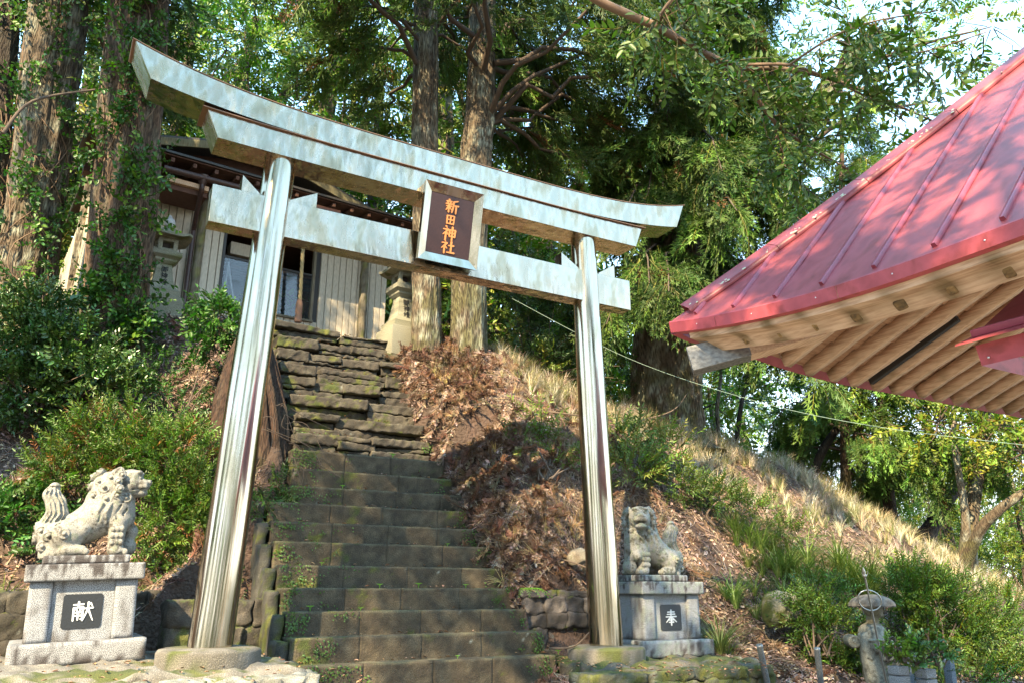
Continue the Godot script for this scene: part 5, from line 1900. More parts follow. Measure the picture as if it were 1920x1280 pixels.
func broad_twig(s: int, length: float, count: int, l: float, w: float, droop: float, shape := 0, pairs := false) -> ArrayMesh:
	var r := rng(s)
	var m := MB.new()
	var p := PackedVector3Array()
	var d := Vector3(r.randf_range(-0.2, 0.2), 1, r.randf_range(-0.2, 0.2)).normalized()
	var q := Vector3.ZERO
	var side := Vector3(1, 0, 0)
	for i in 6:
		p.push_back(q)
		q += d * length / 5.0
		d = (d + Vector3(r.randf_range(-0.18, 0.18), 0, r.randf_range(-0.18, 0.18)) + Vector3(0, 0, 1) * droop * 0.2).normalized()
	m.col = Color(0.8, 0.45, 0.3)
	m.tube(p, taper(6, length * 0.012 + 0.002, 0.0015), 3, false)
	for i in count:
		var t := 0.15 + 0.85 * float(i) / maxf(count - 1, 1)
		var f := t * 5.0
		var a := int(minf(f, 4))
		var at := p[a].lerp(p[a + 1], f - a)
		var along := (p[a + 1] - p[a]).normalized()
		var sgn := 1.0 if i % 2 == 0 else -1.0
		var spin := r.randf_range(-0.7, 0.7)
		var out := (side * sgn).rotated(along, spin)
		var dir := (along * r.randf_range(0.35, 0.9) + out + Vector3(0, 0, 0.3 * droop)).normalized()
		if i == count - 1:
			dir = along
		var nrm := (Vector3(0, 0, -1) + rv(r) * 0.55).normalized()
		var tone := r.randf_range(0.72, 1.25)
		m.col = Color(tone * r.randf_range(0.9, 1.15), tone, tone * r.randf_range(0.8, 1.1))
		var sc := r.randf_range(0.7, 1.15) * (1.0 - 0.25 * t)
		leaf(m, at, dir, nrm, l * sc, w * sc, 0.22, shape)
	return m.build()

func cedar_spray(s: int, length: float) -> ArrayMesh:
	var r := rng(s)
	var m := MB.new()
	var p := PackedVector3Array()
	var q := Vector3.ZERO
	var d := Vector3(0, 1, 0)
	for i in 7:
		p.push_back(q)
		q += d * length / 6.0
		d = (d + Vector3(r.randf_range(-0.12, 0.12), 0, 0.10 + r.randf_range(-0.1, 0.1))).normalized()
	m.col = Color(1.0, 0.6, 0.4)
	m.tube(p, taper(7, 0.008, 0.003), 3, false)
	for i in 22:
		var t := 0.08 + 0.92 * i / 21.0
		var f := t * 6.0
		var a := int(minf(f, 5))
		var at := p[a].lerp(p[a + 1], f - a)
		var along := (p[a + 1] - p[a]).normalized()
		var out := Vector3(1, 0, 0).rotated(along, r.randf_range(-0.8, 0.8) + (PI if i % 2 else 0.0))
		var dir := (along * r.randf_range(0.8, 1.3) + out).normalized()
		var l := length * lerpf(0.42, 0.16, t) * r.randf_range(0.7, 1.15)
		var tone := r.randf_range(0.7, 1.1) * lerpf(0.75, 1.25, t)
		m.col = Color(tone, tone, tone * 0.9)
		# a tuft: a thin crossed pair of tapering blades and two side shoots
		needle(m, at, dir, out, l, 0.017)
		for sg in [-1.0, 1.0]:
			var b := at + dir * l * r.randf_range(0.25, 0.5)
			var dd: Vector3 = (dir + dir.cross(Vector3(0, 0, 1)) * sg * 0.75 + rv(r) * 0.2).normalized()
			needle(m, b, dd, out, l * r.randf_range(0.35, 0.55), 0.014)
	return m.build()

func needle(m: MB, p: Vector3, dir: Vector3, hint: Vector3, l: float, w: float) -> void:
	var s := dir.cross(hint + Vector3(0.01, 0.02, 0.3)).normalized()
	for k in 2:
		var a := s if k == 0 else s.cross(dir)
		var i := m.v.size()
		m.vert(p)
		m.vert(p + dir * l * 0.45 + a * w * 0.5)
		m.vert(p + dir * l + Vector3(0, 0, l * 0.08))
		m.vert(p + dir * l * 0.45 - a * w * 0.5)
		m.quad(i, i + 1, i + 2, i + 3)

func grass_tuft(s: int, n: int, h: float, w: float, spread: float, bend: float) -> ArrayMesh:
	var r := rng(s)
	var m := MB.new()
	for i in n:
		var a := r.randf() * TAU
		var o := Vector3(cos(a), 0, sin(a))
		var base := o * r.randf() * spread * 0.3
		var l := h * r.randf_range(0.5, 1.1)
		var b := bend * r.randf_range(0.4, 1.4)
		var side := Vector3(-o.z, 0, o.x)
		var k := m.v.size()
		var tone := r.randf_range(0.7, 1.3)
		m.col = Color(tone, tone, tone * 0.9)
		for j in 5:
			var t := j / 4.0
			var c := base + Vector3.UP * l * (t - 0.35 * b * t * t) + o * l * b * t * t * 0.8 + o * t * spread * 0.4
			var ww := w * (1.0 - t * t) * 0.5
			if j < 4:
				m.vert(c - side * ww)
				m.vert(c + side * ww)
			else:
				m.vert(c)
		for j in 3:
			m.quad(k + j * 2, k + j * 2 + 1, k + j * 2 + 3, k + j * 2 + 2)
		m.tri(k + 6, k + 7, k + 8)
	return m.build()

func make_leaves() -> void:
	L.broad = []
	L.camellia = []
	L.nandina = []
	L.small = []
	L.cedar = []
	L.far = []
	L.ivy = []
	for k in 3:
		L.broad.push_back(broad_twig(100 + k, 0.34, 11, 0.095, 0.04, 0.6))
		L.far.push_back(broad_twig(110 + k, 0.6, 16, 0.135, 0.062, 0.5))
		L.camellia.push_back(broad_twig(120 + k, 0.20, 9, 0.075, 0.038, 0.3))
		L.nandina.push_back(broad_twig(130 + k, 0.24, 15, 0.062, 0.02, 0.5, 1))
		L.small.push_back(broad_twig(140 + k, 0.16, 12, 0.04, 0.015, 0.2, 1))
		L.cedar.push_back(cedar_spray(150 + k, 0.62))
		L.ivy.push_back(broad_twig(160 + k, 0.26, 8, 0.062, 0.042, 0.9))

func tint(r: RandomNumberGenerator, c: Color, spread := 0.35) -> Color:
	var t := 1.0 + r.randf_range(-spread, spread)
	return Color(c.r * t * r.randf_range(0.85, 1.2), c.g * t, c.b * t * r.randf_range(0.7, 1.2))

func scatter_parts(called: String, meshes: Array, mt: Material, xs: Array, cs: Array, parent: Node3D) -> void:    # split copies among a few variants
	var n := meshes.size()
	for k in n:
		var a := []
		var b := []
		for i in range(k, xs.size(), n):
			a.push_back(xs[i])
			b.push_back(cs[i])
		if a.size() > 0:
			many(called, meshes[k], mt, a, b, parent)


# ---------------------------------------------------------------- trunks and trees
func bark_mesh(pts: PackedVector3Array, rad: PackedFloat32Array, sides: int, rings: int, kind: int, seed_at: float, ridge := 0.06) -> MB:
	var m := MB.new()
	var n := pts.size()
	var rr := []
	var cols := PackedColorArray()
	for j in rings + 1:
		var f := float(j) / rings * (n - 1)
		var a := mini(int(f), n - 2)
		var t := f - a
		var c := pts[a].cubic_interpolate(pts[a + 1], pts[maxi(a - 1, 0)], pts[mini(a + 2, n - 1)], t)
		var d := (pts[a + 1] - pts[a]).normalized()
		var u := d.cross(Vector3(0, 0, 1)).normalized()
		var w := d.cross(u)
		var r := lerpf(rad[a], rad[a + 1], t)
		var row := PackedVector3Array()
		var run := f * pts[0].distance_to(pts[n - 1]) / (n - 1)
		for i in sides:
			var an := TAU * i / sides
			var q := Vector3(cos(an) * 7.0, run * 0.30, sin(an) * 7.0) + Vector3(seed_at, 0, 0)
			var q2 := Vector3(cos(an) * 2.0, run * 0.4, sin(an) * 2.0) + Vector3(0, seed_at, 0)
			var bump := absf(ns.get_noise_3dv(q * 1.0)) * 1.5 - 0.5 + ns.get_noise_3dv(q2) * 0.4
			var flare := pow(maxf(0.0, 1.0 - float(j) / rings * 7.0), 2.0) * (0.5 + 0.7 * absf(sin(an * 2.5 + seed_at)))
			row.push_back(c + (u * cos(an) + w * sin(an)) * r * (1.0 + bump * ridge * 2.0 + (flare * 0.55 if kind != 3 else 0.0)))
			var pale := clampf(nf.get_noise_3dv(Vector3(cos(an), run * 0.8, sin(an)) * 1.6 + Vector3(seed_at * 3.0, 0, 0)) * 1.6 + 0.1, 0, 1)
			var col := Color(0.13, 0.085, 0.055).lerp(Color(0.17, 0.145, 0.105), pale)
			if kind == 1:      # greyer, lichen patches
				col = Color(0.14, 0.105, 0.07).lerp(Color(0.21, 0.19, 0.14), pale)
				var li := ns.get_noise_3dv(row[i] * 3.5) + nf.get_noise_3dv(row[i] * 12.0) * 0.7
				if li > 0.3:
					col = col.lerp(Color(0.36, 0.38, 0.31), clampf((li - 0.3) * 4.0, 0, 0.8))
			elif kind == 2:    # dark
				col = Color(0.06, 0.045, 0.035).lerp(Color(0.10, 0.09, 0.075), pale)
			elif kind == 3:    # pale smooth with lichen
				col = Color(0.24, 0.20, 0.15)
				if ns.get_noise_3dv(row[i] * 6.0) > 0.0:
					col = Color(0.34, 0.35, 0.30)
			var gap := clampf(-bump * 0.8, 0, 0.55)
			col = col * (1.0 - gap)
			if kind < 2 and j < rings * 0.22 and nf.get_noise_3dv(row[i] * 3.0) > 0.0:
				col = col.lerp(Color(0.09, 0.10, 0.025), 0.5)
			cols.push_back(col)
		rr.push_back(row)
	m.rows(rr, true)
	for i in cols.size():
		m.c[i] = cols[i]
	return m

# a conifer with drooping sprays on tiered limbs
func conifer(called: String, label: String, pts: PackedVector3Array, rad: PackedFloat32Array, kind: int, o: Dictionary, group := "") -> Node3D:
	var r := rng(o.seed)
	var t := thing(called, pts[0], label, "tree", group)
	put("trunk", bark_mesh(pts, rad, o.get("sides", 28), o.get("rings", 60), kind, o.seed), M.bark, t)
	var wood := MB.new()
	var xs := []
	var cs := []
	var n: int = o.limbs
	for k in n:
		var h := lerpf(o.from, 1.0, pow((k + r.randf()) / n, 0.9))
		var f := h * (pts.size() - 1)
		var a := mini(int(f), pts.size() - 2)
		var at := pts[a].lerp(pts[a + 1], f - a)
		var tr := lerpf(rad[a], rad[a + 1], f - a)
		var phi := r.randf() * TAU
		if o.has("aim") and r.randf() < 0.55:
			phi = o.aim + r.randf_range(-1.0, 1.0)
		var out := Vector3(cos(phi), 0, sin(phi))
		var length: float = o.reach * lerpf(1.0, 0.35, (h - o.from) / (1.001 - o.from)) * r.randf_range(0.6, 1.15)
		var rise: float = o.get("rise", 0.25) * r.randf_range(0.3, 1.6)
		var p := PackedVector3Array()
		for i in 8:
			var s := i / 7.0
			p.push_back(at + out * (tr * 0.6 + length * s) + Vector3.UP * length * (rise * s - o.get("droop", 0.35) * s * s * s) + Vector3(ns.get_noise_1d(k * 9 + s * 40), ns.get_noise_1d(k * 7 + 300 + s * 40), ns.get_noise_1d(k * 5 + 700 + s * 40)) * length * 0.06)
		wood.tube(p, taper(8, minf(tr * 0.35, 0.012 * length + 0.012), 0.008), 6, false)
		var m := int(o.sprays * length / o.reach)
		for i in m:
			var s := lerpf(o.get("bare", 0.25), 1.0, pow(r.randf(), 0.75))
			var g := s * 7.0
			var b := mini(int(g), 6)
			var q := p[b].lerp(p[b + 1], g - b)
			var along := (p[b + 1] - p[b]).normalized()
			var sd := along.cross(Vector3.UP).normalized() * (1.0 if r.randf() < 0.5 else -1.0)
			var far := r.randf() * length * 0.34 * (1.15 - s)
			q += sd * far + Vector3.DOWN * far * 0.35
			var dir: Vector3 = (along * 0.6 + sd * r.randf_range(0.1, 0.9) + Vector3.DOWN * r.randf_range(0.2, 1.2) * o.get("hang", 1.0) + rv(r) * 0.25).normalized()
			var sc: float = o.get("size", 1.0) * r.randf_range(0.65, 1.2)
			xs.push_back(Transform3D(facing(dir, r.randf() * TAU, sc), q))
			var c: Color = o.color
			if r.randf() < o.get("dead", 0.02):
				c = Color(0.15, 0.075, 0.03)
			elif r.randf() < o.get("fresh", 0.12):
				c = c * 1.9
			cs.push_back(tint(r, c))
	put("limb", wood, M.bark_plain, t)
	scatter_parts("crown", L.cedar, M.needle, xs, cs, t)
	return t

# a broadleaf tree: limbs to clumps of twigs
func broadleaf(called: String, label: String, pts: PackedVector3Array, rad: PackedFloat32Array, kind: int, o: Dictionary, group := "") -> Node3D:
	var r := rng(o.seed)
	var t := thing(called, pts[0], label, "tree", group)
	put("trunk", bark_mesh(pts, rad, o.get("sides", 18), o.get("rings", 40), kind, o.seed, 0.03), M.bark, t)
	var wood := MB.new()
	var xs := []
	var cs := []
	var top := pts[pts.size() - 1]
	for q in o.puffs:                                  # [centre, radius vector]
		var c: Vector3 = q[0]
		var rr: Vector3 = q[1]
		var start := pts[clampi(int(pts.size() * o.get("fork", 0.6)), 0, pts.size() - 1)].lerp(top, r.randf())
		var mid := start.lerp(c, 0.5) + Vector3(r.randf_range(-0.3, 0.3), r.randf_range(0.0, 0.5), r.randf_range(-0.3, 0.3)) * start.distance_to(c) * 0.35
		var lp := smooth_path([start, mid, c], 5)
		if o.get("show_limbs", true):
			wood.tube(lp, taper(lp.size(), rad[rad.size() - 1] * 0.55 + 0.01, 0.012), 6, false)
		var n := int(o.twigs * rr.x * rr.y * 1.2 * (q[2] if q.size() > 2 else 1.0))
		var gap: float = q[3] if q.size() > 3 else o.get("gap", -0.12)
		for i in n:
			var d := rv(r)
			var s := pow(r.randf(), 0.4)
			var p := c + d * rr * s
			if ns.get_noise_3dv(p * o.get("clump", 0.9) + Vector3(o.seed, 0, 0)) < gap:
				continue
			var dir := (d + Vector3(0, -0.25, 0) + rv(r) * 0.7).normalized()
			var sc: float = o.get("size", 1.0) * r.randf_range(0.7, 1.25)
			xs.push_back(Transform3D(facing(dir, r.randf() * TAU, sc), p))
			var col: Color = o.color
			if r.randf() < o.get("fresh", 0.15):
				col = col.lerp(o.get("fresh_color", col * 1.9), 0.8)
			cs.push_back(tint(r, col))
			if i % 9 == 0:
				wood.tube(PackedVector3Array([c.lerp(p, 0.1), c.lerp(p, 0.6) + rv(r) * 0.1, p]), PackedFloat32Array([0.014, 0.009, 0.004]), 4, false)
	put("limb", wood, M.bark_plain, t)
	scatter_parts("crown", L[o.get("leaf", "far")], M.leaf, xs, cs, t)
	return t

func up_path(p: Array) -> PackedVector3Array:
	return PackedVector3Array(p)

func make_trees() -> void:
	mat("bark_plain", lin(0.085, 0.06, 0.045), 0.9)
	mat("bark_brown", lin(0.19, 0.12, 0.075), 0.85)
	var ced := Color(0.080, 0.148, 0.029)
	# the cedars on the left bank: mostly trunk, crown far up
	conifer("cedar_tree", "ivy wrapped cedar trunk behind the gate's left end, thickest on the left bank", up_path([spot(210, 720, 9.55), spot(216, 560, 9.7), spot(238, 300, 9.95), spot(262, 0, 10.4), spot(285, -420, 11.4), spot(300, -900, 13.0)]), PackedFloat32Array([0.40, 0.355, 0.345, 0.335, 0.3, 0.2]), 0, {"seed": 201, "limbs": 26, "from": 0.62, "reach": 2.6, "sprays": 46, "color": ced, "sides": 80, "rings": 110}, "tall cedars on the banks")
	conifer("cedar_tree", "lichen spotted leaning cedar trunk left of the ivy wrapped one", up_path([spot(30, 640, 9.7), spot(45, 560, 9.8), spot(76, 300, 10.0), spot(108, 0, 10.4), spot(140, -420, 11.4), spot(160, -900, 13)]), PackedFloat32Array([0.34, 0.30, 0.30, 0.32, 0.3, 0.2]), 1, {"seed": 202, "limbs": 24, "from": 0.6, "reach": 2.6, "sprays": 46, "color": ced, "sides": 80, "rings": 110}, "tall cedars on the banks")
	conifer("cedar_tree", "dark reddish trunk at the very left edge of the picture", up_path([spot(-25, 640, 10.6), spot(-8, 300, 10.9), spot(12, 0, 11.3), spot(30, -420, 12.3), spot(40, -900, 14)]), PackedFloat32Array([0.19, 0.16, 0.16, 0.16, 0.10]), 2, {"seed": 203, "limbs": 22, "from": 0.55, "reach": 2.4, "sprays": 44, "color": ced}, "tall cedars on the banks")
	var pale := thing("pale_trunk", spot(126, 590, 11.2), "pale sunlit bare trunk leaning between the two big left cedars", "tree")
	put("trunk", bark_mesh(up_path([spot(122, 620, 11.2), spot(136, 540, 11.3), spot(166, 360, 11.6), spot(190, 190, 11.9), spot(215, -100, 12.6)]), PackedFloat32Array([0.12, 0.08, 0.07, 0.06, 0.05]), 16, 40, 3, 4.0, 0.04), M.bark, pale)
	# behind the gate
	conifer("cedar_tree", "slim straight cedar right of the hall, hiding half the right stone lantern", up_path([spot(801, 720, 10.75), spot(799, 560, 11.0), spot(797, 300, 11.4), spot(799, 0, 12.0), spot(800, -420, 13.2), spot(800, -800, 14.6)]), PackedFloat32Array([0.205, 0.19, 0.18, 0.175, 0.14, 0.06]), 1, {"seed": 204, "limbs": 54, "from": 0.50, "reach": 2.5, "sprays": 60, "color": ced * 1.2, "fresh": 0.22, "dead": 0.05, "sides": 56, "rings": 90}, "tall cedars on the banks")
	conifer("cedar_tree", "many limbed cedar right of the slim one, limbs spreading over the gate", up_path([spot(878, 780, 10.85), spot(879, 560, 11.1), spot(892, 300, 11.5), spot(901, 190, 11.8), spot(906, -60, 12.4), spot(910, -500, 14), spot(912, -800, 15)]), PackedFloat32Array([0.28, 0.235, 0.215, 0.21, 0.18, 0.11, 0.05]), 1, {"seed": 205, "limbs": 62, "from": 0.40, "reach": 3.4, "sprays": 74, "color": ced, "rise": 0.55, "droop": 0.3, "bare": 0.4, "aim": -0.2, "sides": 56, "rings": 90}, "tall cedars on the banks")
	conifer("giant_cedar", "giant old cedar with drooping dark foliage behind the right pillar", up_path([spot(1252, 850, 12.5), spot(1250, 760, 12.7), spot(1254, 560, 13.1), spot(1268, 300, 13.8), spot(1285, 0, 14.8), spot(1300, -400, 16.6), spot(1305, -700, 18)]), PackedFloat32Array([0.60, 0.54, 0.50, 0.46, 0.40, 0.24, 0.1]), 1, {"seed": 206, "limbs": 95, "from": 0.30, "reach": 2.15, "sprays": 95, "color": ced * 0.95, "rise": 0.12, "droop": 0.75, "hang": 2.2, "size": 1.15, "fresh": 0.22, "bare": 0.12, "sides": 72, "rings": 110, "aim": 1.9})
	# on the far side of the right bank
	conifer("young_cedar", "young cedar with reddish stem beyond the right bank, under the eaves", up_path([spot(1588, 960, 14.6), spot(1585, 840, 14.8), spot(1582, 700, 15.2), spot(1580, 400, 16.2), spot(1578, 150, 17.2)]), PackedFloat32Array([0.10, 0.085, 0.08, 0.06, 0.03]), 0, {"seed": 207, "limbs": 46, "from": 0.14, "reach": 1.9, "sprays": 44, "fresh": 0.3, "color": ced * 1.25, "hang": 1.6, "droop": 0.5, "sides": 14, "rings": 40})
	conifer("young_cedar", "dark young cedar behind the monk, low drooping boughs", up_path([spot(1675, 990, 15), spot(1660, 850, 15.2), spot(1648, 600, 16), spot(1640, 300, 17)]), PackedFloat32Array([0.12, 0.10, 0.08, 0.04]), 2, {"seed": 208, "limbs": 34, "from": 0.25, "reach": 2.0, "sprays": 40, "fresh": 0.25, "color": ced * 1.1, "hang": 1.6, "droop": 0.5, "sides": 14, "rings": 40})
	var grn := Color(0.128, 0.208, 0.028)
	var yel := Color(0.24, 0.26, 0.03)
	broadleaf("lichen_tree", "lichen spotted broadleaf tree with several stems at the right end of the bank", up_path([spot(1812, 1075, 13), spot(1822, 960, 13.2), spot(1838, 860, 13.5), spot(1858, 760, 13.9), spot(1880, 600, 14.8)]), PackedFloat32Array([0.15, 0.125, 0.11, 0.095, 0.06]), 1, {"seed": 209, "leaf": "broad", "size": 1.3, "twigs": 210, "color": grn * 1.2, "fresh": 0.4, "fresh_color": yel, "gap": -0.05, "puffs": [[spot(1760, 790, 13.2), Vector3(1.0, 0.6, 1.0)], [spot(1870, 800, 13), Vector3(0.9, 0.8, 0.9)], [spot(1920, 850, 12.5), Vector3(0.7, 0.7, 0.7)], [spot(1700, 720, 14.5), Vector3(1.2, 0.7, 1.2)], [spot(1850, 640, 15), Vector3(1.5, 1.2, 1.5)], [spot(1960, 760, 13.5), Vector3(1.2, 1.2, 1.2)]]})
	for q in [["pale leaning stem rising beside the lichen spotted tree", [[1812, 1050, 13.1], [1810, 960, 13.0], [1797, 880, 13.0], [1788, 800, 13.2], [1795, 700, 13.8]], 0.07, 3], ["reddish stem leaning right from the foot of the lichen spotted tree", [[1808, 1070, 12.9], [1835, 1000, 12.7], [1875, 955, 12.5], [1940, 910, 12.4], [2060, 830, 12.4]], 0.10, 1], ["dark bent trunk leaning right behind the lichen spotted tree", [[1735, 1010, 14.8], [1765, 955, 14.9], [1800, 905, 15.1], [1850, 820, 15.5], [1890, 700, 16]], 0.15, 2], ["dark stem leaning right before the young cedar", [[1520, 900, 14.8], [1545, 840, 14.9], [1580, 785, 15.2], [1602, 720, 15.5], [1640, 600, 16]], 0.09, 2], ["thin pale lichen coated stem right of the giant cedar", [[1352, 850, 14.6], [1345, 770, 14.7], [1352, 700, 15], [1350, 600, 15.5]], 0.045, 3], ["thin dark stem beside the pale one right of the giant cedar", [[1378, 850, 14.9], [1390, 760, 15], [1402, 700, 15.4], [1405, 560, 16]], 0.05, 2]]:
		var p := PackedVector3Array()
		for w in q[1]:
			p.push_back(spot(w[0], w[1], w[2]))
		var t := thing("slender_stem", p[0], q[0], "tree")
		put("trunk", bark_mesh(p, taper(p.size(), q[2], q[2] * 0.5), 12, 40, q[3], q[2] * 90.0, 0.04), M.bark, t)
		if q[3] == 3 or q[2] < 0.06:
			var r := rng(int(q[2] * 1000))
			var xs := []
			var cs := []
			for i in 130:
				xs.push_back(Transform3D(facing(rv(r) + Vector3(0, -0.3, 0), r.randf() * TAU, r.randf_range(1.0, 1.6)), p[p.size() - 1] + rv(r) * Vector3(1.1, 0.9, 1.1)))
				cs.push_back(tint(r, grn * 1.2))
			scatter_parts("crown", L.broad, M.leaf, xs, cs, t)
	# big evergreen whose limbs cross the sky on the right
	broadleaf("evergreen_oak", "big lichen grey limbed evergreen behind the giant cedar and the red roof", up_path([spot(1275, 900, 17), spot(1280, 700, 17.3), spot(1300, 520, 17.8), spot(1400, 330, 18.4), spot(1530, 200, 19), spot(1640, 60, 20)]), PackedFloat32Array([0.45, 0.4, 0.36, 0.30, 0.25, 0.18]), 1, {"seed": 210, "twigs": 34, "color": grn, "fresh": 0.25, "gap": -0.02, "clump": 0.6, "fork": 0.45, "puffs": [[spot(1440, 20, 17), Vector3(1.6, 0.7, 1.6)], [spot(1590, 40, 18), Vector3(1.9, 1.0, 2)], [spot(1700, 100, 17), Vector3(1.6, 1.0, 1.6)], [spot(1600, 250, 19), Vector3(1.3, 0.7, 1.3)], [spot(1760, 190, 18), Vector3(1.6, 0.8, 1.6)], [spot(1860, 50, 17), Vector3(1.8, 1.1, 1.8)], [spot(1350, 420, 18), Vector3(0.6, 1.2, 0.6)], [spot(1330, 150, 18), Vector3(1.4, 1.6, 1.4)]]})
	make_forest(grn, yel)
	make_overhang()

func make_forest(grn: Color, yel: Color) -> void:
	# trees behind the hall and beyond the bank: a few prototypes, then copies
	var kinds := []
	var r := rng(77)
	for k in 4:
		var puffs := []
		for i in 15:
			var a := r.randf() * TAU
			var h := r.randf_range(0.8, 8.0)
			var w := sqrt(r.randf()) * lerpf(2.6, 1.4, h / 8.0)
			puffs.push_back([Vector3(cos(a) * w, h, sin(a) * w), Vector3(1.25, 0.85, 1.25) * r.randf_range(0.8, 1.3)])
		var lab: String = ["dense bright green tree in the wood behind the hall", "dark evergreen in the wood behind the gate", "yellowing green tree in the wood beyond the right bank", "olive green tree in the wood behind the slope"][k]
		var t := broadleaf("forest_tree", lab, up_path([Vector3(0, -1.5, 0), Vector3(0.1, 2, 0.1), Vector3(-0.1, 5, 0.2), Vector3(0.1, 8, 0)]), PackedFloat32Array([0.25, 0.2, 0.15, 0.06]), [1, 2, 1, 2][k], {"seed": 300 + k, "twigs": 72, "color": [grn * 1.15, grn * 0.62, grn * 1.25, grn * 0.85][k], "fresh": [0.3, 0.1, 0.45, 0.2][k], "fresh_color": [grn * 2.0, grn * 1.3, yel, yel * 0.8][k], "gap": -0.08, "clump": 0.8, "fork": 0.15, "puffs": puffs}, "trees of the wood behind")
		kinds.push_back([t, lab])
	# [x, z, y, scale, kind, where]
	var places := [[-6.5, -16, 4.0, 1.3, 0, "far left behind the leaning cedar"], [-3.2, -17.5, 4.0, 1.3, 1, "between the left cedars"], [-0.6, -18.5, 4.0, 1.3, 3, "left behind the hall roof"], [2.9, -19.0, 4.0, 1.4, 0, "above the hall roof"],
		[5.8, -17.0, 3.2, 1.25, 1, "behind the right stone lantern"], [7.6, -14.2, 2.6, 0.6, 3, "low behind the plaque side of the gate"], [8.6, -18.0, 2.4, 1.3, 1, "behind the many limbed cedar"], [11.2, -16.5, 1.6, 0.85, 1, "behind the giant cedar, left side"], [11.6, -12.6, 1.5, 0.5, 3, "low beside the giant cedar's foot"],
		[14.5, -14.8, 0.6, 0.62, 2, "right of the giant cedar, under the eaves"], [17.5, -14.5, 0.0, 0.62, 0, "behind the young cedars"], [19.5, -12.2, -0.4, 0.6, 2, "right of the young cedars"], [22.5, -11.5, -0.8, 0.7, 0, "behind the lichen spotted tree"], [21.0, -17, -0.8, 0.8, 3, "deep in the wood under the eaves"],
		[26.0, -14, -1.0, 0.8, 2, "far right in the wood"], [-1.5, -24, 4, 1.25, 1, "tall, far behind the hall"], [7, -25, 3, 1.25, 0, "tall, far behind the gate's middle"], [12, -24, 1.5, 1.2, 3, "tall, far behind the giant cedar"], [-9, -22, 4, 1.3, 3, "tall, far left"],
		[16, -18.5, 0.0, 0.95, 0, "deep behind the pale thin stems"], [19, -22, -0.8, 1.1, 2, "far behind the young cedars"], [24, -17.5, -1.0, 0.95, 3, "far behind the lichen spotted tree"], [28.5, -18, -1.0, 1.0, 1, "farthest right in the wood"], [24, -23, -1.0, 1.2, 0, "far back at the right"], [14, -21.5, 0.5, 1.0, 2, "far behind the giant cedar, right side"], [29, -12, -1.0, 0.75, 0, "right edge of the wood, nearest the pavilion"], [18.5, -9.9, -0.7, 0.5, 2, "low at the right edge under the eaves"], [22.5, -9.0, -1.0, 0.65, 1, "low dark filler at the right edge"],
		[1.4, -17.4, 4.0, 1.2, 0, "close behind the hall, left half"], [4.9, -17.2, 3.8, 1.5, 2, "close behind the hall, right half"], [7.0, -15.8, 2.8, 1.5, 0, "tall, behind the two middle cedars"], [9.6, -15.4, 2.2, 1.45, 2, "tall, left of the giant cedar"], [12.6, -17.5, 1.5, 1.5, 0, "tall, right behind the giant cedar"],
		[-8, 15, -1, 1.2, 0, "behind the viewer, far left"], [-3.5, 17, -1, 1.1, 1, "behind the viewer, left"], [1, 15.5, -1, 1.25, 3, "behind the viewer, middle"], [5.5, 17.5, -1, 1.2, 0, "behind the viewer, right"], [10, 15, -1, 1.15, 1, "behind the viewer, far right"], [-12, 10, -1, 1.0, 3, "left of the viewer, behind"], [-14, 3, -1, 1.1, 1, "left of the viewer"], [-13, -4, 0, 1.1, 0, "left of the gate, out of the picture"]]
	for i in places.size():
		var q: Array = places[i]
		var src: Node3D = kinds[q[4]][0]
		var t: Node3D = src if not src.has_meta("placed") else src.duplicate()
		if t != src:
			t.name = numbered("forest_tree")
			add_child(t)
		else:
			src.set_meta("placed", true)
		t.position = Vector3(q[0], q[2] - 1.5 * float(q[3]), q[1])
		t.rotation.y = i * 1.7
		t.scale = Vector3.ONE * float(q[3])
		t.set_meta("label", "%s, %s" % [["bright green tree", "dark evergreen tree", "yellowing green tree", "olive green tree"][q[4]], q[5]])

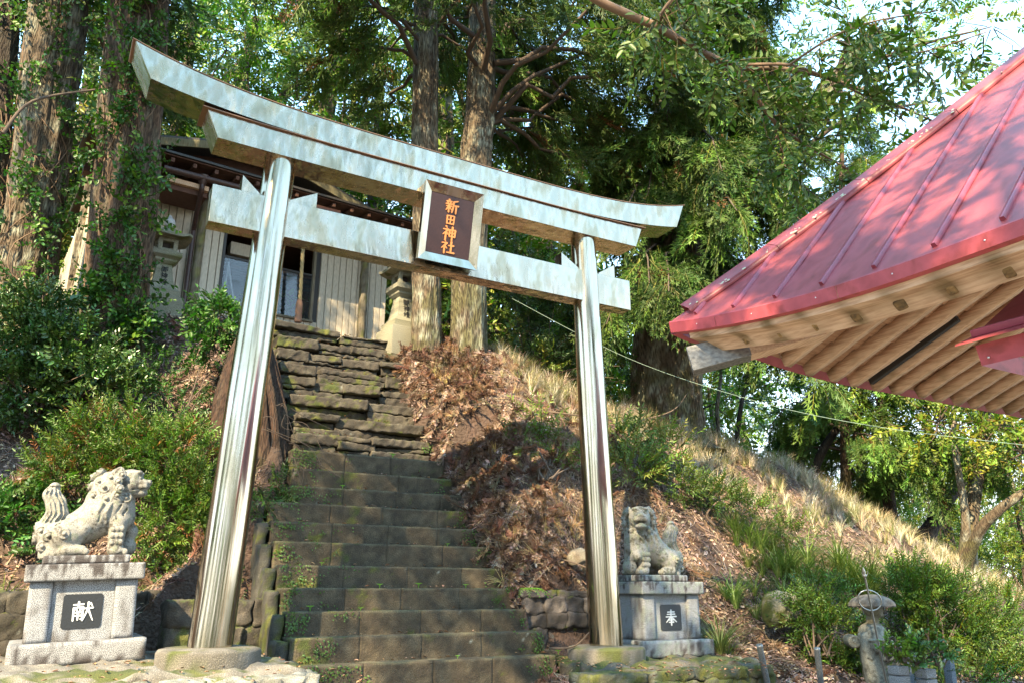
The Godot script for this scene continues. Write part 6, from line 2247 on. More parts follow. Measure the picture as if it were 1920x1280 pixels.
func make_overhang() -> void:
	# broadleaf branch reaching in over the gate from a tree above and in front
	var t := thing("overhanging_branch", spot(1100, -30, 5.6), "bare brown branch with broad leaves hanging in from the top of the picture", "branch")
	var wood := MB.new()
	var xs := []
	var cs := []
	var r := rng(55)
	var runs := [
		[[[1040, -60, 5.4], [1120, 0, 5.5], [1230, 50, 5.6], [1310, 95, 5.7], [1382, 128, 5.8]], 0.035, 0.024],
		[[[1382, 128, 5.8], [1450, 128, 5.8], [1530, 140, 5.9], [1620, 170, 6.0], [1700, 205, 6.1], [1780, 240, 6.2]], 0.022, 0.006],
		[[[1310, 95, 5.7], [1380, 120, 5.75], [1480, 122, 5.7], [1560, 150, 5.7], [1640, 190, 5.7], [1700, 230, 5.8]], 0.016, 0.004],
		[[[1382, 128, 5.8], [1410, 170, 5.8], [1450, 225, 5.9], [1500, 265, 6.0], [1560, 300, 6.1], [1620, 335, 6.2]], 0.020, 0.005],
		[[[1230, 50, 5.6], [1250, 10, 5.5], [1300, -40, 5.5]], 0.014, 0.008],
		[[[1480, 122, 5.7], [1560, 70, 5.5], [1640, 40, 5.4], [1760, 20, 5.3]], 0.010, 0.004],
		[[[1560, 150, 5.8], [1640, 110, 5.7], [1740, 95, 5.7], [1850, 60, 5.6]], 0.009, 0.004],
		[[[1450, 225, 5.9], [1470, 290, 6.0], [1500, 350, 6.1]], 0.008, 0.003]]
	for q in runs:
		var p := []
		for w in q[0]:
			p.push_back(spot(w[0], w[1], w[2]))
		var sp := smooth_path(p, 6)
		wood.tube(sp, taper(sp.size(), q[1], q[2]), 9)
		if q[1] < 0.04:
			var n := 16 if q[1] > 0.019 else 20
			for i in n:
				var k := int(lerpf(sp.size() * (0.4 if q[1] > 0.03 else 0.15), sp.size() - 1, (i + r.randf()) / n))
				var d := (rv(r) + Vector3(0, -0.35, 0)).normalized()
				var e := sp[mini(k, sp.size() - 1)] + d * r.randf_range(0.05, 0.28)
				wood.tube(PackedVector3Array([sp[mini(k, sp.size() - 1)], e]), PackedFloat32Array([0.004, 0.002]), 4, false)
				for j in 2:
					xs.push_back(Transform3D(facing(d + rv(r) * 0.6 + Vector3(0, -0.2, 0), r.randf() * TAU, r.randf_range(0.8, 1.15)), e))
					cs.push_back(tint(r, Color(0.09, 0.165, 0.03)))
	put("limb", wood, M.bark_brown, t)
	# the nearest sprays one by one, the others as one mass
	var tones := []
	for k in 4:
		var lm := (M.leaf as StandardMaterial3D).duplicate()
		lm.albedo_color = lin(0.08 + 0.025 * k, 0.14 + 0.03 * k, 0.025 + 0.006 * k)
		tones.push_back(lm)
	for i in mini(260, xs.size()):
		var o := put("leaf_spray", L.broad[i % 3], tones[(i * 7) % 4], t)
		o.transform = Transform3D(Basis(), -t.position) * xs[i]
	scatter_parts("leaves", L.broad, M.leaf, xs.slice(260), cs.slice(260), t)
	# unseen trees behind and left of the viewer, crowns shaped to break up the sunlight
	for q in SHADE:
		var puffs := []
		for w in q[2]:
			puffs.push_back(w)
		broadleaf("shade_tree", q[0], up_path(q[1]), PackedFloat32Array([0.4, 0.35, 0.28, 0.18]), 1, {"seed": q[3], "twigs": q[4], "color": Color(0.07, 0.14, 0.025), "gap": q[5], "clump": 2.6, "leaf": "broad", "size": 1.3, "fork": 0.5, "puffs": puffs}, "")

var SHADE := [
	["tall broadleaf tree standing left behind the viewer, out of the picture", [Vector3(-6, -1.3, 6), Vector3(-5.8, 3, 6), Vector3(-5.2, 6.5, 5.2), Vector3(-4.2, 9, 3.5)],
		[[Vector3(0.0, 5.7, 1.4), Vector3(1.8, 0.6, 1.8), 3.2, -0.12], [Vector3(-3.6, 9.0, 4.0), Vector3(2.6, 1.0, 2.4), 0.25, -0.06], [Vector3(-4.9, 8.8, -1.2), Vector3(1.3, 1.0, 1.1), 1.8, -0.75], [Vector3(-5.0, 8.1, 0.1), Vector3(1.3, 0.8, 1.0), 1.6, -0.6], [Vector3(-5.9, 9.8, -0.6), Vector3(1.2, 0.9, 1.0), 1.4, -0.6], [Vector3(-2.6, 9.0, 1.0), Vector3(2.3, 1.2, 1.7), 1.2, -0.4], [Vector3(-3.6, 9.0, -0.9), Vector3(1.3, 0.9, 1.0), 1.0, -0.15], [Vector3(-0.4, 10.2, 2.0), Vector3(2.0, 1.2, 1.8), 0.6, -0.1], [Vector3(-6.8, 10.5, 4.5), Vector3(2.2, 1.6, 2.2), 0.6, 0.0]], 401, 110.0, -0.12],  # leaf clumps placed along the sun rays to shade chosen spots
	["broad tree standing behind the pavilion, out of the picture", [Vector3(3, -1.3, 9), Vector3(3, 3, 9), Vector3(2.6, 7, 8), Vector3(2.5, 11, 7)],
		[[Vector3(2.2, 9.5, 3.5), Vector3(2.2, 1.5, 2.2)], [Vector3(5.0, 10.0, 4.0), Vector3(2.4, 1.5, 2.2)], [Vector3(4.5, 12.0, 7.0), Vector3(2.6, 1.8, 2.4)], [Vector3(0.8, 11.5, 5.5), Vector3(2.0, 1.4, 2.0)]], 402, 60.0, -0.02],
	["tree left of the gate whose crown shades the hall, out of the picture", [Vector3(-5.4, 0.2, -6), Vector3(-5.2, 4, -6), Vector3(-4.9, 8, -5.8), Vector3(-4.3, 11, -5.6)],
		[[Vector3(-3.9, 12.0, -5.6), Vector3(1.7, 1.0, 1.5), 1.2, -0.3], [Vector3(-5.6, 11.2, -4.8), Vector3(1.5, 1.0, 1.3)], [Vector3(-4.4, 10.4, -7.2), Vector3(1.4, 0.9, 1.2)]], 403, 100.0, -0.05]]  # tree added out of view to keep sun off the hall wall


# ---------------------------------------------------------------- bushes, grass, ivy, fallen leaves
# a bush: stems from the ground into a few clumps of twigs
func bush(called: String, label: String, foot: Vector3, clumps: Array, leaf_kind: String, mt: Material, color: Color, o: Dictionary, group := "") -> Node3D:
	var r := rng(o.seed)
	var t := thing(called, foot, label, "bush", group)
	var wood := MB.new()
	wood.col = o.get("stem", Color(1, 1, 1))
	var xs := []
	var cs := []
	for q in clumps:
		var c: Vector3 = q[0]
		var rr: Vector3 = q[1]
		for k in o.get("stems", 3):
			var a := foot + Vector3(r.randf_range(-0.1, 0.1), 0, r.randf_range(-0.1, 0.1))
			var e := c + rv(r) * rr * 0.6
			var sp := smooth_path([a, a.lerp(e, 0.5) + Vector3(r.randf_range(-0.1, 0.1), 0.1, r.randf_range(-0.1, 0.1)), e], 4)
			wood.tube(sp, taper(sp.size(), 0.012, 0.004), 5, false)
		for i in q[2]:
			var d := rv(r)
			var p := c + d * rr * pow(r.randf(), 0.35)
			if nf.get_noise_3dv(p * o.get("clump", 2.2) + Vector3(o.seed, 0, 0)) < o.get("gap", -0.15):
				continue
			var g := lie(p.x, p.z) + 0.02
			if p.y < g:
				p.y = g + r.randf() * 0.06
			var dir := (d * 0.8 + Vector3(0, o.get("up", 0.35), 0.25) + rv(r) * 0.5).normalized()
			xs.push_back(Transform3D(facing(dir, r.randf() * TAU, o.get("size", 1.0) * r.randf_range(0.7, 1.2)), p))
			var col := color
			var f := r.randf()
			if f < o.get("fresh", 0.1):
				col = o.get("fresh_color", color * 1.9)
			elif f < o.get("fresh", 0.1) + o.get("old", 0.0):
				col = o.get("old_color", Color(0.22, 0.09, 0.03))
			cs.push_back(tint(r, col))
	put("stems", wood, M.twig, t)
	scatter_parts("foliage", L[leaf_kind], mt, xs, cs, t)
	return t

func S(a: float, b: float, z: float) -> Vector3:
	return spot(a, b, z)

func make_bushes() -> void:
	var dk := Color(0.05, 0.105, 0.024)
	bush("camellia_bush", "dark glossy camellia bush at the left edge below the leaning cedar", S(60, 800, 8.6), [[S(30, 640, 8.7), Vector3(0.45, 0.4, 0.35), 420], [S(120, 660, 8.7), Vector3(0.5, 0.36, 0.35), 420], [S(40, 730, 8.4), Vector3(0.42, 0.35, 0.3), 360], [S(180, 700, 8.5), Vector3(0.45, 0.22, 0.3), 280], [S(70, 575, 8.9), Vector3(0.3, 0.22, 0.25), 160]], "camellia", M.glossy_leaf, dk, {"seed": 501, "gap": -0.3, "size": 1.0, "fresh": 0.12, "fresh_color": Color(0.06, 0.14, 0.03)})
	bush("camellia_bush", "small bright green shrub before the hall, left of the gate pillar", S(410, 660, 9.2), [[S(410, 600, 9.2), Vector3(0.28, 0.2, 0.2), 150], [S(385, 640, 9.1), Vector3(0.18, 0.18, 0.2), 60]], "camellia", M.leaf, Color(0.06, 0.15, 0.03), {"seed": 502, "gap": -0.4, "size": 1.1})
	var nd := Color(0.09, 0.165, 0.027)
	var old := Color(0.22, 0.10, 0.035)
	bush("nandina_bush", "heavenly bamboo thicket right behind the left lion's head", S(300, 1060, 7.6), [[S(330, 860, 7.8), Vector3(0.40, 0.30, 0.3), 400], [S(370, 930, 7.6), Vector3(0.26, 0.32, 0.26), 300], [S(320, 970, 7.5), Vector3(0.28, 0.36, 0.22), 300], [S(300, 1040, 7.5), Vector3(0.14, 0.16, 0.15), 60]], "nandina", M.leaf, nd * 1.15, {"seed": 503, "old": 0.06, "old_color": old, "fresh": 0.15, "fresh_color": Color(0.12, 0.22, 0.03), "stem": Color(1.6, 1.2, 1.0), "stems": 5})
	bush("nandina_bush", "heavenly bamboo bush with rusty tips above the left lion's tail", S(190, 1030, 7.8), [[S(190, 830, 8.0), Vector3(0.42, 0.24, 0.3), 360], [S(130, 880, 7.9), Vector3(0.34, 0.26, 0.3), 300], [S(230, 790, 8.1), Vector3(0.25, 0.16, 0.2), 110], [S(250, 860, 7.8), Vector3(0.3, 0.3, 0.25), 260]], "nandina", M.leaf, nd, {"seed": 504, "old": 0.12, "old_color": old, "fresh": 0.08, "fresh_color": Color(0.16, 0.24, 0.03), "stem": Color(1.6, 1.2, 1.0), "stems": 5})
	bush("tea_bush", "rounded leafy shrub at the left edge beside the lion's tail", S(30, 1060, 7.5), [[S(40, 960, 7.6), Vector3(0.3, 0.2, 0.2), 150], [S(90, 1000, 7.5), Vector3(0.2, 0.16, 0.15), 80], [S(10, 1000, 7.5), Vector3(0.2, 0.2, 0.15), 80]], "camellia", M.leaf, Color(0.06, 0.14, 0.035), {"seed": 505})
	bush("low_shrub", "thin shrub growing on the dark bank under the ivy wrapped cedar", S(330, 800, 8.6), [[S(330, 760, 8.8), Vector3(0.4, 0.26, 0.25), 130], [S(300, 700, 9.0), Vector3(0.3, 0.2, 0.2), 80], [S(390, 690, 9.0), Vector3(0.2, 0.25, 0.2), 60]], "broad", M.leaf, Color(0.05, 0.12, 0.03), {"seed": 506, "size": 0.6})
	bush("wall_fern", "ferny growth hanging over the dark wall behind the left lion pedestal", S(150, 1080, 7.6), [[S(20, 1075, 7.5), Vector3(0.3, 0.12, 0.15), 90], [S(300, 1095, 7.3), Vector3(0.22, 0.14, 0.15), 80], [S(470, 1080, 7.3), Vector3(0.2, 0.12, 0.15), 60], [S(500, 1000, 7.8), Vector3(0.16, 0.16, 0.15), 60]], "nandina", M.leaf, Color(0.07, 0.13, 0.03), {"seed": 519, "size": 1.0, "gap": -0.3, "up": -0.4})
	# right bank
	var az := Color(0.09, 0.165, 0.027)
	bush("azalea_bush", "small leaved azalea left of the monk, in shade", S(1540, 1230, 7.6), [[S(1560, 1180, 7.9), Vector3(0.32, 0.24, 0.25), 330], [S(1510, 1150, 8.1), Vector3(0.24, 0.16, 0.2), 190], [S(1570, 1250, 7.7), Vector3(0.18, 0.2, 0.2), 160], [S(1540, 1110, 8.4), Vector3(0.3, 0.12, 0.2), 140]], "small", M.leaf, az, {"seed": 507, "size": 1.25, "gap": -0.25})
	bush("azalea_bush", "broad azalea thicket right of the monk, filling the bank", S(1760, 1260, 7.8), [[S(1720, 1120, 8.4), Vector3(0.42, 0.22, 0.3), 420], [S(1780, 1160, 8.3), Vector3(0.5, 0.36, 0.35), 620], [S(1840, 1210, 8.2), Vector3(0.5, 0.34, 0.35), 560], [S(1720, 1190, 8.3), Vector3(0.3, 0.36, 0.25), 330], [S(1880, 1150, 8.6), Vector3(0.4, 0.24, 0.3), 260], [S(1790, 1110, 8.7), Vector3(0.35, 0.14, 0.3), 150]], "small", M.leaf, az, {"seed": 508, "size": 1.25, "gap": -0.1, "fresh": 0.12, "fresh_color": Color(0.16, 0.27, 0.03)})
	bush("azalea_bush", "yellow green azalea tips catching the sun behind the monk's hat", S(1720, 1150, 8.4), [[S(1710, 1085, 8.6), Vector3(0.2, 0.18, 0.2), 130], [S(1745, 1110, 8.4), Vector3(0.2, 0.14, 0.2), 110]], "small", M.leaf, Color(0.15, 0.24, 0.03), {"seed": 509, "size": 1.3, "up": 1.2})
	bush("dark_shrub", "dark shrub on the shaded upper edge of the bank above the right lion", S(1300, 930, 9.6), [[S(1270, 910, 9.6), Vector3(0.45, 0.18, 0.3), 200], [S(1340, 930, 9.7), Vector3(0.35, 0.18, 0.3), 150]], "small", M.leaf, az * 0.75, {"seed": 510, "size": 1.3, "gap": -0.2})
	bush("dark_shrub", "wide dark small leaved evergreen between the many limbed cedar and the right pillar", S(1000, 720, 13), [[S(960, 600, 13.5), Vector3(0.7, 0.55, 0.5), 420], [S(1040, 600, 13.5), Vector3(0.6, 0.6, 0.5), 420], [S(980, 520, 14), Vector3(0.8, 0.5, 0.5), 360], [S(1010, 680, 12.8), Vector3(0.6, 0.35, 0.4), 260], [S(1100, 640, 14), Vector3(0.7, 0.6, 0.5), 300], [S(1160, 700, 13), Vector3(0.4, 0.4, 0.4), 160]], "broad", M.leaf, Color(0.045, 0.09, 0.02), {"seed": 511, "size": 0.85, "gap": -0.05, "clump": 1.2, "fresh": 0.18, "fresh_color": Color(0.14, 0.18, 0.03), "stems": 4})
	bush("dark_shrub", "dark leafy shrub on the bank's shaded shoulder above the grass clumps", S(1400, 1000, 9.8), [[S(1390, 950, 10), Vector3(0.4, 0.14, 0.3), 150], [S(1480, 1000, 10), Vector3(0.4, 0.13, 0.3), 130]], "small", M.leaf, az * 0.8, {"seed": 512, "size": 1.3})
	bush("bank_shrub", "loose green shrub on the upper right bank near the picture's edge", S(1850, 1130, 10), [[S(1870, 1165, 9.4), Vector3(0.4, 0.2, 0.3), 150], [S(1900, 1230, 8.6), Vector3(0.4, 0.3, 0.3), 220]], "small", M.leaf, az * 1.1, {"seed": 513, "size": 1.4})
	bush("azalea_bush", "azalea growing out of the bottom right corner of the picture", S(1880, 1290, 7.6), [[S(1870, 1260, 7.8), Vector3(0.4, 0.2, 0.3), 260], [S(1830, 1290, 7.3), Vector3(0.3, 0.16, 0.25), 160]], "small", M.leaf, az, {"seed": 518, "size": 1.3})
	# sakaki sprigs in the cups
	bush("sakaki_sprigs", "pale green sakaki sprigs in the left granite post's steel cup", S(1684, 1240, 6.4), [[S(1680, 1232, 6.4), Vector3(0.06, 0.04, 0.05), 14], [S(1696, 1228, 6.4), Vector3(0.06, 0.05, 0.05), 12], [S(1664, 1205, 6.42), Vector3(0.02, 0.04, 0.03), 3]], "camellia", M.leaf, Color(0.15, 0.25, 0.04), {"seed": 514, "size": 0.75, "gap": -1.0, "up": 0.8})
	bush("sakaki_sprigs", "dark glossy sakaki sprigs hanging with pale tips from the right granite post's cup", S(1735, 1246, 6.4), [[S(1728, 1232, 6.42), Vector3(0.09, 0.05, 0.06), 22], [S(1712, 1215, 6.45), Vector3(0.06, 0.05, 0.06), 10], [S(1766, 1240, 6.35), Vector3(0.05, 0.09, 0.05), 12]], "camellia", M.glossy_leaf, Color(0.05, 0.13, 0.03), {"seed": 515, "size": 0.8, "gap": -1.0, "fresh": 0.35, "fresh_color": Color(0.17, 0.26, 0.05)})
	# bamboo grass by the right pillar
	bush("bamboo_grass", "bamboo grass clump left of the right pillar, halfway up the bank", S(1030, 900, 8.7), [[S(1020, 830, 9.5), Vector3(0.22, 0.16, 0.2), 30], [S(1045, 890, 9.2), Vector3(0.2, 0.12, 0.2), 24], [S(985, 870, 9.1), Vector3(0.12, 0.1, 0.15), 10]], "nandina", M.leaf, Color(0.13, 0.20, 0.035), {"seed": 516, "size": 1.3, "gap": -0.5, "fresh": 0.25, "fresh_color": Color(0.20, 0.24, 0.06)})
	bush("bamboo_grass", "bamboo grass spilling over the bank right of the right pillar", S(1200, 900, 9.4), [[S(1180, 820, 10), Vector3(0.34, 0.12, 0.25), 70], [S(1250, 840, 10.2), Vector3(0.3, 0.10, 0.25), 50], [S(1190, 880, 9.5), Vector3(0.3, 0.18, 0.25), 80]], "nandina", M.leaf, Color(0.13, 0.20, 0.035), {"seed": 517, "size": 1.4, "gap": -0.35, "fresh": 0.3, "fresh_color": Color(0.22, 0.25, 0.07)})

func clumps(called: String, label: String, category: String, mesh: Mesh, mt: Material, spots: Array, seed_n: int, color: Color, sc0: float, sc1: float, foot: Vector3) -> void:
	var r := rng(seed_n)
	var t := thing(called, foot, label, category)
	var xs := []
	var cs := []
	for p in spots:
		xs.push_back(Transform3D(Basis(Vector3.UP, r.randf() * TAU).scaled(Vector3.ONE * r.randf_range(sc0, sc1)), p))
		cs.push_back(tint(r, color))
	many("blades", mesh, mt, xs, cs, t)

func make_grass() -> void:
	var r := rng(61)
	var long := grass_tuft(1, 44, 0.68, 0.010, 0.14, 1.35)
	var dry := grass_tuft(2, 26, 0.32, 0.006, 0.10, 0.9)
	for q in [[1430, 1010, 9.6, 5, "arching green grass clump on the bank right of the lion, biggest of them"], [1480, 1070, 9.2, 4, "green grass clump hanging over the sunlit earth"], [1560, 1040, 9.8, 4, "green grass clump above the monk"], [1640, 1060, 9.6, 4, "green grass clump behind the ringed staff"], [1400, 1090, 8.7, 2, "short grass tuft beside the half mossy boulder"], [1345, 1190, 7.9, 1, "grass tuft right of the right pedestal"], [1700, 1040, 10.5, 3, "grass clump on the crest below the young cedar"], [6, 960, 7.0, 2, "grass leaning in from the left edge"]]:
		var sp := []
		var c := spot(q[0], q[1], q[2])
		for k in q[3] * 3:
			var p: Vector3 = c + Vector3(r.randf_range(-0.35, 0.35), 0, r.randf_range(-0.2, 0.2)) * (0.4 + 0.15 * q[3])
			sp.push_back(on_land(p.x, p.z, 0.0))
		clumps("grass_clump", q[4], "grass", long, M.grass, sp, int(q[0]), Color(0.16, 0.22, 0.06), 0.7, 1.15, sp[0])
	# dry straw along the crest and on the upper bank
	var g := thing("dry_grass", on_land(9, -8.4), "pale dry grass along the sunlit crest of the right bank", "dry grass")
	var xs := []
	var cs := []
	for i in 3600:
		var x := r.randf_range(5.2, 15.0)
		var z := lerpf(-9.3, -7.9, (x - 5.2) / 9.8) + r.randfn(0.0, 0.6)
		var y := lie(x, z)
		if ns.get_noise_3d(x * 1.5, 0, z * 1.5) + nf.get_noise_3d(x * 5.0, 0, z * 5.0) * 0.5 < -0.02:
			continue
		xs.push_back(Transform3D(Basis(Vector3(r.randf_range(-1, 1), 0, r.randf_range(-1, 1)).normalized(), r.randf() * 0.5) * Basis(Vector3.UP, r.randf() * TAU).scaled(Vector3.ONE * r.randf_range(0.5, 1.1)), Vector3(x, y + 0.02, z)))
		cs.push_back(tint(r, Color(0.47, 0.42, 0.33) if r.randf() < 0.72 else Color(0.16, 0.18, 0.05)))
	many("blades", dry, M.dry, xs, cs, g)
	var g2 := thing("dry_grass", on_land(4.9, -8.4), "withered straw and sprays on the bank between the stairway and the right pillar", "dry grass")
	xs = []
	cs = []
	for i in 800:
		var x := r.randf_range(4.0, 6.2)
		var z := r.randf_range(-9.2, -7.0)
		if ns.get_noise_3d(x * 2.0, 5, z * 2.0) < 0.0:
			continue
		xs.push_back(Transform3D(Basis(Vector3(r.randf_range(-1, 1), 0, r.randf_range(-1, 1)).normalized(), r.randf() * 0.9) * Basis(Vector3.UP, r.randf() * TAU).scaled(Vector3.ONE * r.randf_range(0.3, 0.75)), on_land(x, z, 0.02)))
		cs.push_back(tint(r, Color(0.30, 0.19, 0.12) if r.randf() < 0.75 else Color(0.40, 0.33, 0.16)))
	many("blades", dry, M.dry, xs, cs, g2)

func make_litter() -> void:
	var r := rng(71)
	# fallen leaves
	var lm := MB.new()
	leaf(lm, Vector3(0, 0, -0.04), Vector3(0, 0.1, 1), Vector3.UP, 0.058, 0.028, 0.3)
	var dead := cedar_spray(171, 0.34)
	var xs := []
	var cs := []
	var ds := []
	var dc := []
	for i in 140000:
		var x := r.randf_range(-1.8, 11.0) if i < 80000 else (r.randf_range(3.7, 6.4) if i < 105000 else r.randf_range(3.7, 4.7))
		var z := r.randf_range(-11.5, -4.5) if i < 105000 else r.randf_range(-10.2, -6.4)
		if x > 1.85 and x < 3.75 and z < -6.3 and z > -10.2:
			continue
		if (x < 1.75 and z > -7.7) or (x > 3.9 and x < 5.75 and z > -6.9):
			if r.randf() < 0.975:
				continue
			xs.push_back(Transform3D(Basis(Vector3.UP, r.randf() * TAU).scaled(Vector3.ONE * r.randf_range(0.4, 0.9)), Vector3(x, 0.025 if x < 2.0 else -0.075, z)))
			cs.push_back(tint(r, Color(0.30, 0.17, 0.10)))
			continue
		if x > 6.0 and z < -7.4 and r.randf() < 0.6:
			continue
		var y := lie(x, z)
		var n := Vector3(lie(x - 0.06, z) - lie(x + 0.06, z), 0.12, lie(x, z - 0.06) - lie(x, z + 0.06)).normalized()
		var b := facing((n + rv(r) * 0.45).normalized(), r.randf() * TAU, r.randf_range(0.45, 1.15))
		if x > 3.7 and x < 6.4 and r.randf() < 0.018 or (x < 2.0 and r.randf() < 0.02):
			var t := rv(r)
			t = (t - n * t.dot(n) + n * 0.12).normalized()
			ds.push_back(Transform3D(facing(t, r.randf() * TAU, r.randf_range(0.4, 0.9)), Vector3(x, y + 0.015, z)))
			dc.push_back(tint(r, Color(0.15, 0.085, 0.062)))
		else:
			xs.push_back(Transform3D(b, Vector3(x, y + r.randf_range(0.0, 0.03), z)))
			var f := r.randf()
			cs.push_back(tint(r, Color(0.20, 0.135, 0.105) if f < 0.5 else (Color(0.36, 0.275, 0.23) if f < 0.82 else Color(0.11, 0.07, 0.055))))
	for i in 420:                                        # debris caught on the steep cut beside the stairway
		var x := r.randf_range(3.8, 4.7)
		var z := r.randf_range(-9.6, -7.0)
		var n := Vector3(lie(x - 0.06, z) - lie(x + 0.06, z), 0.12, lie(x, z - 0.06) - lie(x, z + 0.06)).normalized()
		var t := Vector3(r.randf_range(-0.8, 0.3), -0.8, r.randf_range(0.0, 0.8))
		t = (t - n * t.dot(n) + n * 0.25).normalized()
		ds.push_back(Transform3D(facing(t, r.randf() * TAU, r.randf_range(0.4, 0.85)), Vector3(x, lie(x, z) + 0.02, z)))
		dc.push_back(tint(r, Color(0.20, 0.13, 0.095) if r.randf() < 0.7 else Color(0.30, 0.23, 0.17)))
	var g := thing("leaf_litter", on_land(4.4, -8.0), "brown fallen leaves covering the banks beside the stairway", "fallen leaves")
	many("leaves", lm.build(), M.dry, xs, cs, g)
	var tw := MB.new()
	tw.rod(Vector3(0, 0, -0.06), Vector3(0.01, 0.008, 0.0), 0.0022, 3)
	tw.rod(Vector3(0.01, 0.008, 0.0), Vector3(0, 0, 0.06), 0.0016, 3)
	var ts := []
	var tc := []
	for i in 60000:
		var x := (r.randf_range(3.75, 6.3) if i > 26000 else r.randf_range(3.8, 11.0)) if r.randf() < 0.85 else r.randf_range(-1.0, 1.9)
		var z := r.randf_range(-10.5, -5.6)
		if (x < 1.8 and z > -7.6) or (x > 3.9 and x < 5.9 and z > -6.9):
			continue
		var n := land_normal(x, z)
		ts.push_back(Transform3D(facing((n + rv(r) * 0.35).normalized(), r.randf() * TAU, r.randf_range(0.6, 1.9)), Vector3(x, lie(x, z) + r.randf_range(0.004, 0.03), z)))
		tc.push_back(tint(r, Color(0.22, 0.15, 0.115) if r.randf() < 0.7 else Color(0.33, 0.26, 0.21)))
	many("twigs", tw.build(), M.dry, ts, tc, g)
	var g2 := thing("cedar_litter", on_land(4.6, -8.4), "reddish dead cedar sprays lying on the bank right of the stairway", "dead sprays")
	many("sprays", dead, M.dry, ds, dc, g2)
	# leaves and moss tufts on the steps
	var st := thing("step_litter", Vector3(3, 0.2, -6.6), "scattered fallen leaves and twigs on the stone steps", "fallen leaves")
	xs = []
	cs = []
	for i in 330:
		var k := r.randi_range(0, 18)
		var z := -6.35 - 0.2 * k - r.randf_range(0.03, 0.19)
		xs.push_back(Transform3D(facing((Vector3.UP + rv(r) * 0.35).normalized(), r.randf() * TAU, r.randf_range(0.35, 0.9)), Vector3(r.randf_range(STEP_L[k] + 0.05, STEP_R[k] - 0.05), float(STEP_Y[k]) + 0.02, z)))
		cs.push_back(tint(r, Color(0.28, 0.16, 0.10)))
	many("leaves", lm.build(), M.dry, xs, cs, st)
	# sticks on the bank
	for q in [[[1010, 1052, 8.0], [1060, 1050, 7.9], [1110, 1068, 7.8], 0.012, "fallen stick at the foot of the bank left of the right pillar"], [[985, 722, 10.6], [1030, 735, 10.4], [1042, 760, 10.2], 0.022, "bent grey root poking from the upper bank"], [[905, 735, 9.9], [930, 705, 10], [870, 700, 10.1], 0.012, "curled thin branch lying on the bank under the cedars"], [[1010, 770, 10.0], [1060, 775, 9.9], [1085, 778, 9.9], 0.016, "short grey stick beside the right pillar"], [[1190, 790, 11], [1260, 770, 11.2], [1290, 735, 11.4], 0.012, "thin reddish twig before the giant cedar's foot"], [[1340, 985, 9.4], [1325, 965, 9.4], [1345, 940, 9.5], 0.018, "exposed root on the shaded bank above the right lion"], [[1030, 1215, 7.2], [1075, 1212, 7.0], [1105, 1185, 7.0], 0.01, "curved dry vine stem at the right wall's foot"], [[5, 250, 9.0], [60, 190, 9.2], [178, 168, 9.6], 0.022, "arched brown vine stem crossing the leaning cedar trunk"]]:
		var m := MB.new()
		var sp := smooth_path([spot(q[0][0], q[0][1], q[0][2]), spot(q[1][0], q[1][1], q[1][2]), spot(q[2][0], q[2][1], q[2][2])], 6)
		m.tube(sp, taper(sp.size(), q[3], q[3] * 0.5), 7)
		for i in m.c.size():
			m.c[i] = Color(2.2, 2.0, 1.8)
		tag(put("stick", m, M.twig), q[4], "stick")
	# sprouts on the steps and a fern
	var sp := MB.new()
	for k in 5:
		var a := TAU * k / 5.0
		sp.col = Color(1, 1, 1)
		leaf(sp, Vector3(cos(a), 0, sin(a)) * 0.008 + Vector3.UP * 0.035, Vector3(cos(a), 0.5, sin(a)), Vector3.UP, 0.032, 0.026, 0.15)
		sp.rod(Vector3.ZERO, Vector3(cos(a) * 0.008, 0.036, sin(a) * 0.008), 0.0015, 3)
	var spm := sp.build()
	var where := ["third step from the bottom, left of the middle", "fourth step, left half", "fourth step, middle", "sixth step, right of the middle", "third step, right end", "second step, left quarter", "bottom step, right of the middle", "bottom right corner by the terrace", "left foot of the kerb", "fifth step at the left end", "tenth step, left half", "twelfth step, middle"]
	var pos := [[672, 1185], [710, 1101], [783, 1099], [837, 1047], [871, 1133], [580, 1140], [855, 1275], [1045, 1245], [520, 1245], [600, 1085], [640, 925], [735, 855]]
	for k in pos.size():
		var best := 0
		var p := Vector3.ZERO
		for s in 19:                                       # the tread that the line of sight meets
			var d := spot(pos[k][0], pos[k][1], 1.0) - EYE
			var z := -6.35 - 0.2 * s
			var hit := EYE + d * ((z - 0.06 - EYE.z) / d.z)
			if hit.y < STEP_Y[s] + 0.03:
				p = Vector3(hit.x, STEP_Y[s], z - 0.04)
				break
		var m := MeshInstance3D.new()
		var t := thing("sprout", p, "bright green seedling on the " + where[k], "seedling", "seedlings on the steps")
		own("leaves", spm, M.sprout, t, Transform3D(Basis(Vector3.UP, k * 1.3).scaled(Vector3.ONE * (0.65 + 0.2 * (k % 3))), Vector3.ZERO))
		m.free()
	var fern := MB.new()
	for k in 5:
		var a := -0.9 + k * 0.45
		var pts := PackedVector3Array()
		for j in 9:
			var tt := j / 8.0
			pts.push_back(Vector3(sin(a) * 0.22 * tt, 0.10 * tt - 0.16 * tt * tt, 0.05 + cos(a) * 0.2 * tt))
		fern.tube(pts, taper(9, 0.003, 0.001), 3, false)
		for j in range(1, 9):
			for sg in [-1.0, 1.0]:
				var d := (pts[j] - pts[j - 1]).normalized()
				leaf(fern, pts[j], (d * 0.4 + d.cross(Vector3.UP) * sg), Vector3.UP, 0.07 * (1.0 - j / 10.0), 0.016, 0.1, 1)
	var ft := thing("fern", spot(985, 1105, 7.25), "small fern hanging over the rough wall right of the steps", "fern")
	own("fronds", fern, M.sprout, ft)
	# creepers on the steps: tiny round leaves in patches
	var cr := thing("step_creeper", Vector3(1.9, 0.6, -7.0), "small leaved creeper patches at the left ends of the steps", "creeper")
	xs = []
	cs = []
	var tiny := MB.new()
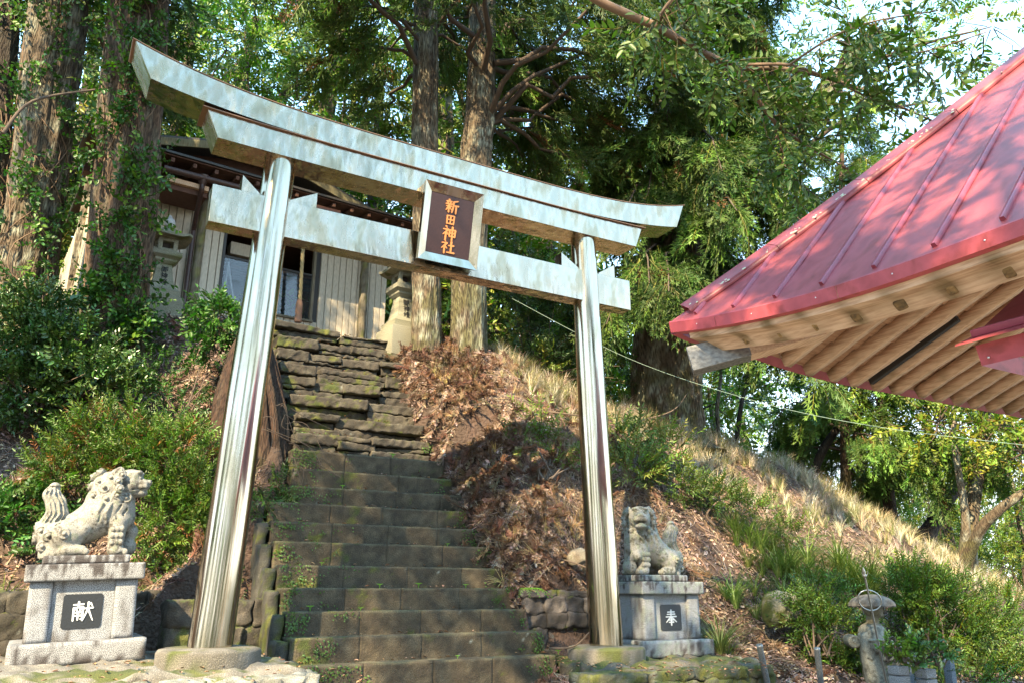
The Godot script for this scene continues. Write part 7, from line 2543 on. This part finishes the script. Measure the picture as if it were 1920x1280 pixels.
	for k in 4:
		leaf(tiny, rv(r) * 0.015, rv(r) + Vector3(0, 0, 0.4), Vector3(0, 0.4, 1), 0.016, 0.013, 0.1)
	for i in 1500:
		var k := int(pow(r.randf(), 1.2) * 12.0)
		var x: float = STEP_L[k] + absf(r.randfn(0.0, 0.25)) if r.randf() < 0.7 else STEP_R[k] - absf(r.randfn(0.0, 0.12))
		var y: float = STEP_Y[k] - r.randf() * 0.17
		if nf.get_noise_3d(x * 4.0, y * 4.0, 0) < 0.05:
			continue
		xs.push_back(Transform3D(Basis(Vector3(0, 0, 1), r.randf() * TAU), Vector3(x, y, -6.35 - 0.2 * k + 0.012)))
		cs.push_back(tint(r, Color(0.08, 0.15, 0.03)))
	many("leaves", tiny.build(), M.leaf, xs, cs, cr)

# ivy climbing a trunk: leaves on its skin and hanging sprigs, more on one side
func ivy(label: String, axis: Array, rad: float, n: int, seed_n: int, lo: float, side: float, width: float) -> void:
	var r := rng(seed_n)
	var p := PackedVector3Array()
	for q in axis:
		p.push_back(spot(q[0], q[1], q[2]))
	var t := thing("ivy", p[0], label, "ivy")
	var xs := []
	var cs := []
	var wood := MB.new()
	for i in n:
		var f := lerpf(lo, 1.0, r.randf()) * (p.size() - 1)
		var a := mini(int(f), p.size() - 2)
		var c := p[a].lerp(p[a + 1], f - a)
		var an := side + r.randfn(0.0, width)
		var o := Vector3(sin(an), 0, cos(an))
		if nf.get_noise_3d(an * 1.3 + seed_n, c.y * 1.5, 0) < -0.05:
			continue
		xs.push_back(Transform3D(facing((o * 0.7 + Vector3(0, r.randf_range(-0.9, 0.5), 0) + rv(r) * 0.5).normalized(), r.randf() * TAU, r.randf_range(0.8, 1.45)), c + o * rad * r.randf_range(1.0, 1.12)))
		cs.push_back(tint(r, Color(0.05, 0.13, 0.025) if r.randf() < 0.75 else Color(0.12, 0.22, 0.03)))
	for k in 7:
		var q := PackedVector3Array()
		var rr := PackedFloat32Array()
		for j in 60:
			var f := lerpf(lo, 1.0, j / 59.0) * (p.size() - 1)
			var a := mini(int(f), p.size() - 2)
			var an := side + (k - 3) * width * 0.5 + ns.get_noise_2d(k * 30, j * 0.05) * 1.2 + nf.get_noise_2d(k * 9, j * 0.2) * 0.15
			q.push_back(p[a].lerp(p[a + 1], f - a) + Vector3(sin(an), 0, cos(an)) * rad * 1.03)
			rr.push_back(0.007)
		wood.tube(q, rr, 5, false)
	put("vine_stems", wood, M.bark_brown, t)
	scatter_parts("leaves", L.ivy, M.leaf, xs, cs, t)

func make_ivy() -> void:
	ivy("ivy covering the front of the thick cedar behind the gate's left end", [[212, 660, 9.6], [216, 560, 9.7], [238, 300, 9.95], [262, 0, 10.4], [268, -60, 10.5]], 0.355, 1300, 601, 0.0, -0.05, 0.5)
	ivy("thinner ivy on the leaning lichen spotted cedar", [[42, 575, 9.75], [76, 300, 10.0], [108, 0, 10.4], [114, -60, 10.5]], 0.315, 560, 602, 0.0, 0.2, 0.9)
	ivy("ivy on the dark trunk at the left edge", [[-10, 500, 10.7], [-4, 300, 10.9], [12, 0, 11.3]], 0.17, 240, 603, 0.0, 0.6, 0.8)
	# old stump beside the steps
	var s := thing("tree_stump", spot(480, 930, 8.5), "reddish fibrous old stump against the left side of the steps", "stump")
	var m := bark_mesh(up_path([spot(470, 960, 8.45), spot(470, 860, 8.6), spot(468, 760, 8.8), spot(470, 670, 9.0), spot(476, 610, 9.2)]), PackedFloat32Array([0.44, 0.40, 0.35, 0.24, 0.10]), 80, 60, 0, 8.0, 0.09)
	for i in m.c.size():
		m.c[i] = m.c[i] * Color(0.45, 0.36, 0.33)
	put("trunk", m, M.bark, s)
	var wood := MB.new()
	var r := rng(62)
	for k in 16:
		var a := spot(r.randf_range(470, 550), r.randf_range(760, 900), 8.1)
		wood.tube(smooth_path([a, a + Vector3(r.randf_range(0.0, 0.25), r.randf_range(-0.15, 0.02), r.randf_range(0.0, 0.1)), a + Vector3(r.randf_range(0.1, 0.5), r.randf_range(-0.4, -0.1), r.randf_range(0.0, 0.2))], 5), taper(11, 0.005, 0.002), 4, false)
	for i in wood.c.size():
		wood.c[i] = Color(2.6, 2.4, 2.0)
	put("rootlets", wood, M.twig, s)
